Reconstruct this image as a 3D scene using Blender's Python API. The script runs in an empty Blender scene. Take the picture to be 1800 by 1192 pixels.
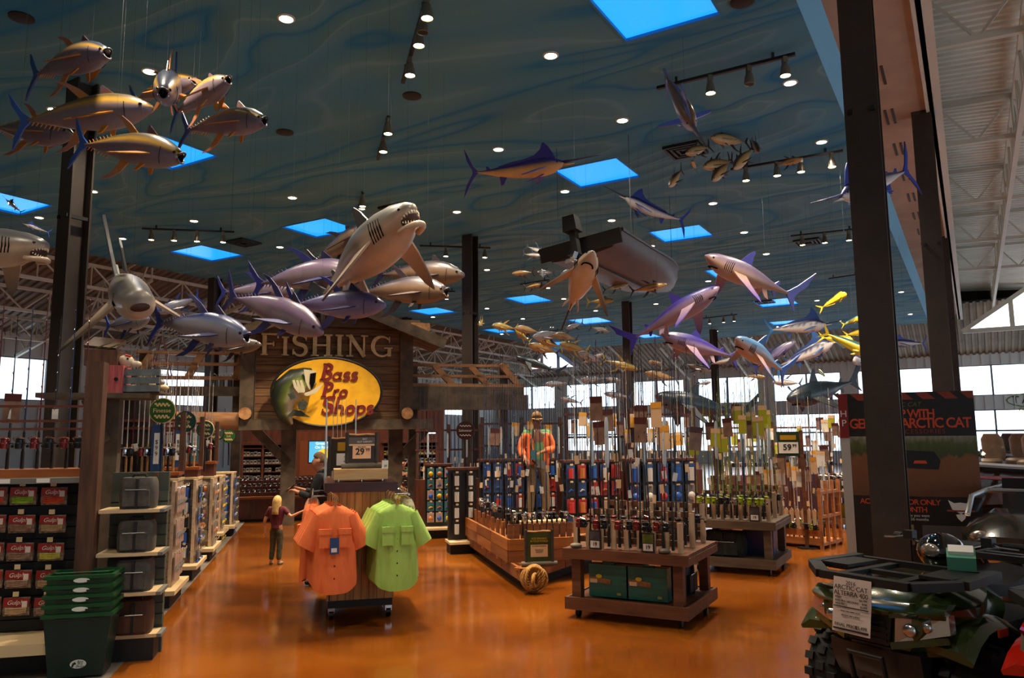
import bpy, bmesh, math, random
from mathutils import Vector, Matrix
random.seed(7)
SC = bpy.context.scene
COL = SC.collection
R_ = math.radians
# ---------------------------------------------------------------- camera
PITCH, ROLL, FPX, EYE = R_(7.3), R_(.5), 1350.0, 1.9
F_ = Vector((0, math.cos(PITCH), math.sin(PITCH)))
U0 = Vector((0, -math.sin(PITCH), math.cos(PITCH)))
X0 = Vector((1, 0, 0))
RT = X0 * math.cos(ROLL) - U0 * math.sin(ROLL)
UP = U0 * math.cos(ROLL) + X0 * math.sin(ROLL)
EYEP = Vector((0, 0, EYE))
cam = bpy.data.cameras.new('camera')
cam.sensor_width = 36; cam.lens = 36 * FPX / 1800; cam.clip_end = 400; cam.clip_start = .05
camo = bpy.data.objects.new('camera', cam); COL.objects.link(camo)
camo.matrix_world = Matrix.Translation(EYEP) @ Matrix((RT, UP, -F_)).transposed().to_4x4()
SC.camera = camo
# ---------------------------------------------------------------- world, view
SC.view_settings.view_transform = 'Standard'
SC.view_settings.look = 'None'
SC.view_settings.exposure = 0.42
SC.view_settings.gamma = 1
SC.view_settings.use_curve_mapping = False
w = bpy.data.worlds.new('sky'); SC.world = w; w.use_nodes = True
wb = w.node_tree.nodes['Background']
wb.inputs[0].default_value = (.86, .93, 1.0, 1); wb.inputs[1].default_value = 2.1
SPOT_W, DOWN_W = 1050, 520
# ---------------------------------------------------------------- frames
def ray(x, y): return F_ + RT * ((x - 900) / FPX) - UP * ((y - 596) / FPX)
def P(x, y, d):
    r = ray(x, y); return EYEP + r * (d / r.y)
def Zp(x, y, z=0.0):
    r = ray(x, y); return EYEP + r * ((z - EYE) / r.z)
def inframe(pts):
    for p in pts:
        v = Vector(p) - EYEP; d = v.dot(F_)
        if d > .1 and -30 < 900 + FPX * v.dot(RT) / d < 1830 and -30 < 596 - FPX * v.dot(UP) / d < 1222: return True
    return False
AZB = R_(30.8)
BS = Vector((math.sin(AZB), math.cos(AZB), 0)); BN = Vector((math.cos(AZB), -math.sin(AZB), 0))
def B(s, n, z=0.0): return BS * s + BN * n + Vector((0, 0, z))
AZD = R_(-14.2)
DS = Vector((math.sin(AZD), math.cos(AZD), 0)); DN = Vector((math.cos(AZD), -math.sin(AZD), 0))
# building rotation: local x = n, local y = s
RZB, RZD = -AZB, -AZD
# ---------------------------------------------------------------- materials
def hx(h):
    h = h.lstrip('#'); o = []
    for i in (0, 2, 4):
        c = int(h[i:i + 2], 16) / 255
        o.append(c / 12.92 if c <= .04045 else ((c + .055) / 1.055) ** 2.4)
    return (*o, 1)
MATS = {}
def mat(name, c1, c2=None, rough=.5, metal=0, scale=6, stretch=(1, 1, 1), bump=0, emit=0, spec=.5, coat=0, detail=4, lo=.35, hi=.65):
    if name in MATS: return MATS[name]
    m = bpy.data.materials.new(name); m.use_nodes = True
    nt = m.node_tree; b = nt.nodes['Principled BSDF']
    a = hx(c1)
    b.inputs['Base Color'].default_value = a
    b.inputs['Roughness'].default_value = rough; b.inputs['Metallic'].default_value = metal
    b.inputs['Specular IOR Level'].default_value = spec; b.inputs['Coat Weight'].default_value = coat
    if c2 or bump:
        tc = nt.nodes.new('ShaderNodeTexCoord'); mp = nt.nodes.new('ShaderNodeMapping')
        mp.inputs['Scale'].default_value = stretch
        nz = nt.nodes.new('ShaderNodeTexNoise'); nz.inputs['Scale'].default_value = scale; nz.inputs['Detail'].default_value = detail
        nt.links.new(tc.outputs['Object'], mp.inputs[0]); nt.links.new(mp.outputs[0], nz.inputs['Vector'])
        if c2:
            cr = nt.nodes.new('ShaderNodeValToRGB')
            cr.color_ramp.elements[0].position = lo; cr.color_ramp.elements[1].position = hi
            cr.color_ramp.elements[0].color = a; cr.color_ramp.elements[1].color = hx(c2)
            nt.links.new(nz.outputs[0], cr.inputs[0]); nt.links.new(cr.outputs[0], b.inputs['Base Color'])
        if bump:
            bp = nt.nodes.new('ShaderNodeBump'); bp.inputs['Strength'].default_value = bump; bp.inputs['Distance'].default_value = .02
            nt.links.new(nz.outputs[0], bp.inputs['Height']); nt.links.new(bp.outputs[0], b.inputs['Normal'])
    if emit:
        b.inputs['Emission Color'].default_value = a; b.inputs['Emission Strength'].default_value = emit
    MATS[name] = m; return m
def vmat(name, rough=.35, metal=0, coat=.3, noise=.25, scale=14):
    if name in MATS: return MATS[name]
    m = bpy.data.materials.new(name); m.use_nodes = True; nt = m.node_tree; b = nt.nodes['Principled BSDF']
    at = nt.nodes.new('ShaderNodeAttribute'); at.attribute_name = 'Col'
    tc = nt.nodes.new('ShaderNodeTexCoord'); nz = nt.nodes.new('ShaderNodeTexNoise'); nz.inputs['Scale'].default_value = scale; nz.inputs['Detail'].default_value = 3
    nt.links.new(tc.outputs['Object'], nz.inputs['Vector'])
    mx = nt.nodes.new('ShaderNodeMix'); mx.data_type = 'RGBA'; mx.blend_type = 'MULTIPLY'; mx.inputs[0].default_value = noise
    nt.links.new(at.outputs['Color'], mx.inputs[6]); nt.links.new(nz.outputs[0], mx.inputs[7]); nt.links.new(mx.outputs[2], b.inputs['Base Color'])
    b.inputs['Roughness'].default_value = rough; b.inputs['Metallic'].default_value = metal; b.inputs['Coat Weight'].default_value = coat
    b.inputs['Coat Roughness'].default_value = .25
    MATS[name] = m; return m
# ---------------------------------------------------------------- mesh helpers
class MB:
    def __init__(s): s.v = []; s.f = []; s.c = []
    def add(s, vs, fs, col=None):
        o = len(s.v); s.v += [tuple(v) for v in vs]; s.f += [tuple(i + o for i in f) for f in fs]
        if col is not None: s.c += [col] * len(vs) if not isinstance(col, list) else col
        return s
    def box(s, c, d, M=None, top=None, col=None):
        """centre, size; top = scale of the upper face (taper)"""
        x, y, z = (k / 2 for k in d); tx, ty = top or (1, 1); vs = []
        for (sx, sy, sz) in ((-1, -1, -1), (1, -1, -1), (1, 1, -1), (-1, 1, -1), (-1, -1, 1), (1, -1, 1), (1, 1, 1), (-1, 1, 1)):
            k = (tx, ty) if sz > 0 else (1, 1)
            v = Vector((sx * x * k[0], sy * y * k[1], sz * z))
            if M is not None: v = M @ v
            vs.append(v + Vector(c))
        return s.add(vs, ((3, 2, 1, 0), (4, 5, 6, 7), (0, 1, 5, 4), (1, 2, 6, 5), (2, 3, 7, 6), (3, 0, 4, 7)), col)
    def b2(s, lo, hi): return s.box([(a + b) / 2 for a, b in zip(lo, hi)], [abs(b - a) for a, b in zip(lo, hi)])
    def beam(s, a, b, wd, hg=None, up=(0, 0, 1)):
        a, b = Vector(a), Vector(b); hg = hg or wd; d = b - a; L = d.length
        if L < 1e-6: return s
        x = d / L; u = Vector(up)
        if abs(x.dot(u)) > .98: u = Vector((0, 1, 0))
        y = u.cross(x).normalized(); z = x.cross(y)
        return s.box((a + b) / 2, (L, wd, hg), Matrix((x, y, z)).transposed())
    def tube(s, pts, r, n=8, cap=True, col=None):
        pts = [Vector(p) for p in pts]; rs = r if isinstance(r, (list, tuple)) else [r] * len(pts)
        vs = []; fs = []; prev = None
        for i, p in enumerate(pts):
            t = (pts[min(i + 1, len(pts) - 1)] - pts[max(i - 1, 0)]).normalized()
            if prev is None:
                u = Vector((0, 0, 1)) if abs(t.z) < .9 else Vector((1, 0, 0)); prev = t.cross(u).normalized()
            a = (prev - t * prev.dot(t)).normalized(); b = t.cross(a); prev = a
            for k in range(n):
                q = 2 * math.pi * k / n; vs.append(p + (a * math.cos(q) + b * math.sin(q)) * rs[i])
        for i in range(len(pts) - 1):
            for k in range(n): fs.append((i * n + k, i * n + (k + 1) % n, (i + 1) * n + (k + 1) % n, (i + 1) * n + k))
        if cap: fs.append(tuple(range(n - 1, -1, -1))); fs.append(tuple((len(pts) - 1) * n + k for k in range(n)))
        return s.add(vs, fs, col)
    def cyl(s, c, r, h, n=16, r2=None, col=None): return s.tube([Vector(c), Vector(c) + Vector((0, 0, h))], [r, r if r2 is None else r2], n, True, col)
    def lathe(s, prof, n=20, c=(0, 0, 0), M=None):
        vs = []; fs = []
        for (r, z) in prof:
            for k in range(n):
                q = 2 * math.pi * k / n; v = Vector((r * math.cos(q), r * math.sin(q), z))
                if M is not None: v = M @ v
                vs.append(v + Vector(c))
        for i in range(len(prof) - 1):
            for k in range(n): fs.append((i * n + k, i * n + (k + 1) % n, (i + 1) * n + (k + 1) % n, (i + 1) * n + k))
        fs.append(tuple(range(n - 1, -1, -1))); fs.append(tuple((len(prof) - 1) * n + k for k in range(n)))
        return s.add(vs, fs)
    def prism(s, pts, fn, t0, t1, col=None):
        """2-D outline; fn(u, v, t) -> 3-D; from depth t0 to t1"""
        n = len(pts); vs = [fn(u, v, t0) for u, v in pts] + [fn(u, v, t1) for u, v in pts]
        fs = [tuple(range(n - 1, -1, -1)), tuple(range(n, 2 * n))] + [(i, (i + 1) % n, n + (i + 1) % n, n + i) for i in range(n)]
        return s.add(vs, fs, col)
    def loft(s, rings, cap=True, cols=None):
        n = len(rings[0]); vs = [v for r in rings for v in r]; fs = []
        for i in range(len(rings) - 1):
            for k in range(n): fs.append((i * n + k, i * n + (k + 1) % n, (i + 1) * n + (k + 1) % n, (i + 1) * n + k))
        if cap: fs.append(tuple(range(n - 1, -1, -1))); fs.append(tuple((len(rings) - 1) * n + k for k in range(n)))
        return s.add(vs, fs, cols)
    def ball(s, c, r, n=10, m=7, sc=(1, 1, 1), col=None):
        c = Vector(c); rings = []
        for i in range(m + 1):
            ph = math.pi * (i / m) ; rr = max(math.sin(ph), .02)
            rings.append([c + Vector((sc[0] * r * rr * math.cos(2 * math.pi * k / n), sc[1] * r * rr * math.sin(2 * math.pi * k / n), -sc[2] * r * math.cos(ph))) for k in range(n)])
        return s.loft(rings, True, [col] * (n * (m + 1)) if col else None)
    def mesh(s, name, smooth=False):
        me = bpy.data.meshes.new(name); me.from_pydata(s.v, [], s.f)
        if s.c and len(s.c) == len(s.v):
            ca = me.color_attributes.new('Col', 'FLOAT_COLOR', 'POINT')
            ca.data.foreach_set('color', [x for c in s.c for x in (c[0], c[1], c[2], 1)])
        bm = bmesh.new(); bm.from_mesh(me); bmesh.ops.recalc_face_normals(bm, faces=bm.faces); bm.to_mesh(me); bm.free()
        if smooth:
            me.polygons.foreach_set('use_smooth', [True] * len(me.polygons))
            if smooth != 2:
                try: me.set_sharp_from_angle(angle=R_(40))
                except Exception: pass
        return me
def link(name, me, m=None, parent=None):
    o = bpy.data.objects.new(name, me); COL.objects.link(o)
    if m is not None and me is not None and not me.materials: me.materials.append(m)
    if parent is not None: o.parent = parent
    return o
def part(name, mb, m, parent=None, smooth=False, loc=None, rotz=None, label=None, kind=None):
    me = mb.mesh(name, smooth) if isinstance(mb, MB) else mb
    o = link(name, me, m, parent)
    if loc is not None: o.location = loc
    if rotz is not None: o.rotation_euler = (0, 0, rotz)
    if label: o['label'] = label
    if kind: o['kind'] = kind
    return o
def tag(o, label, cat, group=None):
    o['label'] = label; o['category'] = cat
    if group: o['group'] = group
    return o
def thing(name, label, cat, loc=(0, 0, 0), rotz=0, group=None):
    o = bpy.data.objects.new(name, None); COL.objects.link(o); o.empty_display_size = .1
    o.location = loc; o.rotation_euler = (0, 0, rotz)
    return tag(o, label, cat, group)
def struct(name, mb, m, label=None, parent=None, smooth=False, loc=None, rotz=None):
    o = part(name, mb, m, parent, smooth, loc, rotz)
    if parent is None: o['kind'] = 'structure'
    if label: o['label'] = label
    return o
def dup(root, loc=None, rotz=None, label=None, group=None, mw=None):
    """copy of a thing with its parts and sub-parts"""
    def rec(o, par):
        c = o.copy(); COL.objects.link(c)
        if par is not None: c.parent = par; c.matrix_parent_inverse = o.matrix_parent_inverse.copy()
        for ch in KIDS.get(o.name) or [k for k in o.children]: rec(ch, c)
        return c
    r = rec(root, None)
    if loc is not None: r.location = loc
    if rotz is not None: r.rotation_euler = (0, 0, rotz)
    if mw is not None: r.matrix_world = mw
    if label: r['label'] = label
    if group: r['group'] = group
    return r
KIDS = {}
TMP = bpy.data.scenes.new('workshop')
def tmp_graph():
    with bpy.context.temp_override(scene=TMP, view_layer=TMP.view_layers[0]):
        dg = bpy.context.evaluated_depsgraph_get(); dg.update(); return dg
TXT = {}
def text_mb(body, size, depth=.01, align='CENTER', shear=0, offset=0, space=1, ysc=1):
    """flat lettering as a mesh in the local xz plane, facing -y"""
    cu = bpy.data.curves.new('lettering', 'FONT'); cu.body = body; cu.size = size; cu.extrude = depth / 2; cu.align_x = align; cu.align_y = 'CENTER'
    cu.shear = shear; cu.offset = offset; cu.space_character = space; cu.resolution_u = 3
    ob = bpy.data.objects.new('lettering', cu); TMP.collection.objects.link(ob)
    dg = tmp_graph()
    me = bpy.data.meshes.new_from_object(ob.evaluated_get(dg))
    mb = MB(); mb.add([(v.co.x, -v.co.z, v.co.y * ysc) for v in me.vertices], [tuple(p.vertices) for p in me.polygons])
    bpy.data.objects.remove(ob); bpy.data.curves.remove(cu); bpy.data.meshes.remove(me)
    return mb
def rect(w, h, cx=0, cz=0): return [(cx - w / 2, cz - h / 2), (cx + w / 2, cz - h / 2), (cx + w / 2, cz + h / 2), (cx - w / 2, cz + h / 2)]
def xz(u, v, t): return Vector((u, t, v))
def ell(rx, rz, n=32, cx=0, cz=0): return [(cx + rx * math.cos(2 * math.pi * k / n), cz + rz * math.sin(2 * math.pi * k / n)) for k in range(n)]
# ================================================================ structure
def floor_mat():
    m = bpy.data.materials.new('stained_concrete'); m.use_nodes = True; nt = m.node_tree; b = nt.nodes['Principled BSDF']
    tc = nt.nodes.new('ShaderNodeTexCoord')
    n1 = nt.nodes.new('ShaderNodeTexNoise'); n1.inputs['Scale'].default_value = .55; n1.inputs['Detail'].default_value = 5; n1.inputs['Roughness'].default_value = .5
    n2 = nt.nodes.new('ShaderNodeTexNoise'); n2.inputs['Scale'].default_value = 5; n2.inputs['Detail'].default_value = 6
    for n in (n1, n2): nt.links.new(tc.outputs['Object'], n.inputs['Vector'])
    cr = nt.nodes.new('ShaderNodeValToRGB'); e = cr.color_ramp.elements
    e[0].position = .3; e[0].color = hx('5c2c08'); e[1].position = .72; e[1].color = hx('8c5018')
    k = e.new(.5); k.color = hx('733c0c')
    nt.links.new(n1.outputs[0], cr.inputs[0]); nt.links.new(cr.outputs[0], b.inputs['Base Color'])
    mr = nt.nodes.new('ShaderNodeMapRange'); mr.inputs[3].default_value = .07; mr.inputs[4].default_value = .2
    nt.links.new(n2.outputs[0], mr.inputs[0]); nt.links.new(mr.outputs[0], b.inputs['Roughness'])
    bp = nt.nodes.new('ShaderNodeBump'); bp.inputs['Strength'].default_value = .06; bp.inputs['Distance'].default_value = .02
    nt.links.new(n2.outputs[0], bp.inputs['Height']); nt.links.new(bp.outputs[0], b.inputs['Normal'])
    b.inputs['Specular IOR Level'].default_value = .5
    return m
def ceiling_mat():
    m = bpy.data.materials.new('painted_water_ceiling'); m.use_nodes = True; nt = m.node_tree; b = nt.nodes['Principled BSDF']
    tc = nt.nodes.new('ShaderNodeTexCoord'); mp = nt.nodes.new('ShaderNodeMapping'); mp.inputs['Scale'].default_value = (.22, .6, 1); mp.inputs['Rotation'].default_value = (0, 0, R_(25))
    nt.links.new(tc.outputs['Object'], mp.inputs[0])
    nz = nt.nodes.new('ShaderNodeTexNoise'); nz.inputs['Scale'].default_value = .6; nz.inputs['Detail'].default_value = 2; nz.inputs['Distortion'].default_value = .7
    nt.links.new(mp.outputs[0], nz.inputs['Vector'])
    # ridge lines: 1 - |2n-1|
    ma = nt.nodes.new('ShaderNodeMath'); ma.operation = 'MULTIPLY_ADD'; ma.inputs[1].default_value = 11; ma.inputs[2].default_value = 0
    nt.links.new(nz.outputs[0], ma.inputs[0])
    pp = nt.nodes.new('ShaderNodeMath'); pp.operation = 'PINGPONG'; pp.inputs[1].default_value = 1; nt.links.new(ma.outputs[0], pp.inputs[0])
    cr = nt.nodes.new('ShaderNodeValToRGB'); e = cr.color_ramp.elements
    e[0].position = 0; e[0].color = hx('2470a0'); e[1].position = 1; e[1].color = hx('6a94a8')
    k = e.new(.22); k.color = hx('4c8198'); k = e.new(.9); k.color = hx('588898')
    nt.links.new(pp.outputs[0], cr.inputs[0])
    n2 = nt.nodes.new('ShaderNodeTexNoise'); n2.inputs['Scale'].default_value = .35; n2.inputs['Detail'].default_value = 4
    nt.links.new(tc.outputs['Object'], n2.inputs['Vector'])
    mx = nt.nodes.new('ShaderNodeMix'); mx.data_type = 'RGBA'; mx.inputs[7].default_value = hx('3482b0')
    mr = nt.nodes.new('ShaderNodeMapRange'); mr.inputs[1].default_value = .45; mr.inputs[2].default_value = .75; mr.inputs[4].default_value = .55
    nt.links.new(n2.outputs[0], mr.inputs[0]); nt.links.new(mr.outputs[0], mx.inputs[0]); nt.links.new(cr.outputs[0], mx.inputs[6]); nt.links.new(mx.outputs[2], b.inputs['Base Color'])
    bp = nt.nodes.new('ShaderNodeBump'); bp.inputs['Strength'].default_value = .6; bp.inputs['Distance'].default_value = .08
    nt.links.new(pp.outputs[0], bp.inputs['Height']); nt.links.new(bp.outputs[0], b.inputs['Normal'])
    b.inputs['Roughness'].default_value = .75; b.inputs['Specular IOR Level'].default_value = .2
    return m
M_floor, M_ceil = floor_mat(), ceiling_mat()
M_steel = mat('dark_brown_steel', '3a2f28', '30271f', rough=.45, scale=3)
M_black = mat('matte_black', '0c0c0d', rough=.6)
M_conc = mat('grey_concrete_strip', '6b6258', '57504a', rough=.6, scale=4)
M_deck = mat('galvanised_deck', 'dedcd0', 'cfcdc2', rough=.45, scale=1.2)
M_deckd = mat('tan_roof_deck', '8d7a60', '76654f', rough=.6, scale=1.2)
M_truss = mat('white_painted_truss', 'c6c2b4', rough=.5)
M_white = mat('white_wall_panel', 'd6d8d6', 'c8cbca', rough=.6, scale=.6)
M_soff = mat('tan_plaster_soffit', 'a8917c', '96806c', rough=.8, scale=1)
M_frame = mat('grey_window_frame', '5c6468', rough=.5)
ZC = 8.0
# floor
mb = MB(); mb.add([B(-8, -34), B(-8, 9), B(56, 9), B(56, -34)], [(0, 1, 2, 3)])
mb.add([B(-8, -34, -.2), B(-8, 9, -.2), B(56, 9, -.2), B(56, -34, -.2)], [(3, 2, 1, 0)])
struct('floor', mb, M_floor, 'glossy orange stained concrete floor')
# grey strip under the left aisle shelving
a0 = Zp(193, 1192); q = a0 - DS * 3
mb = MB(); mb.b2((-7, 0, 0), (0, 17.5, .004))
struct('floor_strip', mb, M_conc, 'grey bare concrete strip under the aisle shelving', loc=(q.x, q.y, 0), rotz=RZD)
a1 = Zp(922, 1046)
# ceiling with skylights cut out
SKY = [(9.2, 10.6, -4.2, -2.75), (15.2, 16.65, -7.9, -6.35), (15.2, 16.6, -16.8, -15.1), (15.3, 16.95, -22.1, -20.5), (21.5, 23., -8.0, -6.45),
       (28.5, 30.4, -17.4, -15.9), (9.1, 10.5, -15.2, -13.65), (9.25, 10.55, -21.8, -20.2), (35.5, 37.6, -8.3, -6.65), (28.8, 30.5, -23.0, -21.3),
       (35.8, 37.9, -18., -16.2), (36.4, 38.2, -23.7, -22.4), (43.7, 45.5, -17.4, -16.2), (27.8, 29.8, -8.2, -6.5), (42.7, 44.2, -9.2, -7.7), (43.9, 45.6, -24.3, -22.4)]
CS0, CS1, CN0, CN1 = -7, 48, -24.7, -1.72
ss = sorted({CS0, CS1} | {k for r in SKY for k in r[:2]}); ns = sorted({CN0, CN1} | {k for r in SKY for k in r[2:]})
mb = MB(); vid = {}
for i, s in enumerate(ss):
    for j, n in enumerate(ns): vid[i, j] = len(mb.v); mb.v.append((n, s, ZC))
hole = lambda s, n: any(r[0] < s < r[1] and r[2] < n < r[3] for r in SKY)
for i in range(len(ss) - 1):
    for j in range(len(ns) - 1):
        if not hole((ss[i] + ss[i + 1]) / 2, (ns[j] + ns[j + 1]) / 2): mb.f.append((vid[i, j], vid[i + 1, j], vid[i + 1, j + 1], vid[i, j + 1]))
# edge faces of the cloud
mb.add([(CN0, CS0, ZC), (CN0, CS1, ZC), (CN0, CS1, ZC + .5), (CN0, CS0, ZC + .5)], [(0, 1, 2, 3)])
mb.add([(CN0, CS1, ZC), (CN1, CS1, ZC), (CN1, CS1, ZC + .5), (CN0, CS1, ZC + .5)], [(0, 1, 2, 3)])
me = bpy.data.meshes.new('ceiling'); me.from_pydata(mb.v, [], mb.f)
struct('ceiling', me, M_ceil, 'blue painted ceiling like rippling water seen from below', rotz=RZB)
M_sky = mat('blue_skylight_film', '1c9bff', emit=.95, rough=.3)
M_skytrim = mat('blue_skylight_trim', '2a7db0', rough=.6)
for i, r in enumerate(SKY):
    c = B((r[0] + r[1]) / 2, (r[2] + r[3]) / 2, ZC); hs, hn = (r[1] - r[0]) / 2, (r[3] - r[2]) / 2
    mb = MB()
    for sg in (-1, 1):
        mb.box((sg * (hn + .02), 0, .1), (.04, 2 * hs + .08, .22)); mb.box((0, sg * (hs + .02), .1), (2 * hn, .04, .22))
    o = struct('window_%d' % (i + 1), mb, M_skytrim, 'blue tinted square skylight in the painted ceiling', loc=c, rotz=RZB)
    pm = MB(); pm.box((0, 0, .05), (2 * hn + .03, 2 * hs + .03, .02)); part('pane', pm, M_sky, o)
# soffit, cove and fascia along the right of the blue ceiling
mb = MB(); mb.add([(CN1, -7, ZC), (CN1 + .22, -7, ZC + .35), (CN1 + .22, 48, ZC + .35), (CN1, 48, ZC)], [(0, 1, 2, 3)])
struct('trim_1', mb, mat('pale_blue_cove', '6fa6c4', rough=.8), 'pale blue cove edge beside the ceiling', rotz=RZB)
mb = MB(); mb.b2((CN1 + .22, -7, ZC + .35), (-.35, 48, ZC + .45))
struct('trim_2', mb, M_soff, 'tan plaster soffit with slot vents', rotz=RZB)
mb = MB(); mb.b2((-.36, -7, ZC + .28), (-.22, 50, ZC + 1.94)); mb.b2((-.3, -7, ZC + .28), (-.08, 50, ZC + .31))
struct('trim_3', mb, M_truss, 'white steel edge beam along the soffit', rotz=RZB)
mv = MB(); mv.b2((-.05, -.42, -.012), (.0, .42, 0)); mv.b2((.08, -.42, -.012), (.13, .42, 0)); VENT = mv.mesh('slot_vent')
for k in range(9):
    p = B(14.8 + 2.1 * k, -1.05, ZC + .352)
    o = link('slot_vent', VENT, M_black); o.location = p; o.rotation_euler = (0, 0, RZB)
    tag(o, 'black twin slot air vent in the tan soffit', 'vent', 'slot vents along the soffit')
# corrugated roof decks
def deck(name, p00, p10, p01, nper, amp, m, label):
    """p00->p10 ridge direction, p00->p01 direction of the corrugation steps"""
    p00, p10, p01 = map(Vector, (p00, p10, p01)); mb = MB(); e = p01 - p00; up = (p10 - p00).cross(e).normalized()
    if up.z < 0: up = -up
    vs = []
    for i in range(nper):
        for (t, h) in ((0, 0), (.38, 0), (.5, 1), (.88, 1)):
            q = p00 + e * ((i + t) / nper) + up * amp * h; vs += [q, q + (p10 - p00)]
    n = len(vs) // 2
    mb.add(vs, [(2 * i, 2 * i + 1, 2 * i + 3, 2 * i + 2) for i in range(n - 1)])
    me = bpy.data.meshes.new(name); me.from_pydata(mb.v, [], mb.f)
    return struct(name, me, m, label)
deck('ceiling_deck_right', B(-7, -.3, 9.9), B(-7, 9, 9.2), B(50, -.3, 9.9), 230, .06, M_deck, 'corrugated galvanised roof deck beside the soffit')
deck('ceiling_deck_left', B(-7, -24.6, 8.9), B(-7, -34.2, 6.3), B(56, -24.6, 8.9), 210, .07, M_deckd, 'corrugated roof deck sloping down beyond the ceiling')
deck('ceiling_deck_far', B(47.9, 9, 8.9), B(54.5, 9, 6.6), B(47.9, -34, 8.9), 130, .08, M_deckd, 'corrugated roof deck sloping down to the far wall')
# cover above the painted ceiling
mb = MB(); mb.add([B(-8, -34.3, 10), B(-8, 9.2, 10), B(56, 9.2, 10), B(56, -34.3, 10)], [(0, 1, 2, 3)])
struct('roof', mb, M_deckd, 'roof over the hall')
# walls; the far wall with window openings
def wall_holes(name, o, ux, W, H, holes, m, label, th=.2):
    """o = corner, ux = direction; holes (u0,u1,z0,z1)"""
    us = sorted({0, W} | {k for h in holes for k in h[:2]}); zs = sorted({0, H} | {k for h in holes for k in h[2:]})
    mb = MB(); nn = Vector((0, 0, 1)).cross(Vector(ux))
    for i in range(len(us) - 1):
        for j in range(len(zs) - 1):
            uc, zc = (us[i] + us[i + 1]) / 2, (zs[j] + zs[j + 1]) / 2
            if any(h[0] < uc < h[1] and h[2] < zc < h[3] for h in holes): continue
            x = Vector(ux); mb.box(Vector(o) + x * uc + Vector((0, 0, zc)), (us[i + 1] - us[i], th, zs[j + 1] - zs[j]), Matrix((x, nn, (0, 0, 1))).transposed())
    return struct(name, mb, m, label)
M_glass = bpy.data.materials.new('window_glass'); M_glass.use_nodes = True
nt = M_glass.node_tree; nt.nodes.remove(nt.nodes['Principled BSDF'])
tr = nt.nodes.new('ShaderNodeBsdfTransparent'); gl = nt.nodes.new('ShaderNodeBsdfGlossy'); gl.inputs['Roughness'].default_value = .02; mxs = nt.nodes.new('ShaderNodeMixShader'); mxs.inputs[0].default_value = .06
tr.inputs[0].default_value = (.93, .97, 1, 1)
nt.links.new(tr.outputs[0], mxs.inputs[1]); nt.links.new(gl.outputs[0], mxs.inputs[2]); nt.links.new(mxs.outputs[0], nt.nodes['Material Output'].inputs[0])
WN = [len(SKY)]
def window(o, ux, u0, u1, z0, z1, nx, nz, label):
    WN[0] += 1; x = Vector(ux); nn = Vector((0, 0, 1)).cross(x); c = Vector(o) + x * (u0 + u1) / 2 + Vector((0, 0, (z0 + z1) / 2))
    Mx = Matrix((x, nn, (0, 0, 1))).transposed(); W, H = u1 - u0, z1 - z0
    mb = MB(); t = .1
    for k in range(nx + 1): mb.box((-W / 2 + W * k / nx, 0, 0), (t, .12, H))
    for k in range(nz + 1): mb.box((0, 0, -H / 2 + H * k / nz), (W, .12, t))
    seen = inframe([c + x * (W * i / 8) + Vector((0, 0, H * j / 4)) for i in range(-4, 5) for j in (-2, 0, 2)])
    r = part('window_%d%s' % (WN[0], '' if seen else '_offscreen'), mb, M_frame); r['kind'] = 'structure'; r['label'] = label; r.matrix_world = Matrix.Translation(c) @ Mx.to_4x4()
    for i in range(nx):
        for j in range(nz):
            pm = MB(); pm.box((-W / 2 + W * (i + .5) / nx, 0, -H / 2 + H * (j + .5) / nz), (W / nx - t, .02, H / nz - t)); part('pane', pm, M_glass, r)
FO = B(54.5, -34, 0); ux = BN
hl = []
for k in range(8):
    u0 = 1.2 + 5.3 * k
    hl.append((u0, u0 + 4.3, 4.15, 6.0)); 
    if k != 0: hl.append((u0, u0 + 4.3, .8, 3.3))
wall_holes('wall_back', FO, ux, 43, 10, hl, M_white, 'white metal far wall with long bright windows')
for h in hl: window(FO, ux, *h, 2, 1 if h[2] > 4 else 2, 'bright daylit window high in the far wall' if h[2] > 4 else 'bright daylit window low in the far wall')
# siding battens on the far wall
mb = MB()
for k in range(86): mb.box((k * .5 + .2, -.13, 3.72), (.06, .06, .84)); mb.box((k * .5 + .2, -.13, 6.6), (.06, .06, 1.15))
struct('wall_back_battens', mb, M_white, 'vertical white siding ribs on the far wall', loc=FO, rotz=RZB)
LO = B(-8, -34, 0)
hl2 = [(15 + 8 * k, 18 + 8 * k, 3.6, 5.4) for k in range(6)]
wall_holes('wall_left', LO, BS, 63, 10, hl2, M_white, 'white metal left wall with small bright windows')
for h in hl2: window(LO, BS, *h, 1, 1, 'bright daylit window in the left wall')
mb = MB()
for k in range(120): mb.box((.13, k * .5 + .2, 6.1), (.06, .05, 1.3)); mb.box((.13, k * .5 + .2, 2.0), (.06, .05, 3.1))
struct('wall_left_battens', mb, M_white, 'vertical white siding ribs on the left wall', loc=LO, rotz=RZB)
# daylight side: the same two tiers of windows as the far wall shows
hl4 = [(2.2 + 5.3 * k, 6.5 + 5.3 * k, z0_, z1_) for k in range(11) for z0_, z1_ in ((.8, 3.3), (4.15, 6.0))]
wall_holes('wall_right', B(-8.1, 9), BS, 63.3, 10, hl4, M_white, 'white right wall with two tiers of windows')
for h in hl4: window(B(-8.1, 9), BS, *h, 2, 1, 'high window in the right wall' if h[2] > 4 else 'low window in the right wall')
wall_holes('wall_front', B(-8, -34), BN, 43, 10, [], M_white, 'plain white front wall')
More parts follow.
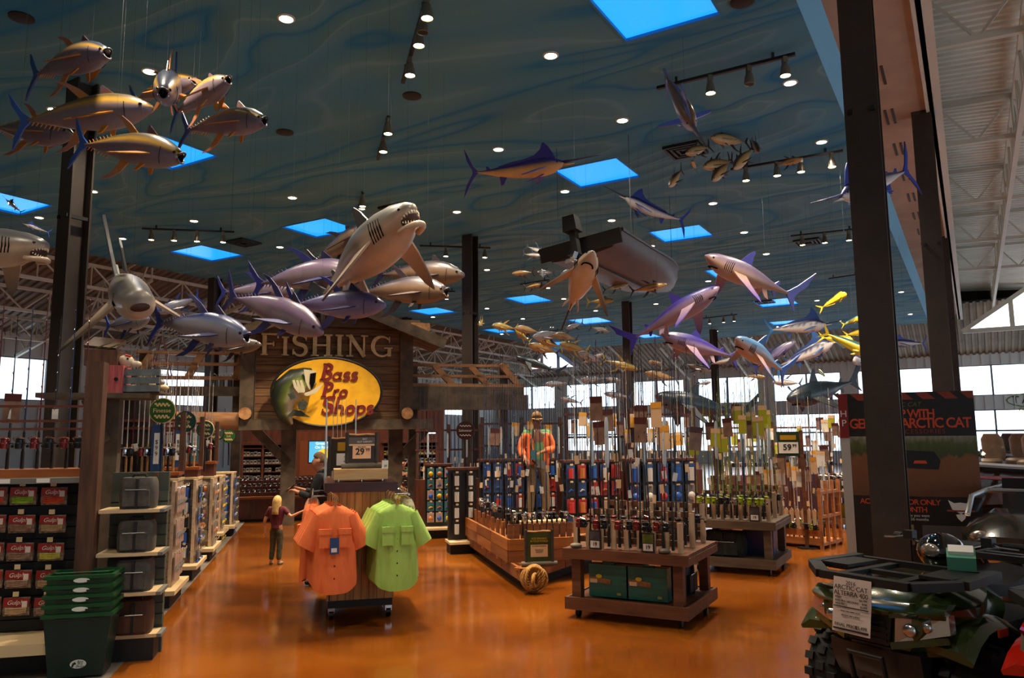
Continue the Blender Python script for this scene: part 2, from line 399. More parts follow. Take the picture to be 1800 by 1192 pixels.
# ---------------------------------------------------------------- steel columns
def column(s, n, top, label):
    t = thing('steel_column', label, 'column', B(s, n, 0), RZB, 'steel columns of the hall')
    a = MB()
    for sg in (-1, 1): a.box((0, sg * .165, top / 2), (.36, .03, top))
    part('flange', a, M_steel, t); a = MB(); a.box((0, 0, top / 2), (.02, .3, top)); part('web', a, M_steel, t)
    a = MB(); a.box((0, 0, .012), (.5, .5, .024)); part('base_plate', a, M_steel, t)
    a = MB()
    for sg in (-1, 1): a.box((sg * .12, 0, 5.6), (.05, .42, .06))
    part('clamp', a, M_black, t)
    return t
column(7.0, -12.7, ZC, 'dark steel column rising behind the red tackle box shelf')
column(18.95, -12.75, ZC, 'dark steel column standing beside the fishing sign house')
column(32.4, -13.2, ZC, 'dark steel column behind the swimming purple shark')
column(9.5, -.85, 8.35, 'tall brown steel column in front of the dark banner stand')
column(17.07, -.45, 8.35, 'brown steel column rising beside the soffit under a blue tail')
column(28.67, -.45, 8.35, 'brown steel column further along the white soffit beam')
column(18.9, -24.4, ZC + .5, 'dark steel column under the left edge of the blue ceiling')
column(30.5, -24.4, ZC + .5, 'dark steel column behind the loft beams of the sign house')
column(44.0, -12.6, ZC, 'dark steel column under the far sharks by the bright windows')
column(42.0, -.6, 8.35, 'brown steel column near the end of the soffit')
# ---------------------------------------------------------------- roof trusses
def truss(a, b, h, npan, label, r=.05, grp='white roof trusses'):
    a, b = Vector(a), Vector(b); t = thing('roof_truss', label, 'truss', a, 0, grp); up = Vector((0, 0, h)); d = b - a
    m1 = MB(); m1.beam((0, 0, 0), d, r * 2.2, r * 2.2); part('bottom_chord', m1, M_truss, t)
    m1 = MB(); m1.beam(up, d + up, r * 2.2, r * 2.2); part('top_chord', m1, M_truss, t)
    m1 = MB()
    for k in range(npan):
        p, q_, mid = d * (k / npan), d * ((k + 1) / npan), d * ((k + .5) / npan)
        m1.beam(p + up, mid, r); m1.beam(mid, q_ + up, r); m1.beam(p + up, p, r * .8)
    part('web_bars', m1, M_truss, t)
for k in range(6):
    s = 9.5 + 5.5 * k
    truss(B(s, -.2, 8.75), B(s, 8.8, 8.4), .95, 6, 'white open web truss under the galvanised deck')
truss(B(-5, 1.35, 8.6), B(50, 1.35, 8.6), 1.0, 36, 'long white ridge truss running along the galvanised deck')
for k in range(9):
    s = 12 + 4.6 * k
    truss(B(s, -24.9, 7.6), B(s, -33.8, 5.4), 1.0, 6, 'white open web truss under the left sloping deck')
for k in range(3): truss(B(8, -26.5 - 2.6 * k, 7.3 - .7 * k), B(52, -26.5 - 2.6 * k, 7.3 - .7 * k), .8, 24, 'long white joist under the left sloping deck')
for k in range(9):
    n = -30 + 4.2 * k
    truss(B(48.2, n, 7.7), B(54.2, n, 5.9), .9, 4, 'white open web truss sloping to the far wall')
# ---------------------------------------------------------------- ceiling fixtures
M_lamp = mat('lamp_glow_neutral', 'fff0d8', emit=14)
M_lampw = mat('lamp_glow_warm', 'ffe2b8', emit=30)
M_ring = mat('white_trim_ring', 'c9c4b8', rough=.4)
M_track = mat('dark_track', '15181a', rough=.5)
M_head = mat('grey_spot_can', '8a7f6c', rough=.35, metal=.6)
LD = bpy.data.lights.new('downlight_beam', 'SPOT'); LD.energy = DOWN_W; LD.spot_size = R_(110); LD.spot_blend = .7; LD.shadow_soft_size = .1; LD.color = (1, .86, .66)
LS = bpy.data.lights.new('spot_beam', 'SPOT'); LS.energy = SPOT_W; LS.spot_size = R_(75); LS.spot_blend = .6; LS.shadow_soft_size = .06; LS.color = (1, .78, .52)
DLP = [(503, 32), (263, 125), (95, 192), (968, 97), (1389, 145), (1094, 211), (876, 262), (1444, 249), (993, 336), (514, 347), (163, 336), (803, 372), (1075, 387), (1253, 357),
       (341, 388), (69, 382), (215, 419), (492, 434), (1308, 408), (1145, 432), (1347, 446), (856, 474), (484, 487), (1245, 494), (1105, 511), (991, 525), (1153, 534), (1047, 546), (856, 542), (919, 560),
       (970, 575), (761, 557), (882, 587), (1436, 528), (1475, 564), (1259, 582), (1169, 591), (1600, 552), (1584, 513), (653, 400), (1368, 574)]
lm = MB(); lm.lathe([(.13, 0), (.13, -.012), (.1, -.02), (.1, 0)], 20); RING = lm.mesh('ring', True)
lm = MB(); lm.lathe([(.0, -.006), (.1, -.006), (.1, -.012), (0, -.012)], 20); DISC = lm.mesh('lens')
for i, (x, y) in enumerate(DLP):
    p = Zp(x, y, ZC)
    t = thing('recessed_downlight', 'round white recessed downlight in the blue ceiling', 'ceiling light', p, 0, 'recessed downlights of the blue ceiling')
    part('trim_ring', RING, M_ring, t); part('lens', DISC, M_lamp, t)
    l = bpy.data.objects.new('downlight_beam', LD); COL.objects.link(l); l.location = p - Vector((0, 0, .05)); l.parent = None
# unseen near rows of the same grid
for (s, n) in ((1, -3), (1, -8), (1, -13), (1, -19), (5.5, -3.2), (5.2, -8.4), (4, -17), (-4, -4), (-4, -10)):
    p = B(s, n, ZC)
    t = thing('recessed_downlight_offscreen', 'round white recessed downlight in the blue ceiling', 'ceiling light', p, 0, 'recessed downlights of the blue ceiling')
    part('trim_ring', RING, M_ring, t); part('lens', DISC, M_lamp, t)
    l = bpy.data.objects.new('downlight_beam_offscreen', LD); COL.objects.link(l); l.location = p - Vector((0, 0, .05))
hm = MB(); hm.lathe([(.035, .2), (.05, .17), (.075, .08), (.085, -.02), (.08, -.025), (.07, .0)], 14); CAN = hm.mesh('can', True)
hm = MB(); hm.lathe([(0, -.008), (.07, -.008), (.07, -.014), (0, -.014)], 14); LENS = hm.mesh('lens'); LENS0 = hm.mesh('lens')
hm = MB(); hm.box((0, 0, .24), (.07, .1, .1)); hm.beam((0, 0, .2), (0, 0, .06), .03); YOKE = hm.mesh('yoke')
TRK = [((752, -10), (708, 145), [(755, 18), (740, 55), (733, 78), (714, 130)], 'three lamp heads close to the long tuna school'),
       ((683, 205), (664, 280), [(682, 225), (666, 265)], 'two lamp heads above the big gaping shark'),
       ((1155, 155), (1398, 95), [(1240, 150), (1306, 128), (1375, 120)], 'lamp heads behind the diving marlin'),
       ((1285, 298), (1482, 265), [(1307, 310), (1360, 297), (1404, 292), (1459, 282)], 'lamp heads behind the small tuna school'),
       ((250, 402), (412, 408), [(263, 418), (305, 421), (345, 422), (389, 421)], 'four lamp heads above a diamond skylight'),
       ((1390, 415), (1512, 402), [(1409, 424), (1449, 420), (1492, 413)], 'lamp heads beside the tall brown column'),
       ((638, 340), (630, 372), [(636, 352), (632, 366)], 'two lamp heads above the gaping shark back'),
       ((738, 432), (862, 436), [(786, 443), (855, 447)], 'lamp heads beside the middle steel column'),
       ((1457, 490), (1512, 482), [(1503, 492)], 'one lamp head above the yellow dolphinfish'),
       ((1232, 560), (1296, 553), [(1238, 566), (1261, 563), (1283, 562)], 'three lamp heads beyond the purple shark'),
       ((762, 514), (800, 512), [(770, 527), (788, 527)], 'two lamp heads beyond the bluefin tuna'),
       ((915, 500), (965, 492), [(926, 501), (953, 502), (961, 495)], 'three lamp heads between the small tunas'),
       ((925, 585), (990, 580), [(930, 595), (943, 594), (982, 590)], 'three lamp heads above the yellow fish school')]
def aim(l, tgt):
    d = (Vector(tgt) - l.location).normalized(); l.rotation_euler = d.to_track_quat('-Z', 'Y').to_euler()
for (a, b, heads, lb) in TRK:
    pa, pb = Zp(*a, ZC - .12), Zp(*b, ZC - .12)
    t = thing('track_light', 'dark ceiling track with ' + lb, 'track light', (pa + pb) / 2)
    o0 = (pa + pb) / 2; m1 = MB(); m1.beam(pa - o0, pb - o0, .06, .05)
    for q in (.15, .85): m1.beam(pa.lerp(pb, q) - o0, pa.lerp(pb, q) - o0 + Vector((0, 0, .116)), .04)
    part('track_bar', m1, M_track, t)
    d = (pb - pa).normalized()
    for h in heads:
        p = Zp(*h, ZC - .42); 
        # keep the head under the bar
        k = (p - pa).dot(d); p = pa + d * max(0.05, min(k, (pb - pa).length - .05)) + Vector((0, 0, -.3))
        hd = part('lamp_can', CAN, M_head, t, loc=p - o0)
        lit = h not in ((740, 55), (1306, 128), (770, 527))       # these heads are dark in the photograph
        part('lens', LENS if lit else LENS0, M_lampw if lit else M_track, hd); part('yoke', YOKE, M_head, hd)
        if not lit: continue
        l = bpy.data.objects.new('spot_beam', LS); COL.objects.link(l); l.location = p - Vector((0, 0, .05)); aim(l, p + Vector((random.uniform(-1.6, 1.6), random.uniform(-1.4, 2), -5)))
# round speakers and square diffusers
sm = MB(); sm.lathe([(.17, 0), (.17, -.02), (.14, -.03), (0, -.03)], 18); SPK = sm.mesh('ceiling_speaker', True)
for (x, y) in ((724, 168), (501, 232), (1305, 2), (38, 30)):
    o = link('ceiling_speaker', SPK, M_black); o.location = Zp(x, y, ZC); tag(o, 'round black speaker grille flush in the blue ceiling', 'speaker', 'round speakers of the blue ceiling')
for (x, y) in ((700, 366), (428, 425), (1205, 262), (1420, 424), (1345, 530)):
    t = thing('air_diffuser', 'square dark air diffuser in the blue ceiling', 'vent', Zp(x, y, ZC - .004), RZB, 'square air diffusers of the blue ceiling')
    for k, r in enumerate((.36, .25, .14)):
        m1 = MB()
        for sg in (-1, 1): m1.box((sg * r, 0, -.03 - .0 * k), (.05, 2 * r + .05, .06)); m1.box((0, sg * r, -.03), (2 * r - .05, .05, .06))
        part('louvre', m1, M_track, t)
# ================================================================ hanging fish
def crom(st, t):
    for i in range(len(st) - 1):
        if t <= st[i + 1][0] or i == len(st) - 2:
            a, b = st[i], st[i + 1]; u = (t - a[0]) / (b[0] - a[0]); u = max(0, min(1, u))
            p0 = st[max(i - 1, 0)][1]; p3 = st[min(i + 2, len(st) - 1)][1]; p1, p2 = a[1], b[1]
            m1 = (p2 - p0) * .42; m2 = (p3 - p1) * .42
            return max(.004, (2 * u**3 - 3 * u**2 + 1) * p1 + (u**3 - 2 * u**2 + u) * m1 + (-2 * u**3 + 3 * u**2) * p2 + (u**3 - u**2) * m2)
SPEC = {
 'tuna': dict(st=[(0, .012), (.06, .02), (.18, .055), (.35, .102), (.55, .136), (.7, .138), (.82, .117), (.92, .076), (.975, .042), (1, .022)], w=.7,
    tail=[(.03, .0), (.02, .02), (-.03, .06), (-.09, .15), (-.135, .215), (-.115, .12), (-.06, .03), (-.05, 0), (-.06, -.03), (-.115, -.12), (-.135, -.215), (-.09, -.15), (-.03, -.06), (.02, -.02)],
    fins=[('dorsal_fin', [(.73, .12), (.62, .205), (.605, .2), (.6, .13)], 1), ('second_dorsal_fin', [(.53, .12), (.43, .2), (.33, .255), (.24, .27), (.34, .215), (.44, .118)], 2), ('anal_fin', [(.47, -.115), (.40, -.2), (.3, -.255), (.21, -.265), (.31, -.21), (.39, -.1)], 2)],
    pec=[(.76, 0), (.70, .05), (.56, .11), (.44, .14), (.55, .07), (.69, -.01)], pelvic=[(.68, 0), (.64, .07), (.61, .08), (.63, 0)]),
 'marlin': dict(st=[(0, .012), (.08, .02), (.3, .062), (.55, .092), (.75, .104), (.87, .09), (.95, .052), (1, .022)], w=.6,
    tail=[(.03, .0), (.01, .02), (-.04, .07), (-.1, .18), (-.15, .27), (-.12, .14), (-.055, .03), (-.045, 0), (-.055, -.03), (-.12, -.14), (-.15, -.27), (-.1, -.18), (-.04, -.07), (.01, -.02)],
    fins=[('dorsal_fin', [(.91, .06), (.87, .14), (.82, .22), (.77, .27), (.75, .26), (.73, .2), (.66, .145), (.55, .12), (.4, .1), (.26, .065), (.25, .04), (.6, .085)], 1), ('anal_fin', [(.36, -.06), (.32, -.14), (.29, -.15), (.27, -.05)], 1), ('second_dorsal_fin', [(.17, .03), (.13, .065), (.11, .06), (.12, .025)], 1)],
    pec=[(.84, 0), (.78, .06), (.66, .17), (.6, .2), (.67, .1), (.77, -.01)], pelvic=[(.8, 0), (.7, .06), (.6, .08), (.7, .04), (.77, 0)]),
 'shark': dict(st=[(0, .012), (.08, .02), (.2, .04), (.4, .085), (.58, .11), (.72, .108), (.84, .088), (.93, .056), (.98, .026), (1, .008)], w=.95,
    tail=[(.04, .005), (.0, .03), (-.08, .1), (-.17, .2), (-.235, .27), (-.19, .16), (-.19, .13), (-.12, .06), (-.075, .0), (-.09, -.06), (-.13, -.14), (-.07, -.09), (0, -.03)],
    fins=[('dorsal_fin', [(.63, .1), (.56, .19), (.52, .225), (.5, .22), (.505, .17), (.495, .09)], 1), ('second_dorsal_fin', [(.19, .03), (.15, .07), (.13, .065), (.14, .025)], 1), ('anal_fin', [(.2, -.03), (.16, -.075), (.14, -.07), (.15, -.025)], 1)],
    pec=[(.75, 0), (.7, .09), (.6, .23), (.53, .3), (.53, .24), (.58, .1), (.6, -.01)], pelvic=[(.35, 0), (.31, .08), (.27, .09), (.28, 0)]),
 'mahi': dict(st=[(0, .018), (.12, .034), (.4, .078), (.65, .104), (.82, .122), (.91, .124), (.96, .105), (.99, .065), (1, .03)], w=.42,
    tail=[(.03, 0), (0, .03), (-.08, .1), (-.18, .17), (-.22, .2), (-.15, .1), (-.06, 0), (-.15, -.1), (-.22, -.2), (-.18, -.17), (-.08, -.1), (0, -.03)],
    fins=[('dorsal_fin', [(.93, .09), (.88, .17), (.8, .18), (.6, .15), (.35, .11), (.12, .06), (.1, .03), (.5, .07)], 1), ('anal_fin', [(.5, -.07), (.46, -.13), (.3, -.1), (.12, -.055), (.1, -.03)], 1)],
    pec=[(.8, 0), (.76, .06), (.68, .12), (.69, .05), (.74, -.01)], pelvic=[(.8, 0), (.7, .08), (.66, .09), (.74, 0)]),
}
# palette: back, flank, belly, fin1, fin2, tail
PAL = {
 'yellowfin': ('252b3a', 'a88434', '7a6c7c', '7a4a1a', 'c87a1c', '2b4f9c'),
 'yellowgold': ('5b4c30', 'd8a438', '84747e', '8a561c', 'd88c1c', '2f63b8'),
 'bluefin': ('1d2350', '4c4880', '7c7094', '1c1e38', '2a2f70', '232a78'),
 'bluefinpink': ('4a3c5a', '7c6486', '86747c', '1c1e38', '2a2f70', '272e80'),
 'silverfin': ('16245c', '6c7690', '8e8a94', '1c2244', '23306c', '1e3f9c'),
 'bronzefin': ('1e1c2a', '4c424c', '78604c', '2a2026', '3a2a30', '20224a'),
 'marlinpurple': ('3b2f8a', 'c89050', 'e0a868', '3a2f8c', '7060b0', '4a3c9c'),
 'marlinblue': ('14225e', 'a8a0a8', 'cfc4bc', '123090', '2048a8', '1c3fae'),
 'marlindusk': ('8a5632', 'a0a0c4', 'b4acc4', '6a6a9c', '6b74b8', '6b7cc0'),
 'marlinstriped': ('141e54', 'c8cad8', 'e8e4e6', '1c3c88', '2c70b8', '2c7cc4'),
 'greatwhite': ('3c4042', '7a746c', 'c8ac92', '4a4642', '504a44', '3c3c40'),
 'greyshark': ('3e3f46', '8a8078', 'd2b294', '4c4440', '50483f', '23262c'),
 'paleshark': ('77706c', '8f857c', 'cdb49a', '1e1c1c', '3a3230', '17181c'),
 'mako': ('241a74', '4a3e8c', 'a08490', '30248c', '7a64a8', '30228c'),
 'blueshark': ('6a5a78', '8c829c', 'b08a6c', '4a42a8', 'a07458', '5a60c8'),
 'bluegreyshark': ('2f5a8c', '6c9cc0', 'c09478', '2c68b0', 'b08668', '3c6ccc'),
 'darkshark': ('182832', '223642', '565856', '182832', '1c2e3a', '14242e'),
 'mahi': ('2f8a9c', 'c8b022', 'e8cc30', '3ca0b4', 'd8c020', 'e8c818'),
 'mahigold': ('9c8a20', 'd8b81c', 'f0d040', 'a89a20', 'e0c020', 'f0d020'),
 'smallgold': ('4a3f38', 'c08c44', 'd0a468', '2c2a30', '403830', '3a3634'),
 'smallsilver': ('3a4658', 'a0a0a4', 'c8bcb4', '2c3440', '404858', '3a4658'),
 'smallgreen': ('4a6a48', 'a8b080', 'c8c8b0', '3a4a40', '50604a', '4a6050'),
 'smallyellow': ('5a5a38', 'd8b028', 'c8a868', '4a4a2c', 'e0b020', 'd8b020'),
}
M_fish = vmat('painted_fish_skin', .38, 0, .35, .3, 16)
M_fin = vmat('painted_fish_fin', .45, 0, .2, .3, 24)
M_eye = mat('glass_eye', '101010', rough=.08)
M_mouth = mat('dark_mouth', '060303', rough=.9, spec=.1)
M_maw = mat('brown_gullet', '4a2414', '1c0a05', rough=.7, scale=8)
M_teeth = mat('ivory_teeth', 'e8dcc0', rough=.35)
M_wire = mat('thin_dark_wire', '23282b', rough=.6)
def lerp3(a, b, t): return tuple(a[i] + (b[i] - a[i]) * t for i in range(3))
PROTO = {}
def fish_proto(sp, pal, mouth=0, bend=0.0, fat=1.0):
    key = (sp, pal, mouth, bend, fat)
    if key in PROTO: return PROTO[key]
    S = SPEC[sp]; bk, fl, be, f1, f2, tl = (hx(c)[:3] for c in PAL[pal]); out = []
    NR, NS = 22, 18
    bz = lambda x: bend * (4 * x * (1 - x)) - bend * .6
    rings, cols = [], []
    tend = 1.0 if not mouth else (.985 if sp == 'shark' else .962)
    STT = S['st'] if mouth != 2 else [(a_, b_) for a_, b_ in S['st'] if a_ < .8] + [(.84, .098), (.92, .088), (.975, .075), (1, .064)]
    for i in range(NR):
        t = tend * (i / (NR - 1)) ** .9; h = crom(STT, t) * fat; wd = h * S['w'] * (1.25 if t < .06 and sp == 'tuna' else 1)
        ring = []
        for k in range(NS):
            q = 2 * math.pi * k / NS; cz, cy = math.cos(q), math.sin(q)
            zz = h * cz * (.93 if cz < 0 else 1); 
            if sp == 'shark' and t > .8: zz += (t - .8) * .12
            ring.append(Vector((t, wd * cy, zz + bz(t))))
            if sp == 'marlin': c = bk if cz > .35 else (fl if cz > -.1 else be)
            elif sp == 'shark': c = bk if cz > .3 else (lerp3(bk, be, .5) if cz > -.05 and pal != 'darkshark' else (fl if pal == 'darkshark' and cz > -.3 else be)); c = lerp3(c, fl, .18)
            elif sp == 'mahi': c = bk if cz > .8 else (fl if cz > -.2 else be)
            else:
                c = bk if cz > .72 else (fl if cz > .3 else be); c = lerp3(c, f1, max(0, .55 - t * 1.6)) if cz < .72 else c
            if pal == 'marlinstriped' and .1 < t < .9 and cz > -.05 and int(t * 26) % 2: c = lerp3(c, bk, .8)
            cols.append(c)
        rings.append(ring)
    b = MB(); b.loft(rings, True, cols); out.append(('body', b.mesh('body', 2), M_fish, None))
    def fin(name, pts, ca, cb, th=.008):
        m = MB(); zs = [abs(p[1]) for p in pts]; lo, hi = min(zs), max(zs)
        cc = [lerp3(ca, cb, (abs(p[1]) - lo) / max(1e-6, hi - lo)) for p in pts]
        m.prism(pts, lambda u, v, t_: Vector((u, t_, v + bz(max(0, u)))), -th / 2, th / 2, cc * 2)
        out.append((name, m.mesh(name), M_fin, None))
    fin('tail_fin', S['tail'], tl, lerp3(tl, (.01, .01, .03), .4), .014)
    for nm, pts, which in S['fins']: fin(nm, [(x, z * (fat if fat > 1 else 1)) for x, z in pts], f1 if which == 1 else f2, lerp3(f1 if which == 1 else f2, tl, .35))
    pc = be if sp == 'shark' else f2
    for sg in (-1, 1):
        for nm, pts, drop, base in (('pectoral_fin', S['pec'], .5 if sp != 'shark' else .75, -.15), ('pelvic_fin', S['pelvic'], 1.1, -.75)):
            m = MB(); x0 = pts[0][0]; h = crom(S['st'], x0) * fat; y0 = h * S['w'] * (.9 if base > -.5 else .45)
            ang = drop; ca, sa = math.cos(ang), math.sin(ang)
            cc = [lerp3(pc, f1, min(1, v * 4.0)) for u, v in pts] * 2
            m.prism(pts, lambda u, v, t_: Vector((u, sg * (y0 + v * ca + t_ * sa), h * base - v * sa + t_ * ca + bz(u))), -.005, .005, cc)
            out.append((nm, m.mesh(nm), M_fin, None))
        te = .93 if sp != 'shark' else (.94 if mouth != 2 else .86)
        if sp == 'mahi': te = .95
        h = crom(S['st'], te) * fat; m = MB(); m.ball((te, sg * h * S['w'] * .82, h * .35 + bz(te) + (.012 if sp == 'shark' else 0)), .014 if sp == 'tuna' else .01, 8, 6); out.append(('eye', m.mesh('eye', 2), M_eye, None))
    if sp == 'tuna':
        m = MB()
        for k in range(7):
            t = .06 + .034 * k; h = crom(S['st'], t)
            for sg in (1, -1): m.prism([(t, sg * h * .9), (t - .025, sg * (h + .022)), (t - .012, sg * h * .9)], lambda u, v, t_: Vector((u, t_, v + bz(u))), -.003, .003, [f2] * 6)
        out.append(('finlets', m.mesh('finlets'), M_fin, None))
        if mouth:
            hm_ = crom(S['st'], .962) * fat; m = MB(); m.ball((.962, 0, bz(.962)), 1, 12, 6, (.008, hm_ * S['w'] * .93, hm_ * .9)); out.append(('mouth', m.mesh('mouth', 2), M_mouth, None))
            for jn, sg2, xe in (('upper_jaw', 1, .99), ('lower_jaw', -1, .978)):
                m = MB(); m.tube([(.96 + (xe - .96) * math.sin(math.pi * k / 8), hm_ * S['w'] * .92 * math.cos(math.pi * k / 8), bz(1) + sg2 * hm_ * (.25 + .62 * math.sin(math.pi * k / 8))) for k in range(9)], .009, 6, True, bk if sg2 > 0 else be); out.append((jn, m.mesh(jn, 2), M_fin, None))
        else:
            m = MB(); m.tube([(.95, -.028, bz(1) - .012), (1.0, 0, bz(1) - .01), (.95, .028, bz(1) - .012)], .004, 5); out.append(('mouth', m.mesh('mouth'), M_mouth, None))
        for sg in (-1, 1):
            m = MB(); h = crom(S['st'], .8); m.tube([(.81 + .02 * abs(math.cos(a)), sg * (h * S['w'] * (1.0) * math.cos(a * .8) + .002), h * math.sin(a * .8) * .93 + bz(.8)) for a in (-1.1, -.6, 0, .5)], .0022, 5); out.append(('gill_line', m.mesh('gill_line'), M_mouth, None))
    if sp == 'marlin':
        z1 = bz(1); m = MB(); m.tube([(.97, 0, z1 + .012), (1.1, 0, z1 + .024), (1.4, 0, z1 + .05)], [.02, .011, .003], 8, True, lerp3(bk, (.02, .02, .03), .5)); out.append(('bill', m.mesh('bill', 2), M_fin, None))
        m = MB(); m.tube([(.96, 0, z1 - .016), (1.11, 0, z1 - .012)], [.018, .003], 8, True, be); out.append(('lower_jaw', m.mesh('lower_jaw', 2), M_fin, None))
    if sp == 'shark':
        for sg in (-1, 1):
            m = MB()
            for k in range(5):
                t = .755 + .018 * k; h = crom(S['st'], t) * fat; yy = h * S['w'] * 1.0
                m.tube([(t - .01, sg * (yy * .88), h * .48), (t + .006, sg * (yy + .002), 0), (t - .004, sg * yy * .9, -h * .4)], .0035, 5)
            out.append(('gill_slits', m.mesh('gill_slits'), M_mouth, None))
        if mouth:
            h = crom(S['st'], .93) * fat
            m = MB(); m.ball((.935, 0, -h * .3), 1, 14, 8, (.05, h * .74, h * .55)); mo = ('mouth', m.mesh('mouth', 2), M_maw, None); out.append(mo)
            if mouth == 2:
                out.pop(); m = MB(); m.ball((.976, 0, .018 * fat), 1, 16, 8, (.018, .055 * fat, .026 * fat)); out.append(('mouth', m.mesh('mouth', 2), M_maw, None))
            m = MB()
            for jaw in (1, -1) if mouth == 1 else ():
                for k in range(11):
                    q = math.pi * (k + .5) / 11; yy = h * .68 * math.cos(q); xx = .925 + .052 * math.sin(q) * (1 if jaw > 0 else .86)
                    z0 = -h * .32 + jaw * h * .46 * math.sin(q) ** .5; m.tube([(xx + .008, yy, z0), (xx + .012, yy * .98, z0 - jaw * h * .2)], [.005, .0008], 5)
            if mouth == 1: out.append(('teeth', m.mesh('teeth'), M_teeth, None))
            if mouth == 2: PROTO[key] = out; return out
            m = MB(); pts = [(.9 + .095 * math.sin(math.pi * k / 10), h * .8 * math.cos(math.pi * k / 10), -h * .98) for k in range(11)]
            m.tube(pts, .016, 7, True, be); out.append(('lower_jaw', m.mesh('lower_jaw', 2), M_fish, None))
        else:
            h = crom(S['st'], .9) * fat; m = MB(); m.tube([(.87 + .055 * math.sin(math.pi * k / 8), h * .7 * math.cos(math.pi * k / 8), -h * .72 - .03 * math.sin(math.pi * k / 8) * 0) for k in range(9)], .007, 5); out.append(('mouth', m.mesh('mouth'), M_mouth, None))
    PROTO[key] = out; return out
NAMES = {'tuna': ('hanging_tuna', 'tuna'), 'marlin': ('hanging_marlin', 'marlin'), 'shark': ('hanging_shark', 'shark'), 'mahi': ('hanging_dolphinfish', 'dolphinfish')}
def fish(sp, pal, A, Bn, dA, dB, label, roll=0, mouth=0, bend=0.0, fat=1.0, group=None, wires=2, small=False):
    a, b = P(*A, dA), P(*Bn, dB); x = (b - a); L = x.length; x = x / L
    u = Vector((0, 0, 1)); u = (u - x * u.dot(x)).normalized(); y = u.cross(x)
    q = R_(roll); y2 = y * math.cos(q) + u * math.sin(q); z2 = u * math.cos(q) - y * math.sin(q)
    Mx = Matrix.Translation(a) @ Matrix((x, y2, z2)).transposed().to_4x4() @ Matrix.Scale(L, 4)
    nm, cat = NAMES[sp]
    t = thing(nm, label, cat, group=group); t.matrix_world = Mx
    for (n_, me, m, _) in fish_proto(sp, pal, mouth, bend, fat):
        if small and n_ in ('gill_line', 'gill_slits', 'finlets'): continue
        link(n_, me, m, t)
    inv = Mx.inverted()
    for k in range(wires):
        p = a + (b - a) * (.3 + .45 * k if wires > 1 else .55) + z2 * L * (.05)
        top = ZC - .002 if (p.dot(BN) > CN0 and p.dot(BN) < CN1 and p.dot(BS) < CS1) else 8.6
        m = MB(); m.tube([inv @ p, inv @ Vector((p.x, p.y, top))], (.0007 + .00005 * p.y) / L, 4); o = link('suspension_wire', m.mesh('suspension_wire'), M_wire, t)
    return t
G1 = 'yellowfin tuna school above the rod racks'
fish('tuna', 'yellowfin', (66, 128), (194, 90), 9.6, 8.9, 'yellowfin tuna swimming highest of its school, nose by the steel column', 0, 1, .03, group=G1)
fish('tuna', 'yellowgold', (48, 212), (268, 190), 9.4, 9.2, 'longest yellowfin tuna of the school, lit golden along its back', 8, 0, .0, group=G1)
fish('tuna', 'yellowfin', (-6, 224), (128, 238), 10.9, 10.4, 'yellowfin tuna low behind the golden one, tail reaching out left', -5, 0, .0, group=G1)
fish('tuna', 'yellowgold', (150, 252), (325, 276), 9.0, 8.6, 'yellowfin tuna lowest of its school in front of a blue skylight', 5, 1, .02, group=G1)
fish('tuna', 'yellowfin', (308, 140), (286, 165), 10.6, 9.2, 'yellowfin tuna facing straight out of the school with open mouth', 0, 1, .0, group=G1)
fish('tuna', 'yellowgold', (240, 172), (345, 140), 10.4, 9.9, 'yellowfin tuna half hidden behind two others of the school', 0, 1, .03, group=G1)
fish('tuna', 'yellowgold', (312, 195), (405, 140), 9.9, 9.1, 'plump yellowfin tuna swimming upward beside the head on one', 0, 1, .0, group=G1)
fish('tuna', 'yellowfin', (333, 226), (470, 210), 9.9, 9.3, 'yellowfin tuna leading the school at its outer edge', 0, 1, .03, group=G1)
G2 = 'bluefin tuna school over the sign house'
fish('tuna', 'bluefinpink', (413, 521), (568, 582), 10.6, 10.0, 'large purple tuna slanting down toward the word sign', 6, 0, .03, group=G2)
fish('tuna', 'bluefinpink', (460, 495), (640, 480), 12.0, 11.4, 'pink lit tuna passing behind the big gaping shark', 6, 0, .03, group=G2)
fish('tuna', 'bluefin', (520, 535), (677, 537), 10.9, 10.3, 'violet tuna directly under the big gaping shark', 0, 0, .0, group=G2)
fish('tuna', 'bronzefin', (640, 512), (790, 512), 11.6, 10.9, 'bronze tuna with open mouth behind the shark fin', 0, 1, .02, group=G2)
fish('tuna', 'bronzefin', (672, 482), (816, 482), 12.8, 12.2, 'dark backed tuna with long bill line beside the middle column', 0, 0, .02, group=G2)
fish('tuna', 'bluefinpink', (396, 514), (516, 512), 13.0, 12.6, 'small pink tuna at the back of the bluefin school', 0, 0, .0, group=G2)
fish('tuna', 'silverfin', (284, 566), (440, 592), 9.6, 9.0, 'silver tuna with blue back in front of the gaping shark fin', 4, 1, .02, group=G2)
fish('tuna', 'silverfin', (345, 524), (278, 550), 11.4, 11.0, 'grey tuna partly behind the gaping grey shark', 0, 0, .0, group=G2)
fish('tuna', 'bronzefin', (372, 612), (459, 606), 9.9, 9.7, 'small bronze tuna beneath the silver blue backed one', 0, 0, .0, group=G2)
fish('tuna', 'silverfin', (192, 572), (262, 560), 11.8, 11.2, 'blue tailed tuna hidden behind the gaping grey shark', 0, 0, .0, group=G2)
fish('tuna', 'bronzefin', (556, 458), (650, 400), 13.0, 12.2, 'brown tuna climbing behind the big shark back', 0, 0, .0, group=G2)
fish('marlin', 'marlinpurple', (838, 306), (992, 290), 14, 13.4, 'long golden marlin with purple sail fin under a skylight', 4, 0, -.03)
fish('marlin', 'marlinblue', (1195, 388), (1098, 350), 16, 15.6, 'blue finned marlin with raised bill beside a skylight', -4, 0, -.04)
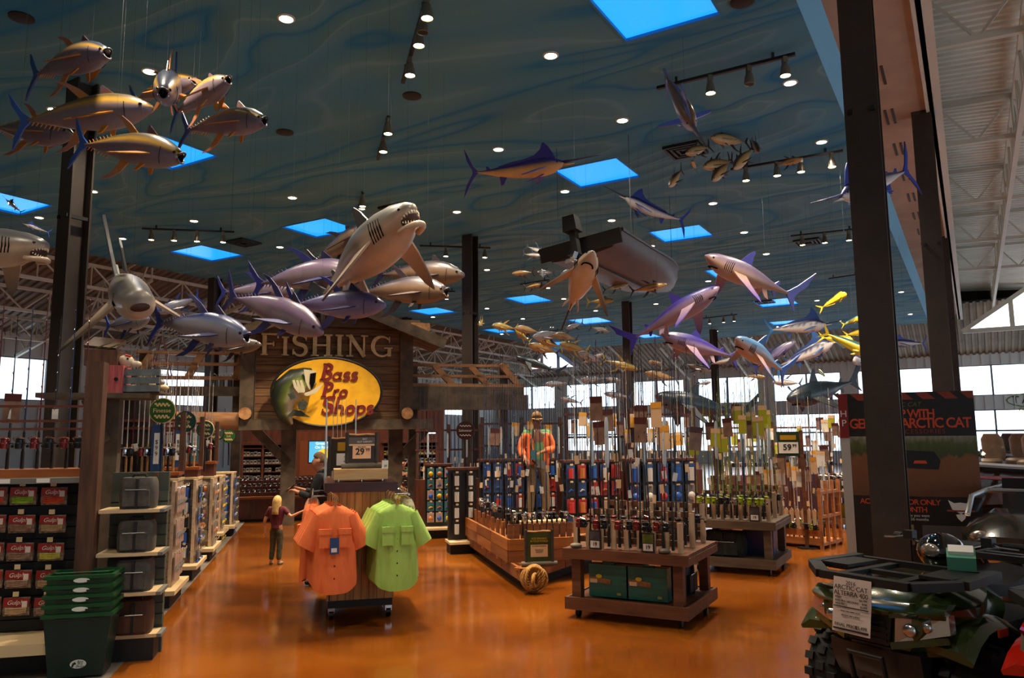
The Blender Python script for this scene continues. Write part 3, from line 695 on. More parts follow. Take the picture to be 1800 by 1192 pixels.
fish('marlin', 'marlinblue', (1590, 302), (1478, 347), 13, 12.2, 'blue tailed marlin passing behind the tall brown column', 0, 0, 0)
fish('marlin', 'marlindusk', (1171, 134), (1220, 226), 12.2, 10.9, 'marlin diving nose first below the largest skylight', 20, 0, 0)
fish('marlin', 'marlinstriped', (1358, 580), (1452, 570), 20, 19.4, 'striped white bellied marlin with tall pale blue tail', 0, 0, 0, 1.35)
fish('marlin', 'marlinstriped', (1372, 642), (1464, 602), 19, 18.4, 'striped marlin climbing below the white bellied one', 0, 0, 0, 1.25)
fish('marlin', 'marlinblue', (1622, 604), (1570, 602), 24, 23.8, 'small blue marlin behind the brown column', 0, 0, 0, wires=1)
fish('marlin', 'marlinblue', (84, 408), (44, 394), 15, 14.8, 'small dark marlin beside the pale shark head', 0, 0, 0, wires=1)
fish('marlin', 'smallsilver', (36, 372), (12, 352), 13, 13, 'tiny dark marlin silhouetted against a blue skylight', 0, 0, 0, wires=1)
fish('shark', 'greatwhite', (572, 516), (731, 370), 11.3, 9.2, 'huge gaping white bellied shark with teeth above the sign house', 12, 1, .0, 1.15)
fish('shark', 'paleshark', (204, 484), (248, 548), 10.8, 8.4, 'grey shark facing out with round open mouth and long tail', 12, 2, 0, .74)
fish('shark', 'greyshark', (-190, 430), (86, 440), 8.6, 8.3, 'brown shark head with half open jaws beside the steel column', 0, 1, 0, 1.05)
fish('shark', 'greyshark', (1000, 545), (1041, 446), 13.0, 11.2, 'pale bellied shark climbing in front of the boat hull', -22, 0, 0, 1.0)
fish('shark', 'mako', (1118, 592), (1266, 508), 14.6, 13.6, 'purple shark with violet tail swimming upward', 0, 0, 0, 1.0)
fish('shark', 'blueshark', (1386, 516), (1238, 454), 15, 14, 'mauve shark with violet fins nosing upward', -16, 0, 0, .95)
fish('shark', 'mako', (1286, 626), (1163, 592), 18, 17, 'dusky shark with brown pectoral below the purple one', -12, 0, 0, .95)
fish('shark', 'bluegreyshark', (1374, 650), (1292, 598), 17, 15.6, 'pale blue shark turning its brown underside', -20, 0, 0, 1.0)
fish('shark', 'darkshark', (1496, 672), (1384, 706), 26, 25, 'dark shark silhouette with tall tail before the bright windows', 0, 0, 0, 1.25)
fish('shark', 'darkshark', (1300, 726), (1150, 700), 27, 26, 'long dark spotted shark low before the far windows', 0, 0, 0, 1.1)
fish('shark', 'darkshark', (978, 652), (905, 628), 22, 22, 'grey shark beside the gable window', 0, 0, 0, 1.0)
G3 = 'small tuna school under the ceiling vent'
for (A_, B_, lb) in [((1310, 250), (1250, 242), 'small golden tuna topmost of the school by the ceiling vent'), ((1245, 258), (1205, 270), 'small golden tuna just in front of the dark ceiling vent'), ((1322, 246), (1334, 268), 'small pale tuna turning down at the edge of its school'),
                   ((1224, 296), (1216, 284), 'tiny pale tuna turned outward under the ceiling vent'), ((1197, 300), (1176, 328), 'small golden tuna nosing down apart from its school'), ((1285, 283), (1236, 294), 'small reddish tuna crossing another below its school'),
                   ((1282, 284), (1252, 318), 'small dark tuna crossing beneath the reddish one'), ((1322, 262), (1290, 297), 'small brown tuna diving behind the lamp track end'), ((1366, 290), (1411, 279), 'small yellow tuna beside the track lamps')]:
    fish('tuna', 'smallgold', A_, B_, 15.2, 14.8, lb, random.uniform(-8, 8), group=G3, wires=1, small=True)
G4 = 'golden fish school over the far rod racks'
for i, (A_, B_) in enumerate([((905, 578), (865, 572)), ((946, 584), (905, 576)), ((930, 600), (906, 582)), ((990, 588), (936, 592)), ((985, 610), (944, 596)), ((978, 620), (928, 606)), ((1030, 616), (984, 604)), ((1058, 636), (1016, 620)), ((848, 562), (842, 572)), ((1012, 596), (975, 588))]):
    fish('tuna', ('smallyellow', 'smallgold', 'smallyellow', 'smallsilver')[i % 4], A_, B_, 18 + .4 * (i % 3), 17.6 + .4 * (i % 3), 'small ' + ('yellow', 'brown gold', 'yellow', 'silver grey')[i % 4] + ' fish in the crowded school over the rods', random.uniform(-8, 8), group=G4, wires=1, small=True)
G5 = 'scattered small fish under the far ceiling'
for i, (A_, B_, pl, d, lb) in enumerate([((922, 447), (951, 450), 'smallsilver', 17, 'small silver tuna above the lamp heads near the boat'), ((928, 434), (962, 447), 'smallsilver', 17, 'small silver tuna beside its twin near the boat motor'), ((970, 432), (966, 442), 'smallsilver', 16.5, 'tiny striped fish hanging upright by the boat motor'),
        ((988, 430), (984, 442), 'smallsilver', 16.5, 'tiny striped fish hanging against the boat hull'), ((935, 479), (900, 481), 'smallgold', 17, 'small orange tuna left of the lamp heads'), ((952, 472), (955, 488), 'smallsilver', 17, 'tiny silver fish diving over the lamp heads'), ((972, 480), (945, 478), 'smallsilver', 17.2, 'small grey fish above the lamp heads'),
        ((924, 506), (950, 500), 'smallgold', 17, 'small gold fish glowing beside the lamps'), ((1001, 473), (986, 484), 'smallsilver', 17, 'tiny fish between the lamps and pale shark'), ((1064, 509), (1104, 499), 'smallgreen', 18, 'slim green mackerel under the boat hull'), ((1114, 511), (1172, 500), 'smallgold', 16.5, 'slim golden wahoo under the boat bow'),
        ((1036, 531), (1079, 528), 'smallyellow', 18, 'small yellow fish behind the pale shark fin'), ((1023, 568), (995, 578), 'smallsilver', 18, 'small silver fish under a thin skylight'), ((1040, 576), (1072, 583), 'smallsilver', 18, 'small speckled fish beside a thin skylight'),
        ((1064, 634), (1122, 650), 'smallyellow', 19, 'yellow backed fish crossing the far column'), ((1188, 666), (1134, 655), 'smallgold', 20, 'slim tan fish beyond the far column'), ((1062, 666), (1020, 668), 'smallsilver', 20, 'grey tuna over the rod tips near a gable window'), ((1056, 664), (1092, 670), 'smallsilver', 20.5, 'dark tuna over the rod tips beside the far column'),
        ((998, 674), (955, 676), 'smallsilver', 20, 'dark slim tuna beside the grey shark'), ((1106, 698), (1062, 692), 'smallsilver', 21, 'dark tuna silhouette before a far window'), ((1020, 708), (985, 700), 'smallsilver', 21, 'dark tuna silhouette over the mannequin cap'), ((1225, 676), (1250, 672), 'smallsilver', 23, 'dark tuna beside the slim far column'),
        ((1310, 661), (1345, 663), 'smallgold', 22, 'small tan fish under the pale blue shark'), ((1405, 674), (1358, 672), 'smallsilver', 23, 'pale slim marlin shaped fish at the window top'), ((1438, 648), (1450, 662), 'smallgreen', 20, 'small green lure fish above the dark shark'), ((1164, 638), (1140, 636), 'smallgold', 19, 'small orange fish between the dusky shark and column'),
        ((1205, 640), (1250, 652), 'smallsilver', 18, 'small sailfish under the dusky shark'), ((1250, 640), (1292, 632), 'smallsilver', 18.5, 'grey sailfish under the dusky shark tail'), ((1330, 645), (1398, 600), 'bluefin', 18.6, 'mauve sailfish between the striped marlin and pale shark'), ((1020, 640), (1060, 622), 'smallsilver', 22, 'small grey fish by the roof truss')]):
    fish('tuna', pl, A_, B_, d, d - .3, lb, random.uniform(-6, 6), fat=.8, group=G5, wires=1, small=True)
for (A_, B_, pl, d, lb) in [((1446, 540), (1488, 516), 'mahigold', 17, 'yellow dolphinfish swimming up under the lamp track'), ((1456, 588), (1526, 624), 'mahi', 16, 'large yellow dolphinfish slanting down behind the column'), ((1484, 570), (1512, 560), 'mahi', 17, 'small yellow green dolphinfish beside the column'),
                            ((1448, 594), (1500, 600), 'mahigold', 17.5, 'yellow dolphinfish between the striped marlins'), ((1490, 588), (1530, 582), 'mahigold', 18, 'yellow dolphinfish tail near the brown column'), ((1540, 650), (1500, 632), 'marlinblue', 17, 'blue green dolphinfish near the brown column')]:
    fish('mahi', pl, A_, B_, d, d - .4, lb, 0, group='dolphinfish near the brown column', wires=1)
# ---------------------------------------------------------------- hanging boat
def boat():
    st, bw = P(1024, 454, 14.6), P(1182, 494, 20.8)
    x = bw - st; x.z *= .3; L = x.length; x = x / L; y = Vector((0, 0, 1)).cross(x).normalized(); z = x.cross(y); q = R_(8); y, z = y * math.cos(q) - z * math.sin(q), z * math.cos(q) + y * math.sin(q)
    t = thing('hanging_boat', 'brown boat hull seen from below with outboard motor', 'boat')
    Mx = Matrix.Translation(st) @ Matrix((x, y, z)).transposed().to_4x4(); t.matrix_world = Mx
    M_h = mat('brown_boat_hull', '4a332c', '3c2822', rough=.45, scale=1.5); M_rim = mat('dark_boat_rim', '1c1512', rough=.4)
    rings = []
    for i in range(15):
        u = i / 14; xx = u * L; bm_ = .86 * (1 - max(0, (u - .45) / .55) ** 2.2) + .015; hgt = .36 + .2 * u * u; kz = .28 * max(0, (u - .6) / .4) ** 2
        rings.append([Vector((xx, bm_, hgt)), Vector((xx, bm_ * .93, .2 + kz)), Vector((xx, bm_ * .72, .07 + kz)), Vector((xx, 0, kz)), Vector((xx, -bm_ * .72, .07 + kz)), Vector((xx, -bm_ * .93, .2 + kz)), Vector((xx, -bm_, hgt))])
    m = MB(); m.loft(rings); part('hull', m, M_h, t, 1)
    m = MB()
    for k in (0, 6): m.tube([r[k] for r in rings], .035, 6)
    part('gunwale', m, M_rim, t)
    m = MB(); m.beam((0, 0, -.0), (L * .75, 0, -.02), .05, .06); part('keel', m, M_rim, t)
    m = MB(); m.box((-.03, 0, .24), (.06, 1.7, .3)); part('transom', m, M_rim, t)
    mo = MB(); mo.box((-.3, 0, .62), (.36, .28, .3), top=(.8, .85)); o = part('outboard_motor', mo, M_black, t)
    mo = MB(); mo.box((-.28, 0, .16), (.2, .12, .7)); mo.box((-.3, 0, -.12), (.34, .05, .2)); mo.box((-.32, 0, .0), (.4, .22, .02)); part('motor_leg', mo, M_black, o)
    mo = MB()
    for k in range(3):
        q = 2.1 * k; mo.box((-.52, .1 * math.cos(q), -.12 + .1 * math.sin(q)), (.03, .12, .08), Matrix.Rotation(q, 3, 'X') @ Matrix.Rotation(.5, 3, 'Y'))
    mo.tube([(-.6, 0, -.12), (-.4, 0, -.12)], .045, 8); part('propeller', mo, mat('chrome', 'c8c8c8', rough=.2, metal=1), o)
    inv = Mx.inverted()
    for (u, v) in ((.12, .8), (.12, -.8), (.75, .5), (.75, -.5)):
        p = Mx @ Vector((u * L, v, .38)); mw = MB(); mw.tube([inv @ p, inv @ Vector((p.x, p.y, ZC))], .006, 5); part('suspension_wire', mw, M_wire, t)
boat()
# ================================================================ sign house
M_plank = mat('weathered_plank', '80593a', '5a3d24', rough=.7, scale=3, stretch=(.6, 3, 9), bump=.3)
M_plank2 = mat('weathered_plank_light', '8f6a44', '6a4a2c', rough=.7, scale=3, stretch=(.6, 3, 9), bump=.3)
M_beam = mat('dark_timber', '5e4e3c', '3e3224', rough=.75, scale=4, stretch=(1, 1, 1), bump=.3)
M_logend = mat('pale_log_end', 'b88858', '8a5c34', rough=.7, scale=8)
M_tanlog = mat('tan_log', '9a6b42', '6e4728', rough=.7, scale=3, stretch=(.5, 3, 3), bump=.3)
M_letter = mat('tan_letter_face', 'e0c48e', 'ccaa70', rough=.5, scale=10)
M_letred = mat('dark_red_letter', '6e1410', rough=.4)
M_yellow = mat('yellow_sign_board', 'e8b010', 'd8a008', rough=.5, scale=5)
M_redwood = mat('reddish_cabinet_wood', '5c2a14', '3e1b0d', rough=.5, scale=3, stretch=(4, 4, .6))
M_orange = mat('orange_brown_wood', '9a5220', '7a3e16', rough=.45, scale=3, stretch=(.6, 4, 4))
HC = P(577, 771, 17.5); HC.z = 0
def HL(px, py, dy=0.0):            # pixel on the sign plane -> local coordinates of the sign house
    p = P(px, py, 17.5); r = (p - HC); return Vector((r.dot(DN), dy, p.z))
K = 17.5 / 1350
def ribbon(mb, pts, w, fn, t0, t1):
    """stroke with width list along 2-D points"""
    n = len(pts); ws = w if isinstance(w, list) else [w] * n; L_, R2_ = [], []
    for i, (x, y) in enumerate(pts):
        a = pts[max(i - 1, 0)]; b = pts[min(i + 1, n - 1)]; dx, dy = b[0] - a[0], b[1] - a[1]; q = math.hypot(dx, dy) or 1; nx, ny = -dy / q, dx / q
        L_.append((x + nx * ws[i] / 2, y + ny * ws[i] / 2)); R2_.append((x - nx * ws[i] / 2, y - ny * ws[i] / 2))
    for i in range(n - 1): mb.prism([L_[i], R2_[i], R2_[i + 1], L_[i + 1]], fn, t0, t1)
def arc(cx, cy, rx, ry, a0, a1, n=10): return [(cx + rx * math.cos(R_(a0 + (a1 - a0) * i / n)), cy + ry * math.sin(R_(a0 + (a1 - a0) * i / n))) for i in range(n + 1)]
# serif strokes in a unit box: (points, width)
TH, TN, SF = .17, .075, .06
def vstem(x, y0=0, y1=1, w=TH): return ([(x, y0), (x, y1)], w)
def serif(x, y, w=.3): return ([(x - w / 2, y), (x + w / 2, y)], SF)
GLY = {
 'F': ([vstem(.18), serif(.18, .03), ([(.05, .96), (.72, .96)], .08), ([(.72, 1), (.72, .78)], .06), ([(.2, .52), (.55, .52)], .08), ([(.55, .62), (.55, .42)], .06)], .78),
 'I': ([vstem(.17), serif(.17, .03, .34), serif(.17, .97, .34)], .36),
 'H': ([vstem(.18), vstem(.74), serif(.18, .03, .34), serif(.18, .97, .34), serif(.74, .03, .34), serif(.74, .97, .34), ([(.2, .5), (.72, .5)], .08)], .94),
 'N': ([([(.18, 0), (.18, 1)], .08), ([(.76, 0), (.76, 1)], .08), ([(.14, 1), (.78, 0)], .17), serif(.16, .03, .3), serif(.12, .97, .28), serif(.78, .97, .3)], .96),
 'S': ([(arc(.34, .74, .24, .22, 20, 270, 10) + arc(.34, .26, .26, .25, 90, -160, 10), [.08, .1, .11, .12, .13, .14, .15, .16, .17, .17, .17, .17, .17, .17, .16, .15, .14, .12, .1, .09, .08, .08]), ([(.585, .7), (.6, .95)], .05), ([(.07, .3), (.06, .04)], .05)], .68),
 'G': ([(arc(.48, .5, .4, .46, 45, 325, 16), [.07, .08, .09, .1, .13, .16, .17, .18, .17, .16, .13, .1, .09, .08, .08, .08, .08]), ([(.8, .04), (.8, .42)], .15), serif(.76, .42, .36), ([(.8, .96), (.8, .68)], .05)], .98),
 'B': ([vstem(.2), serif(.14, .03, .24), serif(.14, .97, .24), (arc(.25, .75, .32, .22, 90, -90, 8), .11), (arc(.25, .27, .38, .25, 90, -90, 8), .12)], .72),
 'P': ([vstem(.2), serif(.2, .03, .34), serif(.14, .97, .24), (arc(.25, .72, .36, .25, 90, -90, 8), .12)], .68),
 'a': ([(arc(.26, .24, .2, .21, 0, 360, 14), .085), vstem(.46, 0, .5, .1), ([(.48, .04), (.6, .06)], .07)], .62),
 's': ([(arc(.23, .36, .15, .12, 30, 270, 8) + arc(.23, .12, .16, .12, 90, -160, 8), .095)], .46),
 'r': ([vstem(.16, 0, .5, .12), (arc(.34, .28, .18, .2, 170, 60, 6), .1), serif(.16, .03, .28)], .5),
 'o': ([(arc(.27, .24, .21, .22, 0, 360, 14), .11)], .56),
 'h': ([vstem(.14, 0, 1, .12), (arc(.32, .26, .19, .21, 180, 0, 8), .1), vstem(.51, 0, .28, .12), serif(.14, .03, .24), serif(.53, .03, .22)], .68),
 'p': ([vstem(.14, -.35, .5, .12), (arc(.32, .24, .22, .22, 0, 360, 14), .1), serif(.14, -.33, .26)], .62),
}
def glyph(ch, h, t0, t1, x0, z0, shear=0, xs=1, bold=1):
    m = MB(); st, adv = GLY[ch]
    for pts, w in st: ribbon(m, pts, [k * bold for k in w] if isinstance(w, list) else w * bold, lambda u, v, t: Vector((x0 + (u * xs + v * shear) * h, t, z0 + v * h)), t0, t1)
    return m, adv * h * xs
def sign_house():
    t = thing('sign_house', 'timber sign house with plank front, gable roof and log posts', 'sign house', HC, RZD)
    z0, z1 = HL(577, 737).z, HL(577, 577).z; xl, xr = HL(450, 700).x, HL(712, 700).x
    n = 12; hh = (z1 - z0) / n
    for k in range(n):
        m = MB(); m.box(((xl + xr) / 2, .06 + .012 * random.random(), z0 + hh * (k + .5)), (xr - xl, .06, hh * .93)); part('plank', m, M_plank if k % 3 else M_plank2, t)
    m = MB(); m.b2((xl, .1, z0), (xr, .16, z1)); part('backing', m, M_black, t)
    for px in (437, 717):
        x = HL(px, 700).x; m = MB(); m.b2((x - .15, -.12, z0 - .02), (x + .15, .18, z1 + .05)); part('post', m, M_beam, t)
        m = MB(); m.tube([(x, -.34, z0 + .12), (x, .3, z0 + .12)], .14, 12); lg = part('log', m, M_beam, t, 1)
        m = MB(); m.tube([(x, -.36, z0 + .12), (x, -.335, z0 + .12)], .135, 12); part('log_end', m, M_logend, lg)
    m = MB(); m.b2((HL(425, 740).x, -.25, z0 - .24), (HL(765, 740).x, .2, z0 - .005)); part('lower_beam', m, M_beam, t)
    m = MB(); m.b2((xl - .1, -.28, z1), (xr + .35, .1, z1 + .2)); part('upper_beam', m, M_beam, t)
    m = MB(); m.box((xr + .33, -.3, z1 - .02), (.42, .5, .24)); part('bracket_block', m, M_logend, t)
    # gable roof
    ax, az_ = HL(592, 533).x, HL(592, 533).z; ex, ez = HL(780, 603).x, HL(780, 603).z
    for sg in (1, -1):
        for j in range(9):
            m = MB(); y0 = -.75 + .21 * j
            m.beam((ax, y0, az_), (ax + sg * (ex - ax), y0, ez), .2, .09); part('roof_board', m, M_plank if j % 2 else M_beam, t)
        m = MB(); m.beam((ax, -.87, az_ - .05), (ax + sg * (ex - ax), -.87, ez - .05), .06, .24); part('barge_board', m, M_beam, t)
    m = MB(); m.prism([(xl, z1 + .2), (xr + .2, z1 + .2), (ax, az_ - .06)], xz, .0, .06); part('gable_panel', m, M_plank, t)
    # posts and braces below
    for px, sg in ((507, 1), (700, -1)):
        x = HL(px, 800).x; m = MB(); m.b2((x - .16, .2, 0), (x + .16, .45, z0 - .1)); part('lower_post', m, M_beam, t)
        m = MB(); m.beam((x, .3, HL(px, 815).z), (x - sg * .75, .3, z0 - .2), .2); part('brace', m, M_beam, t)
    # FISHING
    x = HL(460, 600).x; zb, zt = HL(460, 628).z, HL(460, 590).z; h = zt - zb; full = HL(696, 600).x - x
    adv = sum(GLY[c][1] for c in 'FISHING') + 6 * .1; xs = full / (adv * h)
    lt = thing('fishing_sign', 'raised tan serif letters spelling FISHING on the plank wall', 'sign', HC, RZD)
    for i, ch in enumerate('FISHING'):
        hc = h * (.86 if i == 1 else 1)
        m, ad = glyph(ch, hc, -.09, -.03, x, zb, 0, xs); lo = part('letter', m, M_letter, lt)
        m, _ = glyph(ch, hc, -.03, .028, x + .012, zb - .012, 0, xs * 1.02); part('letter_side', m, M_letred, lo); x += ad + .1 * h * xs
    # oval sign
    c = HL(575, 691); rx, rz = 91 * K, 58 * K
    s = thing('oval_store_sign', 'yellow oval store sign with red italic lettering and leaping bass', 'sign', HC, RZD)
    m = MB(); m.prism(ell(rx, rz, 48, c.x, c.z), xz, -.42, -.3); part('board', m, M_yellow, s)
    m = MB(); m.tube([(c.x + (rx + .01) * math.cos(a), -.4, c.z + (rz + .01) * math.sin(a)) for a in [2 * math.pi * k / 48 for k in range(49)]], .035, 6); part('rim', m, M_black, s)
    m = MB()
    for dx in (-.4, .4): m.b2((c.x + dx - .05, -.3, c.z - .3), (c.x + dx + .05, .03, c.z + .3))
    part('mount', m, M_black, s)
    for word, px, py, hp in (('Bass', 561, 671, 30), ('Pro', 563, 700, 27), ('Shops', 563, 729, 31)):
        p0 = HL(px, py); x = p0.x; h = hp * K * .95
        for ch in word:
            m, ad = glyph(ch, h, -.45, -.415, x, p0.z, .22, 1.0, 1.45); part('letter', m, M_letred, s); x += ad * 1.0
    # leaping bass in relief
    M_b = vmat('painted_bass', .4, 0, .3, .35, 9)
    pts = [(513, 748, 4), (503, 730, 12), (500, 708, 21), (508, 688, 25), (524, 674, 24), (540, 668, 19), (552, 664, 14)]
    rings, cols = [], []
    gd, gl, gw = hx('222a20')[:3], hx('5c6a20')[:3], hx('c8c2a4')[:3]
    for i, (px, py, r) in enumerate(pts):
        p = HL(px, py); a = HL(*pts[max(i - 1, 0)][:2]); b = HL(*pts[min(i + 1, len(pts) - 1)][:2]); d = (b - a).normalized(); nrm = Vector((-d.z, 0, d.x)); rr = r * K
        ring = []
        for k in range(12):
            q = 2 * math.pi * k / 12; cc = math.cos(q); ring.append(Vector((p.x, -.46, p.z)) + nrm * rr * cc + Vector((0, -rr * .6 * math.sin(q), 0)))
            cols.append(gd if cc > .45 else gl if cc > -.2 else gw)
        rings.append(ring)
    m = MB(); m.loft(rings, True, cols); bf = part('bass_body', m, M_b, s, 2)
    def plate(name, pxs, y0, mm, th=.03): 
        q = MB(); q.prism([(HL(x_, y_).x, HL(x_, y_).z) for x_, y_ in pxs], xz, y0, y0 + th); part(name, q, mm, bf)
    M_bw, M_bd, M_bg = mat('bass_pale', 'b8b094', rough=.5), mat('bass_dark_fin', '3a4034', '20241c', rough=.5, scale=20), mat('bass_gill', '6c7a2a', '454f1c', rough=.5, scale=14)
    plate('upper_jaw', [(535, 655), (556, 657), (553, 675), (545, 690), (538, 676)], -.7, M_bw)
    plate('lower_jaw', [(530, 696), (545, 692), (569, 677), (556, 694), (540, 700)], -.72, M_bw)
    plate('mouth', [(546, 662), (556, 660), (554, 676), (548, 690), (545, 678)], -.72, M_mouth)
    plate('gill_cover', [(518, 672), (530, 668), (540, 680), (536, 694), (524, 692)], -.74, M_bg)
    for gx in (0, 6, 12): plate('gill_arc', [(516 + gx, 674), (520 + gx, 673), (524 + gx, 684), (530 + gx * .6, 693), (526 + gx * .6, 695), (519 + gx, 686)], -.76, M_bw, .02)
    plate('dorsal_fin', [(490, 690), (498, 668), (512, 660), (512, 674), (502, 690)], -.5, M_bd)
    plate('tail_fin', [(505, 735), (520, 733), (546, 735), (530, 724), (518, 722)], -.56, M_bd)
    plate('pectoral_fin', [(524, 712), (534, 704), (542, 712), (536, 724), (526, 722)], -.7, M_bd)
    plate('side_fin', [(508, 697), (518, 694), (522, 702), (514, 707)], -.74, M_bd)
    return t
sign_house()
# ---------------------------------------------------------------- loft beams left and right of the sign
def loft(label, bars, braces, cat='loft railing'):
    t = thing('loft_railing', label, cat, HC, RZD)
    for (x0, x1, y, th) in bars:
        a, b = HL(x0, y), HL(x1, y); m = MB(); m.b2((a.x, .35, a.z - th * K / 2), (b.x, .5, a.z + th * K / 2)); part('rail', m, M_beam if th > 6 else M_tanlog, t)
    for (xa, ya, xb, yb) in braces:
        a, b = HL(xa, ya), HL(xb, yb); m = MB(); m.beam((a.x, .43, a.z), (b.x, .43, b.z), .16, .14); part('brace', m, M_tanlog, t)
    a, b = HL(bars[0][0], 700), HL(bars[0][1], 700)
    for x in (a.x + .1, b.x - .1):
        m = MB(); m.b2((x - .1, .52, 0), (x + .1, .72, HL(0, bars[0][2]).z)); part('post', m, M_beam, t)
    return t
loft('timber loft railing behind the green round signs', [(250, 425, 624, 4), (250, 425, 643, 5), (250, 425, 667, 6), (250, 425, 690, 16)], [(250, 668, 275, 628), (335, 665, 358, 625), (415, 668, 425, 628)])
loft('timber loft railing behind the middle steel column', [(728, 922, 635, 5), (728, 938, 655, 5), (728, 952, 672, 6), (728, 952, 686, 22)], [(775, 635, 810, 670), (845, 635, 880, 670), (905, 630, 940, 668)])
m = MB(); p0, p1 = HL(190, 738), HL(425, 742); m.tube([(p0.x, -.1, p0.z), (p1.x, -.1, p1.z)], [.18, .2], 14)
o = part('loft_log', m, M_tanlog, None, 1, HC, RZD); tag(o, 'thick tan log beam under the timber loft', 'log beam')
m = MB(); p0, p1 = HL(728, 700), HL(955, 720); m.b2((p0.x, .1, HL(0, 725).z), (p1.x, .34, HL(0, 697).z)); o = part('loft_fascia', m, M_beam, None, False, HC, RZD); tag(o, 'dark timber fascia under the loft beside the middle column', 'beam')
# things stored on the lofts
for i, (px, py, r, hgt, c) in enumerate([(373, 690, 5, 14, '6a6a66'), (387, 690, 5, 13, '8a8478'), (401, 690, 5, 13, '5c5a58'), (414, 690, 4.5, 12, '76726a')]):
    p = HL(px, py + 6, .72); m = MB(); m.cyl((p.x, .9, HL(0, 682).z), r * K, hgt * K, 12); m.tube([(p.x + r * K * math.cos(a), .9, HL(0, 682).z + hgt * K + .12 * math.sin(a)) for a in (0, .8, 1.57, 2.3, 3.14)], .008, 4)
    tag(part('bucket', m, mat('bucket_%d' % i, c, rough=.4, metal=.4), None, 1, HC, RZD), ('dark', 'light grey', 'dull', 'dented')[i] + ' metal bucket on the loft ledge beside the plank sign', 'bucket', 'buckets on the loft')
# ---------------------------------------------------------------- back room: counter, cabinets, screen
def HB(px, py, d): p = P(px, py, d); r = p - HC; return Vector((r.dot(DN), r.dot(DS), p.z))
c0, c1 = Zp(428, 918), Zp(775, 915); 
cw = (c1 - c0).dot(DN); CO = c0
ct = thing('reel_counter', 'long dark wooden reel counter below the sign house', 'counter', CO, RZD)
m = MB(); m.b2((-.3, 0, .06), (cw, .75, .52)); part('front_panel', m, M_redwood, ct)
m = MB(); m.b2((-.3, .05, 0), (cw, .7, .06)); part('toe_kick', m, M_black, ct)
m = MB(); m.b2((-.33, -.05, .52), (cw, .8, .57)); part('counter_top', m, M_orange, ct)
for k in range(3):
    m = MB(); m.b2((-.3, .12 + .2 * k, .57), (cw, .17 + .2 * k, .66 + .13 * k)); part('reel_step', m, M_redwood, ct)
M_chrome = mat('chrome', 'c8c8c8', rough=.2, metal=1); M_dk = mat('dark_reel_metal', '26262a', rough=.3, metal=.6); M_gold = mat('gold_reel_metal', 'c8a050', rough=.25, metal=.9)
def reel_mesh():
    a = MB(); a.lathe([(.012, -.03), (.03, -.028), (.034, -.01), (.026, -.008), (.026, .012), (.034, .014), (.03, .03), (.012, .034)], 10)
    b = MB(); b.tube([(0, 0, .034), (.02, -.03, .05), (.03, -.06, .055)], .006, 5); b.ball((.03, -.065, .055), .013, 6, 5)
    return a.mesh('spool', 1), b.mesh('crank', 1)
RA, RB_ = reel_mesh()
nr = 0
for row in range(3):
    for k in range(38):
        x = -.15 + k * (cw / 38.5); loc = CO + DN * x + DS * (.14 + .2 * row) + Vector((0, 0, .7 + .13 * row))
        if P(600, 850, loc.y).x - .3 < loc.x < P(690, 850, loc.y).x: continue
        t = thing('fishing_reel', 'small shiny baitcast reel in the counter rows', 'fishing reel', loc, random.uniform(-.3, .3), 'reels in rows on the long counter')
        o = part('spool', RA, (M_dk, M_chrome, M_dk, M_gold)[(k + row) % 4], t); o.rotation_euler = (0, R_(90), 0); o = part('crank', RB_, M_chrome, t); o.rotation_euler = (0, R_(90), 0)
        nr += 1
def cabinet(px0, px1, pyt, pyb, d, rows, cols, label, bl, bcol, gname):
    a, b = HB(px0, pyb, d), HB(px1, pyt, d); t = thing('shelf_cabinet', label, 'cabinet', HC, RZD); y = a.y; W, Ht = b.x - a.x, b.z - a.z; zb = a.z
    m = MB(); m.b2((a.x, y + .45, 0), (b.x, y + .5, b.z)); part('back_panel', m, M_redwood, t)
    for x in (a.x, (a.x + b.x) / 2, b.x): m = MB(); m.b2((x - .03, y, 0), (x + .03, y + .45, b.z)); part('side_panel', m, M_redwood, t)
    m = MB(); m.b2((a.x - .05, y - .03, b.z), (b.x + .05, y + .5, b.z + .08)); part('cornice', m, M_redwood, t)
    for r in range(rows + 1):
        z = zb + Ht * r / (rows + .4); m = MB(); m.b2((a.x + .03, y, z - .025), (b.x - .03, y + .45, z)); part('shelf', m, M_redwood, t)
        if r == rows: break
        for c in range(cols):
            if random.random() < .12 or abs(c - (cols - 1) / 2) < .3: continue
            wbx = W / cols * .8; x = a.x + W * (c + .5) / cols; hb = Ht / (rows + .4) * random.uniform(.45, .6)
            q = MB(); q.box((0, 0, hb / 2), (wbx, .12, hb)); o = thing('tackle_carton', bl, 'box', HC + DN * x + DS * (y + .1) + Vector((0, 0, z)), RZD, gname)
            part('carton', q, bcol[(r * cols + c) % len(bcol)], o); q = MB(); q.box((0, -.062, hb * .55), (wbx * .7, .006, hb * .35)); part('printed_label', q, M_dk, o)
M_cart = [mat('white_carton', 'b4aca4', rough=.6), mat('grey_carton', '8f8a88', rough=.6), mat('cream_carton', 'a8a090', rough=.6)]
M_cart2 = [mat('blue_white_carton', '9aa2ac', rough=.6), mat('yellow_carton', 'a89030', rough=.6), mat('grey_carton', '8f8a88')]
cabinet(424, 497, 782, 858, 20.6, 5, 11, 'dark wooden cabinet of small cartons left of the wall screen', 'small pale carton on the cabinet left of the wall screen', M_cart, 'cartons left of the wall screen')
cabinet(672, 772, 778, 858, 20.8, 5, 13, 'dark wooden cabinet of small cartons behind the clerk', 'small pale carton on the cabinet behind the clerk', M_cart2, 'cartons behind the clerk')
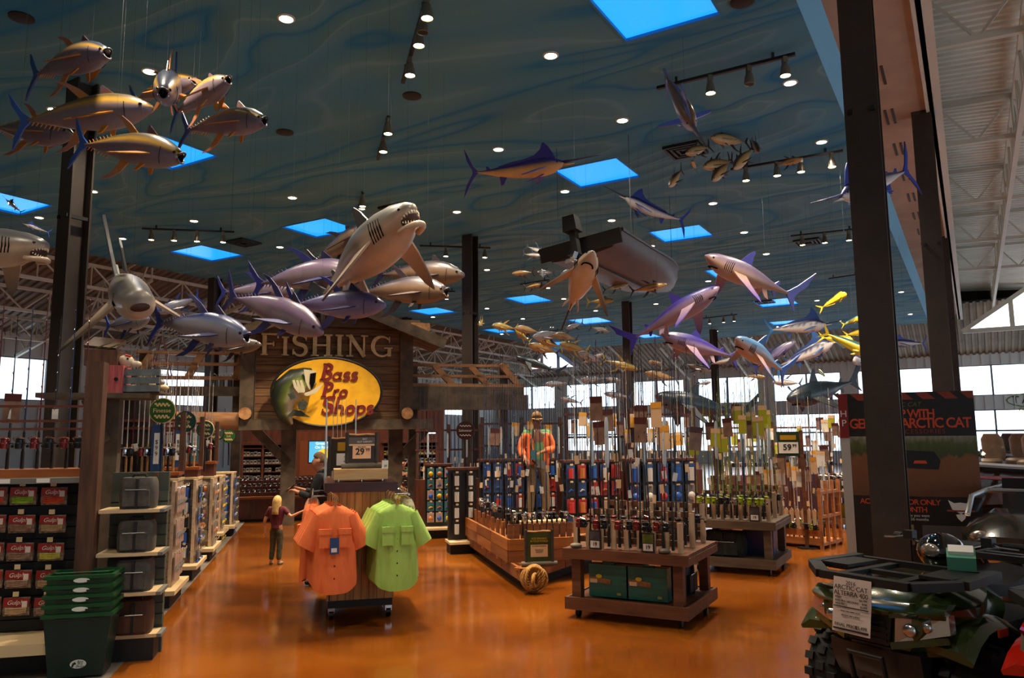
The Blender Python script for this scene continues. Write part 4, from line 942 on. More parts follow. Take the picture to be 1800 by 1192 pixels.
# cabinet sign, wooden door panel, screen, wall lamp
a, b = HB(512, 870, 21.4), HB(668, 745, 21.4)
bw_ = MB(); bw_.b2((HB(420, 870, 21.6).x, a.y + .1, 0), (HB(790, 870, 21.6).x, a.y + .25, b.z + .4)); o = part('back_partition', bw_, M_redwood, None, False, HC, RZD); o['kind'] = 'structure'; o['label'] = 'dark reddish wooden wall behind the reel counter'
t = thing('wood_door', 'orange brown panelled double door behind the counter', 'door', HC, RZD)
for k in range(2):
    x0 = a.x + (b.x - a.x) * k / 2; m = MB(); m.b2((x0 + .02, a.y, 0), (x0 + (b.x - a.x) / 2 - .02, a.y + .08, b.z - .2)); dr = part('door_leaf', m, mat('brown_door', '6a3416', '52270f', rough=.5, scale=2, stretch=(4, 4, .5)), t)
    m = MB(); m.b2((x0 + .2, a.y - .015, .9), (x0 + (b.x - a.x) / 2 - .2, a.y, b.z - .45)); part('door_panel', m, mat('brown_door_panel', '743a1a', rough=.5), dr)
s = thing('wall_screen', 'lit blue wall screen with a yellow badge behind the counter', 'screen', HC, RZD)
a, b = HB(543, 813, 20.2), HB(601, 776, 20.2)
m = MB(); m.b2((a.x - .03, a.y, a.z - .03), (b.x + .03, a.y + .07, b.z + .03)); part('frame', m, M_black, s)
m = MB(); m.b2((a.x, a.y - .008, a.z), (b.x, a.y, b.z)); part('display', m, mat('screen_blue', '59b4d8', '3a93c4', emit=.0, rough=.3, scale=1.2), s)
MATS['screen_blue'].node_tree.nodes['Principled BSDF'].inputs['Emission Color'].default_value = hx('4aa6d4'); MATS['screen_blue'].node_tree.nodes['Principled BSDF'].inputs['Emission Strength'].default_value = .7
m = MB(); m.prism(ell(.2, .13, 24, (a.x + b.x) / 2, (a.z + b.z) / 2 - .05), xz, a.y - .016, a.y - .008); part('badge', m, mat('screen_yellow', 'e8c020', emit=.5), s)
tm = text_mb('Great Float\nOn Reel Co', .1, .004); tm.v = [(v[0] + (a.x + b.x) / 2 - .02, v[1] + a.y - .012, v[2] + b.z - .1) for v in tm.v]; part('caption', tm, mat('screen_white', 'e8f4fa', emit=.8), s)
m = MB(); m.b2((a.x + .3, a.y + .07, a.z + .1), (b.x - .3, HB(560, 800, 21.4).y, b.z - .1)); part('wall_mount', m, M_black, s)
# little under-beam lamps of the sign house
for i, (px, py) in enumerate([(474, 754), (750, 762)]):
    p = HB(px, py, 18.4); t = thing('bar_lamp', ('lit white bar lamp under the sign house eave left of the door', 'lit white bar lamp under the loft fascia')[i], 'lamp', HC + DN * p.x + DS * p.y + Vector((0, 0, p.z)), RZD)
    m = MB(); m.box((0, 0, .05), (.5, .12, .06)); part('housing', m, M_black, t); m = MB(); m.box((0, 0, .01), (.42, .09, .02)); part('tube', m, mat('bar_glow', 'e8eeff', emit=7), t)
    m = MB(); m.tube([(0, 0, .08), (0, 0, HL(0, 750).z - p.z + .3)], .012, 5); part('stem', m, M_black, t)
# ================================================================ fishing rods (shared meshes)
M_blank = mat('dark_rod_blank', '1a1c22', rough=.3); M_blank2 = mat('blue_rod_blank', '1c2c50', rough=.3); M_blank3 = mat('silver_rod_blank', 'b0a8a0', rough=.3); M_blank4 = mat('green_rod_blank', '7c8a1e', rough=.35); M_blank5 = mat('maroon_rod_blank', '4a1418', rough=.3)
M_cork = mat('cork_grip', 'b08a58', '94703f', rough=.8, scale=40); M_foam = mat('black_foam_grip', '141416', rough=.8); M_whiteg = mat('white_grip', 'c8c4bc', rough=.6)
M_tagt = mat('tan_price_tag', 'd8b48c', rough=.7); M_tagw = mat('white_price_tag', 'd8d4cc', rough=.7); M_tagb = mat('brown_hang_card', '8a6a58', '6e5244', rough=.7, scale=9); M_tagy = mat('yellow_hang_card', 'd89830', rough=.7); M_tagg = mat('lime_hang_card', 'a8a820', rough=.7); M_head_ = mat('dark_red_header', '4a1410', rough=.6)
M_greel = mat('lime_reel', '8ca020', rough=.25, metal=.3); M_rreel = mat('red_reel', '7a2a2a', rough=.25, metal=.5)
M_plast = mat('clear_plastic_sleeve', 'b8c4cc', rough=.15)
ROD = {}
def rodmesh(L):
    L = round(L, 1)
    if L in ROD: return ROD[L]
    a = MB(); a.tube([(0, 0, .3), (0, 0, L * .6), (0, 0, L)], [.0085, .006, .003], 5)
    for k in range(6):
        z = .55 + (L - .6) * k / 5; r = .018 - .0022 * k; a.tube([(0, -.006, z - .02), (0, -.006 - r * 1.6, z), (0, -.006, z + .015)], .003, 4)
    g = MB(); g.tube([(0, 0, 0), (0, 0, .02), (0, 0, .16), (0, 0, .18), (0, 0, .34)], [.017, .016, .015, .011, .011], 7)
    ROD[L] = (a.mesh('blank', 1), g.mesh('grip', 1)); return ROD[L]
def spin_reel():
    a = MB(); a.tube([(0, -.015, .26), (0, -.07, .25)], .011, 6); a.lathe([(.012, -.05), (.034, -.045), (.036, .0), (.03, .006), (.03, .034), (.037, .04), (.02, .05)], 9, (0, -.1, .24))
    b = MB(); b.tube([(.03, -.1, .24), (.07, -.1, .24), (.075, -.13, .22)], .006, 5); b.ball((.078, -.14, .215), .014, 6, 4)
    c = MB(); c.tube([(-.035, -.1, .26), (-.045, -.12, .285), (0, -.145, .3), (.045, -.12, .285), (.035, -.1, .26)], .004, 4)
    return a.mesh('reel', 1), b.mesh('reel_handle', 1), c.mesh('bail', 1)
SR = spin_reel()
tg = MB(); tg.box((.0, -.014, 0), (.05, .003, .09)); TAGS = tg.mesh('price_tag')
tg = MB(); tg.box((.0, -.016, 0), (.15, .003, .26)); TAGL = tg.mesh('hang_card')
tg = MB(); tg.box((.0, -.0185, .1), (.152, .003, .065)); TAGH = tg.mesh('card_header')
tg = MB(); tg.tube([(0, 0, -.28), (0, 0, -.22), (0, 0, .2), (0, 0, .26)], [.016, .024, .022, .012], 7); SLEEVE = tg.mesh('sleeve', 1)
NROD = [0]
def rod(loc, L, label, group, blank=None, reel=None, grip=None, tagm=None, card=None, rz=0, lean=(0, 0), tz=.75, cz=.9, sleeve=None):
    nm = {M_blank: 'black', M_blank2: 'dark blue', M_blank3: 'silver', M_blank4: 'lime', M_blank5: 'maroon'}[blank or M_blank] + ' rod'
    ex = [x for x in ({M_dk: 'black reel', M_rreel: 'red reel', M_chrome: 'chrome reel', M_greel: 'lime reel'}.get(reel), {M_tagb: 'brown card', M_tagt: 'tan card', M_tagw: 'white card', M_tagg: 'lime card', M_tagy: 'yellow card'}.get(card), {M_tagt: 'tan tag', M_tagw: 'white tag'}.get(tagm), 'clear sleeve' if sleeve is not None else None) if x][:2]
    t = thing('fishing_rod', nm + (' with ' + ' and '.join(ex) if ex else ' without reel') + ' ' + label, 'fishing rod', loc, rz, group); t.rotation_euler = (lean[0], lean[1], rz)
    a, g = rodmesh(L); part('blank', a, None, t); COLM(t.children[-1] if False else bpy.data.objects[-1] if False else LAST[0], blank or M_blank)
    part('grip', g, None, t); COLM(LAST[0], grip or M_foam)
    if reel is not None:
        r = part('reel', SR[0], None, t); COLM(r, reel); h = part('reel_handle', SR[1], None, r); COLM(h, M_dk); h = part('bail', SR[2], None, r); COLM(h, M_chrome)
    if tagm is not None: o = part('price_tag', TAGS, None, t, loc=(random.uniform(-.02, .02), 0, tz)); COLM(o, tagm); o.rotation_euler = (0, random.uniform(-.2, .2), random.uniform(-.4, .4))
    if card is not None:
        o = part('hang_card', TAGL, None, t, loc=(random.uniform(-.03, .03), 0, cz)); COLM(o, card); o.rotation_euler = (0, random.uniform(-.08, .08), random.uniform(-.3, .3))
        h = part('card_header', TAGH, None, o); COLM(h, M_head_ if card is M_tagb else M_tagy if card is M_tagt else M_tagt)
    if sleeve is not None: o = part('sleeve', SLEEVE, None, t, loc=(0, 0, sleeve)); COLM(o, M_plast)
    NROD[0] += 1; return t
LAST = [None]
_part0 = part
def part(*a, **k):
    o = _part0(*a, **k); LAST[0] = o; return o
def COLM(o, m):
    """material on the object, so that meshes can be shared"""
    me = o.data
    if not me.materials: me.materials.append(None)
    o.material_slots[0].link = 'OBJECT'; o.material_slots[0].material = m
# ================================================================ left aisle
M_grey = mat('grey_shelf', '6a6862', rough=.5); M_cream = mat('cream_shelf', 'c8ad84', rough=.5); M_cream2 = mat('cream_pegboard', 'b8a088', 'a89078', rough=.6, scale=30)
M_postw = mat('brown_post', '5c3a26', '3c2416', rough=.6, scale=4, stretch=(4, 4, .5), bump=.2)
M_slat = mat('greenish_slatwall', '3c4238', rough=.6)
OG = Zp(128, 1176); PX = OG.y / 1350
def OL(x, y=0, z=0): return OG + DN * x + DS * y + Vector((0, 0, z))
def zt(py, d=None): return EYE - (py - 774) * (d or OG.y) / 1350
g1 = thing('lure_display', 'black slatwall lure display with cream base shelf beside the green baskets', 'display shelf', OG, RZD)
m = MB(); m.b2((-1.5, .0, .0), (.02, .5, .2)); part('toe_kick', m, M_black, g1)
m = MB(); m.b2((-1.5, -.3, .2), (.02, .5, .29)); part('base_shelf', m, M_cream, g1)
for k in range(13):
    z0 = .3 + (zt(845) - .3) * k / 13; m = MB(); m.b2((-1.5, .18 + (.0), z0), (.0, .22, z0 + (zt(845) - .3) / 13 * .9)); part('slat', m, M_black, g1)
m = MB(); m.b2((-1.5, .22, .29), (.0, .26, zt(845))); part('back_panel', m, M_black, g1)
m = MB(); m.b2((-1.5, -.06, zt(845)), (.0, .5, zt(836))); part('top_shelf', m, M_grey, g1)
for k in range(4): m = MB(); m.box((-.3 - .3 * k, -.065, zt(840)), (.1, .006, .035)); part('price_strip', m, M_tagw, g1)
m = MB(); m.b2((-1.5, .1, zt(836)), (.0, .45, zt(822))); part('rod_ledge', m, M_orange, g1)
for py in (712, 738, 752):
    m = MB(); m.b2((-1.5, .2, zt(py + 2)), (.0, .24, zt(py - 2))); part('rod_rail', m, mat('rust_rail', '5c2c1c', rough=.5), g1)
for (x, w_) in ((-.02, .14), (-1.45, .1)):
    m = MB(); m.b2((x - .0, -.08, 0), (x + w_, .08, zt(636) if x > -.5 else zt(700))); part('post', m, M_postw, g1)
# lure bags
M_bagr = mat('red_bag_header', '8a1c14', rough=.35); M_bagc = mat('bag_film', '8a7664', '5c4030', rough=.2, scale=25); M_bagl = mat('white_bag_print', 'd0c0b0', rough=.4)
BAITC = [mat('bait_%d' % i, c, c2, rough=.3, scale=30) for i, (c, c2) in enumerate((('6a9018', '98b82c'), ('b83018', 'd85030'), ('6c4a38', '98705a'), ('8a6a48', 'b08a60'), ('5a4038', '806050'), ('9a8a28', 'c0b048')))]
bt = ['green baits', 'orange red baits', 'brown baits', 'tan baits', 'dark brown baits', 'yellow baits']
BI = [[1, 0, 1], [2, 2, 3], [4, 2, 5], [4, 2, 3], [2, 3, 2]]
rowname = ['top', 'second', 'third', 'fourth', 'bottom']; cname = ['by the outer edge', 'in the middle column', 'beside the wooden post']
for r, py in enumerate((872, 921, 970, 1018, 1066)):
    for c, px in enumerate((-10, 42, 96)):
        p = P(px - r * 3, py, OG.y + (px - 128) * PX * .2530 + .07); bi = BI[r][c]
        t = thing('lure_bag', 'red headed lure bag of %s in the %s row, %s' % (bt[bi], rowname[r], cname[c]), 'lure bag', p, RZD + random.uniform(-.08, .08), 'lure bags on the black slatwall')
        m = MB(); m.loft([[Vector((sx * .1, sy * .005, -.075)) for sx, sy in ((-1, -1), (1, -1), (1, 1), (-1, 1))], [Vector((sx * .102, sy * .022, -.03)) for sx, sy in ((-1, -1), (1, -1), (1, 1), (-1, 1))], [Vector((sx * .098, sy * .014, .04)) for sx, sy in ((-1, -1), (1, -1), (1, 1), (-1, 1))], [Vector((sx * .1, sy * .003, .075)) for sx, sy in ((-1, -1), (1, -1), (1, 1), (-1, 1))]]); part('bag', m, M_bagc, t)
        m = MB(); m.box((0, -.021, .035), (.198, .008, .07), Matrix.Rotation(.06, 3, 'Y')); h = part('header', m, M_bagr, t)
        tm = text_mb('Gulp!', .05, .002, shear=.3); tm.v = [(v[0] - .015, v[1] - .0265, v[2] + .035) for v in tm.v]; part('print', tm, M_bagl, h)
        m = MB(); m.box((.065, -.027, .02), (.04, .003, .05)); part('info_panel', m, M_bagl, h)
        for j in range(4): m = MB(); m.tube([(-.08, -.024, -.05 + .012 * j), (0, -.028, -.055 + .014 * j), (.08, -.024, -.045 + .01 * j)], .008, 5); part('bait', m, BAITC[bi], t)
        m = MB(); m.box((-.005, -.03, .105), (.045, .004, .04)); part('peg_tag', m, M_cream, t); m = MB(); m.tube([(.0, .13, .085), (.0, -.03, .085)], .004, 5); part('peg', m, M_chrome, t)
# rods above the lure display
for k in range(12):
    x = -1.42 + .118 * k
    rod(OL(x, .32, zt(825)), 1.4 + .1 * (k % 3), 'in the rack above the black lure display', 'rods above the lure display', [M_blank, M_blank2, M_blank5][k % 3], M_dk if k % 2 else M_rreel, M_foam, M_tagw if k % 3 == 0 else None, M_tagb if k in (2, 6) else M_tagt if k == 3 else None, RZD, tz=.5, cz=.55)
# bay of shelves with soft tackle bags
g2 = thing('bag_shelf', 'slatwall shelf bay with three cream shelves of grey tackle bags', 'display shelf', OG, RZD)
m = MB(); m.b2((.14, .36, .0), (.62, .42, zt(832))); part('back_panel', m, M_slat, g2)
for k in range(12):
    z0 = .25 + .1 * k; m = MB(); m.b2((.14, .335, z0), (.62, .36, z0 + .085)); part('slat', m, M_slat, g2)
zs = [zt(893), zt(967), zt(1034)]
for z in zs + [.22]:
    m = MB(); m.b2((.13, -.02 if z > .3 else .1, z - .03), (.62, .335, z)); sh = part('shelf', m, M_cream, g2)
    m = MB(); m.b2((.62, -.02 if z > .3 else .1, z - .03), (.66, .35, z - .002)); part('shelf_edge', m, M_grey, sh)
m = MB(); m.b2((.14, .1, 0), (.6, .34, .19)); part('toe_kick', m, M_black, g2)
m = MB(); m.b2((.5, .32, .2), (.53, .36, zt(832))); part('upright', m, M_postw, g2)
M_tbag = mat('grey_tackle_bag', '4c4842', '3c3934', rough=.75, scale=20); M_tpk = mat('blue_pocket', '30405c', rough=.5)
def softbag(loc, w_, d_, h_, mm, label, group, rz=RZD):
    t = thing('tackle_bag', label, 'tackle bag', loc, rz, group)
    rings = []
    for z, s in ((0, .94), (.12, 1), (.5, 1.02), (.85, .98), (1, .86)):
        rings.append([Vector((w_ / 2 * s * math.copysign(abs(math.cos(q)) ** .4, math.cos(q)), d_ / 2 * s * math.copysign(abs(math.sin(q)) ** .4, math.sin(q)), h_ * z)) for q in [2 * math.pi * k / 16 for k in range(16)]])
    m = MB(); m.loft(rings); part('bag_body', m, mm, t, 1)
    m = MB(); m.b2((-w_ * .36, -d_ / 2 - .03, h_ * .1), (w_ * .36, -d_ / 2 + .02, h_ * .6)); part('front_pocket', m, mm, t)
    m = MB(); m.tube([(-w_ * .3, -d_ / 2 - .035, h_ * .62), (w_ * .3, -d_ / 2 - .035, h_ * .62)], .006, 5); part('zipper', m, M_chrome, t)
    m = MB(); m.tube([(-w_ * .2, 0, h_ * .98), (-w_ * .15, 0, h_ * 1.1), (w_ * .15, 0, h_ * 1.1), (w_ * .2, 0, h_ * .98)], .012, 6); part('handle', m, M_black, t)
    m = MB(); m.b2((w_ * .02 - .012, -d_ / 2 - .034, 0.01), (w_ * .02 + .012, -d_ / 2 + .02, h_ * .97)); part('strap', m, M_black, t)
    return t
for z, lb in zip(zs, ('grey tackle bag on the top shelf beside the wooden post', 'grey tackle bag on the middle shelf with orange bait above', 'grey tackle bag on the low shelf behind the baskets')):
    softbag(OL(.42, .12, z), .3, .22, .27, M_tbag, lb, 'grey bags on the slatwall shelves')
softbag(OL(.42, .2, .22), .3, .22, .28, mat('brown_tackle_bag', '4a2c18', rough=.7), 'brown box bag on the bottom shelf beside the baskets', 'grey bags on the slatwall shelves')
# green basket stack
M_bask = mat('dark_green_basket', '062620', '041c18', rough=.35, scale=6); M_bask2 = mat('green_basket_rim', '0c4220', rough=.35); M_logo = mat('white_logo', 'c8ccc4', rough=.5)
OB = Zp(140, 1186)
def basket(k):
    z = .02 + .075 * k; t = thing('shopping_basket', ('dark green shopping basket with white oval logo at the bottom of its stack', 'green shopping basket nested directly in the bottom one', 'green shopping basket in the middle of the stack', 'green shopping basket second from the top of the stack', 'green shopping basket on top of the stack')[k], 'basket', OB + Vector((0, 0, z)), RZD, 'nested green baskets beside the lure display')
    w0, w1, d0, d1, h = .40, .5, .26, .34, .5; s = 1 - .006 * k; th = .012; R4 = ((-1, -1), (1, -1), (1, 1), (-1, 1))
    m = MB()
    o = [[Vector((sx * w0 / 2 * s, sy * d0 / 2 * s, 0)) for sx, sy in R4], [Vector((sx * w1 / 2 * s, sy * d1 / 2 * s, h)) for sx, sy in R4], [Vector((sx * (w1 / 2 * s - th), sy * (d1 / 2 * s - th), h)) for sx, sy in R4], [Vector((sx * (w0 / 2 * s - th), sy * (d0 / 2 * s - th), .02)) for sx, sy in R4]]
    m.loft(o); part('tub', m, M_bask if k == 0 else M_bask2, t)
    m = MB()
    for sg in (-1, 1): m.box((0, sg * (d1 / 2 * s + .008), h - .015), (w1 * s + .03, .018, .03)); m.box((sg * (w1 / 2 * s + .008), 0, h - .015), (.018, d1 * s, .03))
    part('rim', m, M_bask2, t)
    for i, dx in enumerate((-.11, .11)): m = MB(); m.box((dx, -d1 / 2 * s - .02, h - .045), (.1, .008, .012)); part('slot', m, M_black, t)
    zl = .1 if k == 0 else h - .04; yy = -(d0 + (d1 - d0) * zl / h) / 2 * s - .004 - (.016 if k else 0)
    m = MB(); m.prism(ell(.06, .034 if k == 0 else .018, 20, .02, zl), xz, yy - .004, yy); lo = part('logo_oval', m, M_logo, t)
    if k == 0:
        for j, wd in enumerate(('Bass', 'Pro', 'Shops')):
            tm = text_mb(wd, .026, .002, shear=.25); tm.v = [(v[0] + .035, v[1] + yy - .005, v[2] + zl + .018 - .018 * j) for v in tm.v]; part('logo_text', tm, M_bask, lo)
        m = MB(); m.prism([(-.03, zl - .02), (-.02, zl + .01), (-.002, zl + .018), (.008, zl), (-.008, zl - .004), (-.015, zl - .022)], xz, yy - .0065, yy - .004); part('logo_fish', m, M_bask, lo)
    if k == 4:
        m = MB(); m.tube([(-w1 / 2 + .03, 0, h), (-w1 / 2 + .05, -.1, h + .01), (w1 / 2 - .05, -.1, h + .01), (w1 / 2 - .03, 0, h)], .008, 6); part('handle', m, M_bask2, t)
for k in range(5): basket(k)
# gondolas receding along the aisle
def gondola(px, py, W, ptop, label, kind):
    o = Zp(px, py); d = o.y; t = thing('peg_gondola', label, 'display shelf', o, RZD); top = EYE - (ptop - 773) * d / 1350
    m = MB(); m.b2((-W, .0, 0), (0, .8, .16)); part('toe_kick', m, M_black, t)
    m = MB(); m.b2((-W, -.12, .16), (.07, .9, .21)); part('base_shelf', m, M_cream, t)
    m = MB(); m.b2((-W, .3, .21), (-.06, .5, top)); part('pegboard', m, M_cream2, t)
    m = MB(); m.b2((-.05, .12, .21), (-.01, .7, top)); part('end_panel', m, M_cream2, t)
    m = MB(); m.b2((-W, .25, top), (.0, .7, top + .03)); part('top_rail', m, M_cream, t)
    for j in range(12): m = MB(); z = .3 + (top - .35) * j / 12; m.b2((-W, .292, z), (-.06, .3, z + .008)); part('groove', m, M_grey, t)
    return o, top
PK = {}
def package(loc, w_, h_, card, item, itemm, label, group, rz=RZD):
    key = (round(w_, 2), round(h_, 2), item)
    if key not in PK:
        a = MB(); a.box((0, 0, -h_ / 2), (w_, .006, h_)); b = MB()
        if item == 'knives':
            for k in range(3): b.tube([(-w_ * .3 + w_ * .22 * k, -.01, -h_ * .95), (-w_ * .3 + w_ * .22 * k, -.012, -h_ * .6)], .014, 6); b.tube([(-w_ * .3 + w_ * .22 * k, -.01, -h_ * .6), (-w_ * .28 + w_ * .22 * k, -.008, -h_ * .2)], [.009, .002], 5)
        elif item == 'round': b.ball((0, -.02, -h_ * .6), min(w_, h_) * .36, 10, 7, (1, .6, 1))
        elif item == 'tube': b.tube([(0, -.02, -h_ * .95), (0, -.02, -h_ * .25)], w_ * .3, 8)
        else: b.tube([(-w_ * .3, -.012, -h_ * .7), (0, -.02, -h_ * .55), (w_ * .3, -.012, -h_ * .6)], [.006, .018, .004], 7)
        c = MB(); c.tube([(0, .1, -.012), (0, -.05, -.012)], .003, 4); e = MB(); e.box((0, -.05, .005), (w_ * .35, .004, .03))
        PK[key] = (a.mesh('card'), b.mesh('item', 1), c.mesh('peg'), e.mesh('peg_tag'))
    a, b, c, e = PK[key]; t = thing('blister_pack', label, 'package', loc, rz, group)
    COLM(part('card', a, None, t), card); COLM(part('item', b, None, t), itemm); COLM(part('peg', c, None, t), M_chrome); COLM(part('peg_tag', e, None, t), M_cream)
    return t
M_cardk = mat('black_card', '161413', rough=.4); M_cardp = mat('pink_grey_card', 'a88e84', rough=.5); M_cardb = mat('blue_card', '24406c', rough=.4); M_cardg = mat('grey_card', '7a7672', rough=.4); M_cardc = mat('clear_card', '9c9488', rough=.3); M_cardt = mat('teal_card', '3c6a78', rough=.4); M_cardr = mat('red_card', '8a2420', rough=.4)
M_or = mat('orange_item', 'b0682c', rough=.4); M_ye = mat('yellow_item', 'c8a418', rough=.4); M_re = mat('red_item', 'b03028', rough=.4); M_bl = mat('blue_item', '2450a0', rough=.4); M_wh = mat('white_item', 'b8b4b0', rough=.35); M_gn = mat('green_item', '4c6a2c', rough=.4)
o, top = gondola(297, 1070, 1.3, 845, 'cream peg gondola of fillet knives beyond the tackle bags', 'knives')
for r in range(2):
    for c in range(3):
        package(o + DN * (-.36 + .0 - .26 * c) + DS * .2 + Vector((0, 0, top - .12 - .52 * r)), .22, .44, M_cardk, 'knives', (M_black, M_re)[c % 2], 'black card of fillet knives in the %s row of the knife gondola' % ('upper', 'lower')[r], 'knife cards on the gondola')
for r in range(3):
    for c in range(4): package(o + DN * (.02) + DS * (.18 + .14 * c) + Vector((0, 0, top - .06 - .38 * r)), .12, .3, M_cardp, 'lure', M_grey, 'pinkish leader card on the end panel of the knife gondola', 'leader cards on the gondola end', RZD + R_(90))
for gi, (px, py, ptop, cards, item, ims, nm, w_, h_) in enumerate([(337, 1021, 842, [M_cardk, M_cardb, M_cardg], 'tube', [M_bl, M_black, M_wh], 'tool', .1, .24), (368, 987, 840, [M_cardc, M_cardg], 'round', [M_or, M_or, M_wh], 'float', .14, .22), (385, 957, 838, [M_cardg, M_cardc], 'round', [M_ye, M_ye, M_gn], 'yellow line spool', .13, .2), (406, 943, 832, [M_cardb, M_cardb, M_cardg], 'tube', [M_bl, M_wh], 'blue net', .12, .26)]):
    o, top = gondola(px, py, 1.4, ptop, 'cream peg gondola of %s packs along the aisle' % nm, nm)
    for r in range(5):
        for c in range(5):
            z = top - .06 - (top - .45) / 4.4 * r
            package(o + DN * (-.14 - (w_ + .03) * c) + DS * .2 + Vector((0, 0, z)), w_, min(h_, (top - .45) / 4.6), cards[(r + c) % len(cards)], item, ims[(r * 2 + c) % len(ims)], 'small %s pack hanging on the %s gondola' % (nm, nm), nm + ' packs on the aisle gondola')
    for r in range(4):
        for c in range(4): package(o + DN * .02 + DS * (.2 + .13 * c) + Vector((0, 0, top - .08 - .3 * r)), .1, .24, cards[(r + c) % len(cards)], 'lure', ims[c % len(ims)], 'slim pack on the end panel of the %s gondola' % nm, nm + ' packs on the gondola end', RZD + R_(90))
# rod racks on the gondola tops
M_rail = mat('rust_rail', '5c2c1c', rough=.5)
for gi, (gx, gy, W, zb, py1, py2, d) in enumerate([(297, 1070, 1.0, 1.52, 738, 752, 9.2), (337, 1021, 1.15, 1.52, 745, 757, 11.2), (368, 987, 1.3, 1.55, 752, 763, 12.6)]):
    og = Zp(gx, gy); wv = W; o = og + DN * (-W - .08) + DS * .48; o.z = 0
    gtop = EYE - ((845, 842, 840)[gi] - 773) * og.y / 1350 + .03
    t = thing('rod_rack', ('rod rack with rust rails behind the tackle bags', 'rod rack with rust rails under the largest green sign', 'rod rack with rust rails under the small green signs')[gi], 'rod rack', o, RZD)
    m = MB(); m.b2((-.05, -.12, gtop), (wv + .05, .2, zb - .04)); part('cabinet', m, M_redwood, t)
    m = MB(); m.b2((-.07, -.15, zb - .04), (wv + .07, .22, zb)); part('ledge', m, M_orange, t)
    for py in (py1, py2): m = MB(); m.b2((-.05, .1, zt(py, d) - .015), (wv + .05, .14, zt(py, d) + .015)); part('rail', m, M_rail, t)
    for x in (-.05, wv + .05): m = MB(); m.b2((x - .03, .08, zb), (x + .03, .16, zt(py1, d) + .1)); part('upright', m, M_postw, t)
    n = int(wv / .056)
    for k in range(n):
        rod(o + DN * (wv * (k + .5) / n) + DS * .02 + Vector((0, 0, zb)), 1.3 + .1 * ((k + gi) % 3), 'standing in the ' + ('rack behind the tackle bags', 'rack under the largest green sign', 'rack under the small green signs')[gi], 'rods in the %s aisle rack' % ('first', 'second', 'third')[gi], M_blank3 if k % 4 else M_blank5, (M_dk, None, M_rreel, M_chrome)[k % 4], M_cork if k % 3 else M_foam, M_tagw if k % 4 == 1 else None, rz=RZD, tz=.3)
    for (f, hh) in ((.22, .45), (.8, .42)):
        p = o + DN * (wv * f) + DS * -.1 + Vector((0, 0, zb)); q = thing('price_column', ('blue price column standing at the near end of a rod rack', 'blue price column standing between the racked rods')[f > .5] + (' behind the tackle bags', ' under the largest green sign', ' under the small green signs')[gi], 'sign', p, RZD)
        m = MB(); m.b2((-.06, -.03, 0), (.06, .03, hh + .15)); part('column_box', m, M_cardt if gi == 2 else M_cardb, q); m = MB(); m.b2((-.03, -.036, .1), (.03, -.03, hh + .05)); part('white_strip', m, M_tagw, q)
        tm = text_mb('$\n9\n9', .07, .002); tm.v = [(v[0], v[1] - .039, v[2] + hh / 2 + .08) for v in tm.v]; part('print', tm, M_black, q)
# round green signs on the aisle
M_sg = mat('green_round_sign', '2e5a24', '20481c', rough=.4, scale=3); M_sgt = mat('teal_round_sign', '16423c', rough=.4); M_gld = mat('gold_print', 'c8b078', rough=.5)
for i, (px, py, r, d, tx, mm, lb) in enumerate([(285, 722, 21, 9.2, 'Finesse', M_sg, 'largest round green hanging sign lettered in gold'), (325, 741, 17, 10.8, 'Carp', M_sgt, 'dark round green sign behind the largest one'), (360, 755, 14.5, 12.4, 'Bait Fish', M_sgt, 'round green sign over the third rod rack'), (380, 762, 12, 14, 'Fly', mat('grey_green_sign', '4a5c54', rough=.25), 'glossy grey green round sign behind the others'), (402, 767, 11, 15.4, 'Salt', M_sg, 'smallest round green sign of the aisle')]):
    p = P(px, py, d); R0 = r * d / 1350; t = thing('aisle_sign', lb, 'sign', p, RZD * .4, 'round green aisle signs')
    m = MB(); m.prism(ell(R0, R0, 32), xz, 0, .03); part('disc', m, mm, t); m = MB(); m.tube([(R0 * math.cos(a), .015, R0 * math.sin(a)) for a in [2 * math.pi * k / 32 for k in range(33)]], .012, 5); part('rim', m, M_gld if i in (0, 2) else M_dk, t)
    for sg in (1, -1): m = MB(); ribbon(m, [(-R0 * .6 + R0 * 1.2 * k / 24, sg * R0 * .5 + .02 * math.sin(k * 1.05)) for k in range(25)], .014, xz, -.006, 0); part('wave_line', m, M_gld, t)
    tm = text_mb(tx, R0 * (.5 if len(tx) < 8 else .36), .006); tm.v = [(v[0], v[1] - .004, v[2]) for v in tm.v]; part('lettering', tm, M_gld, t)
    m = MB(); m.tube([(0, .015, -R0), (0, .06, -R0 - .25), (0, .06, 1.4 - p.z)], .014, 6); part('pole', m, M_dk, t)
# plank shelf with red tackle box, crates
d = 8.2; PS = P(160, 688, d)
t = thing('plank_shelf', 'rough plank shelf on timber posts holding the red box', 'shelf', (PS.x, PS.y, 0), RZD)
zsf = PS.z - .03
m = MB(); m.b2((-.45, -.25, zsf - .05), (.62, .3, zsf)); part('plank', m, M_beam, t)
m = MB(); m.b2((.1, .02, 0), (.28, .2, zsf - .05)); part('post', m, M_beam, t)
m = MB(); m.beam((.19, .0, zsf - .5), (-.05, .0, zsf - .06), .07); part('brace', m, M_beam, t)
def at(px, py): 
    p = P(px, py, d); return Vector(((p - PS).dot(DN), 0, p.z))
a_ = at(162, 688)
t = thing('red_tackle_box', 'red and pink wooden tackle box with round latch on the plank shelf', 'tackle box', PS + DN * .17 + Vector((0, 0, .0 - .03)), RZD)
m = MB(); m.b2((-.16, -.17, 0), (.0, .2, .3)); part('red_half', m, mat('red_paint', 'a82c18', rough=.5), t); m = MB(); m.b2((.0, -.17, 0), (.17, .2, .3)); part('pink_half', m, mat('worn_pink_wood', 'b85858', '8e3a3a', rough=.6, scale=6, stretch=(8, 8, .6)), t)
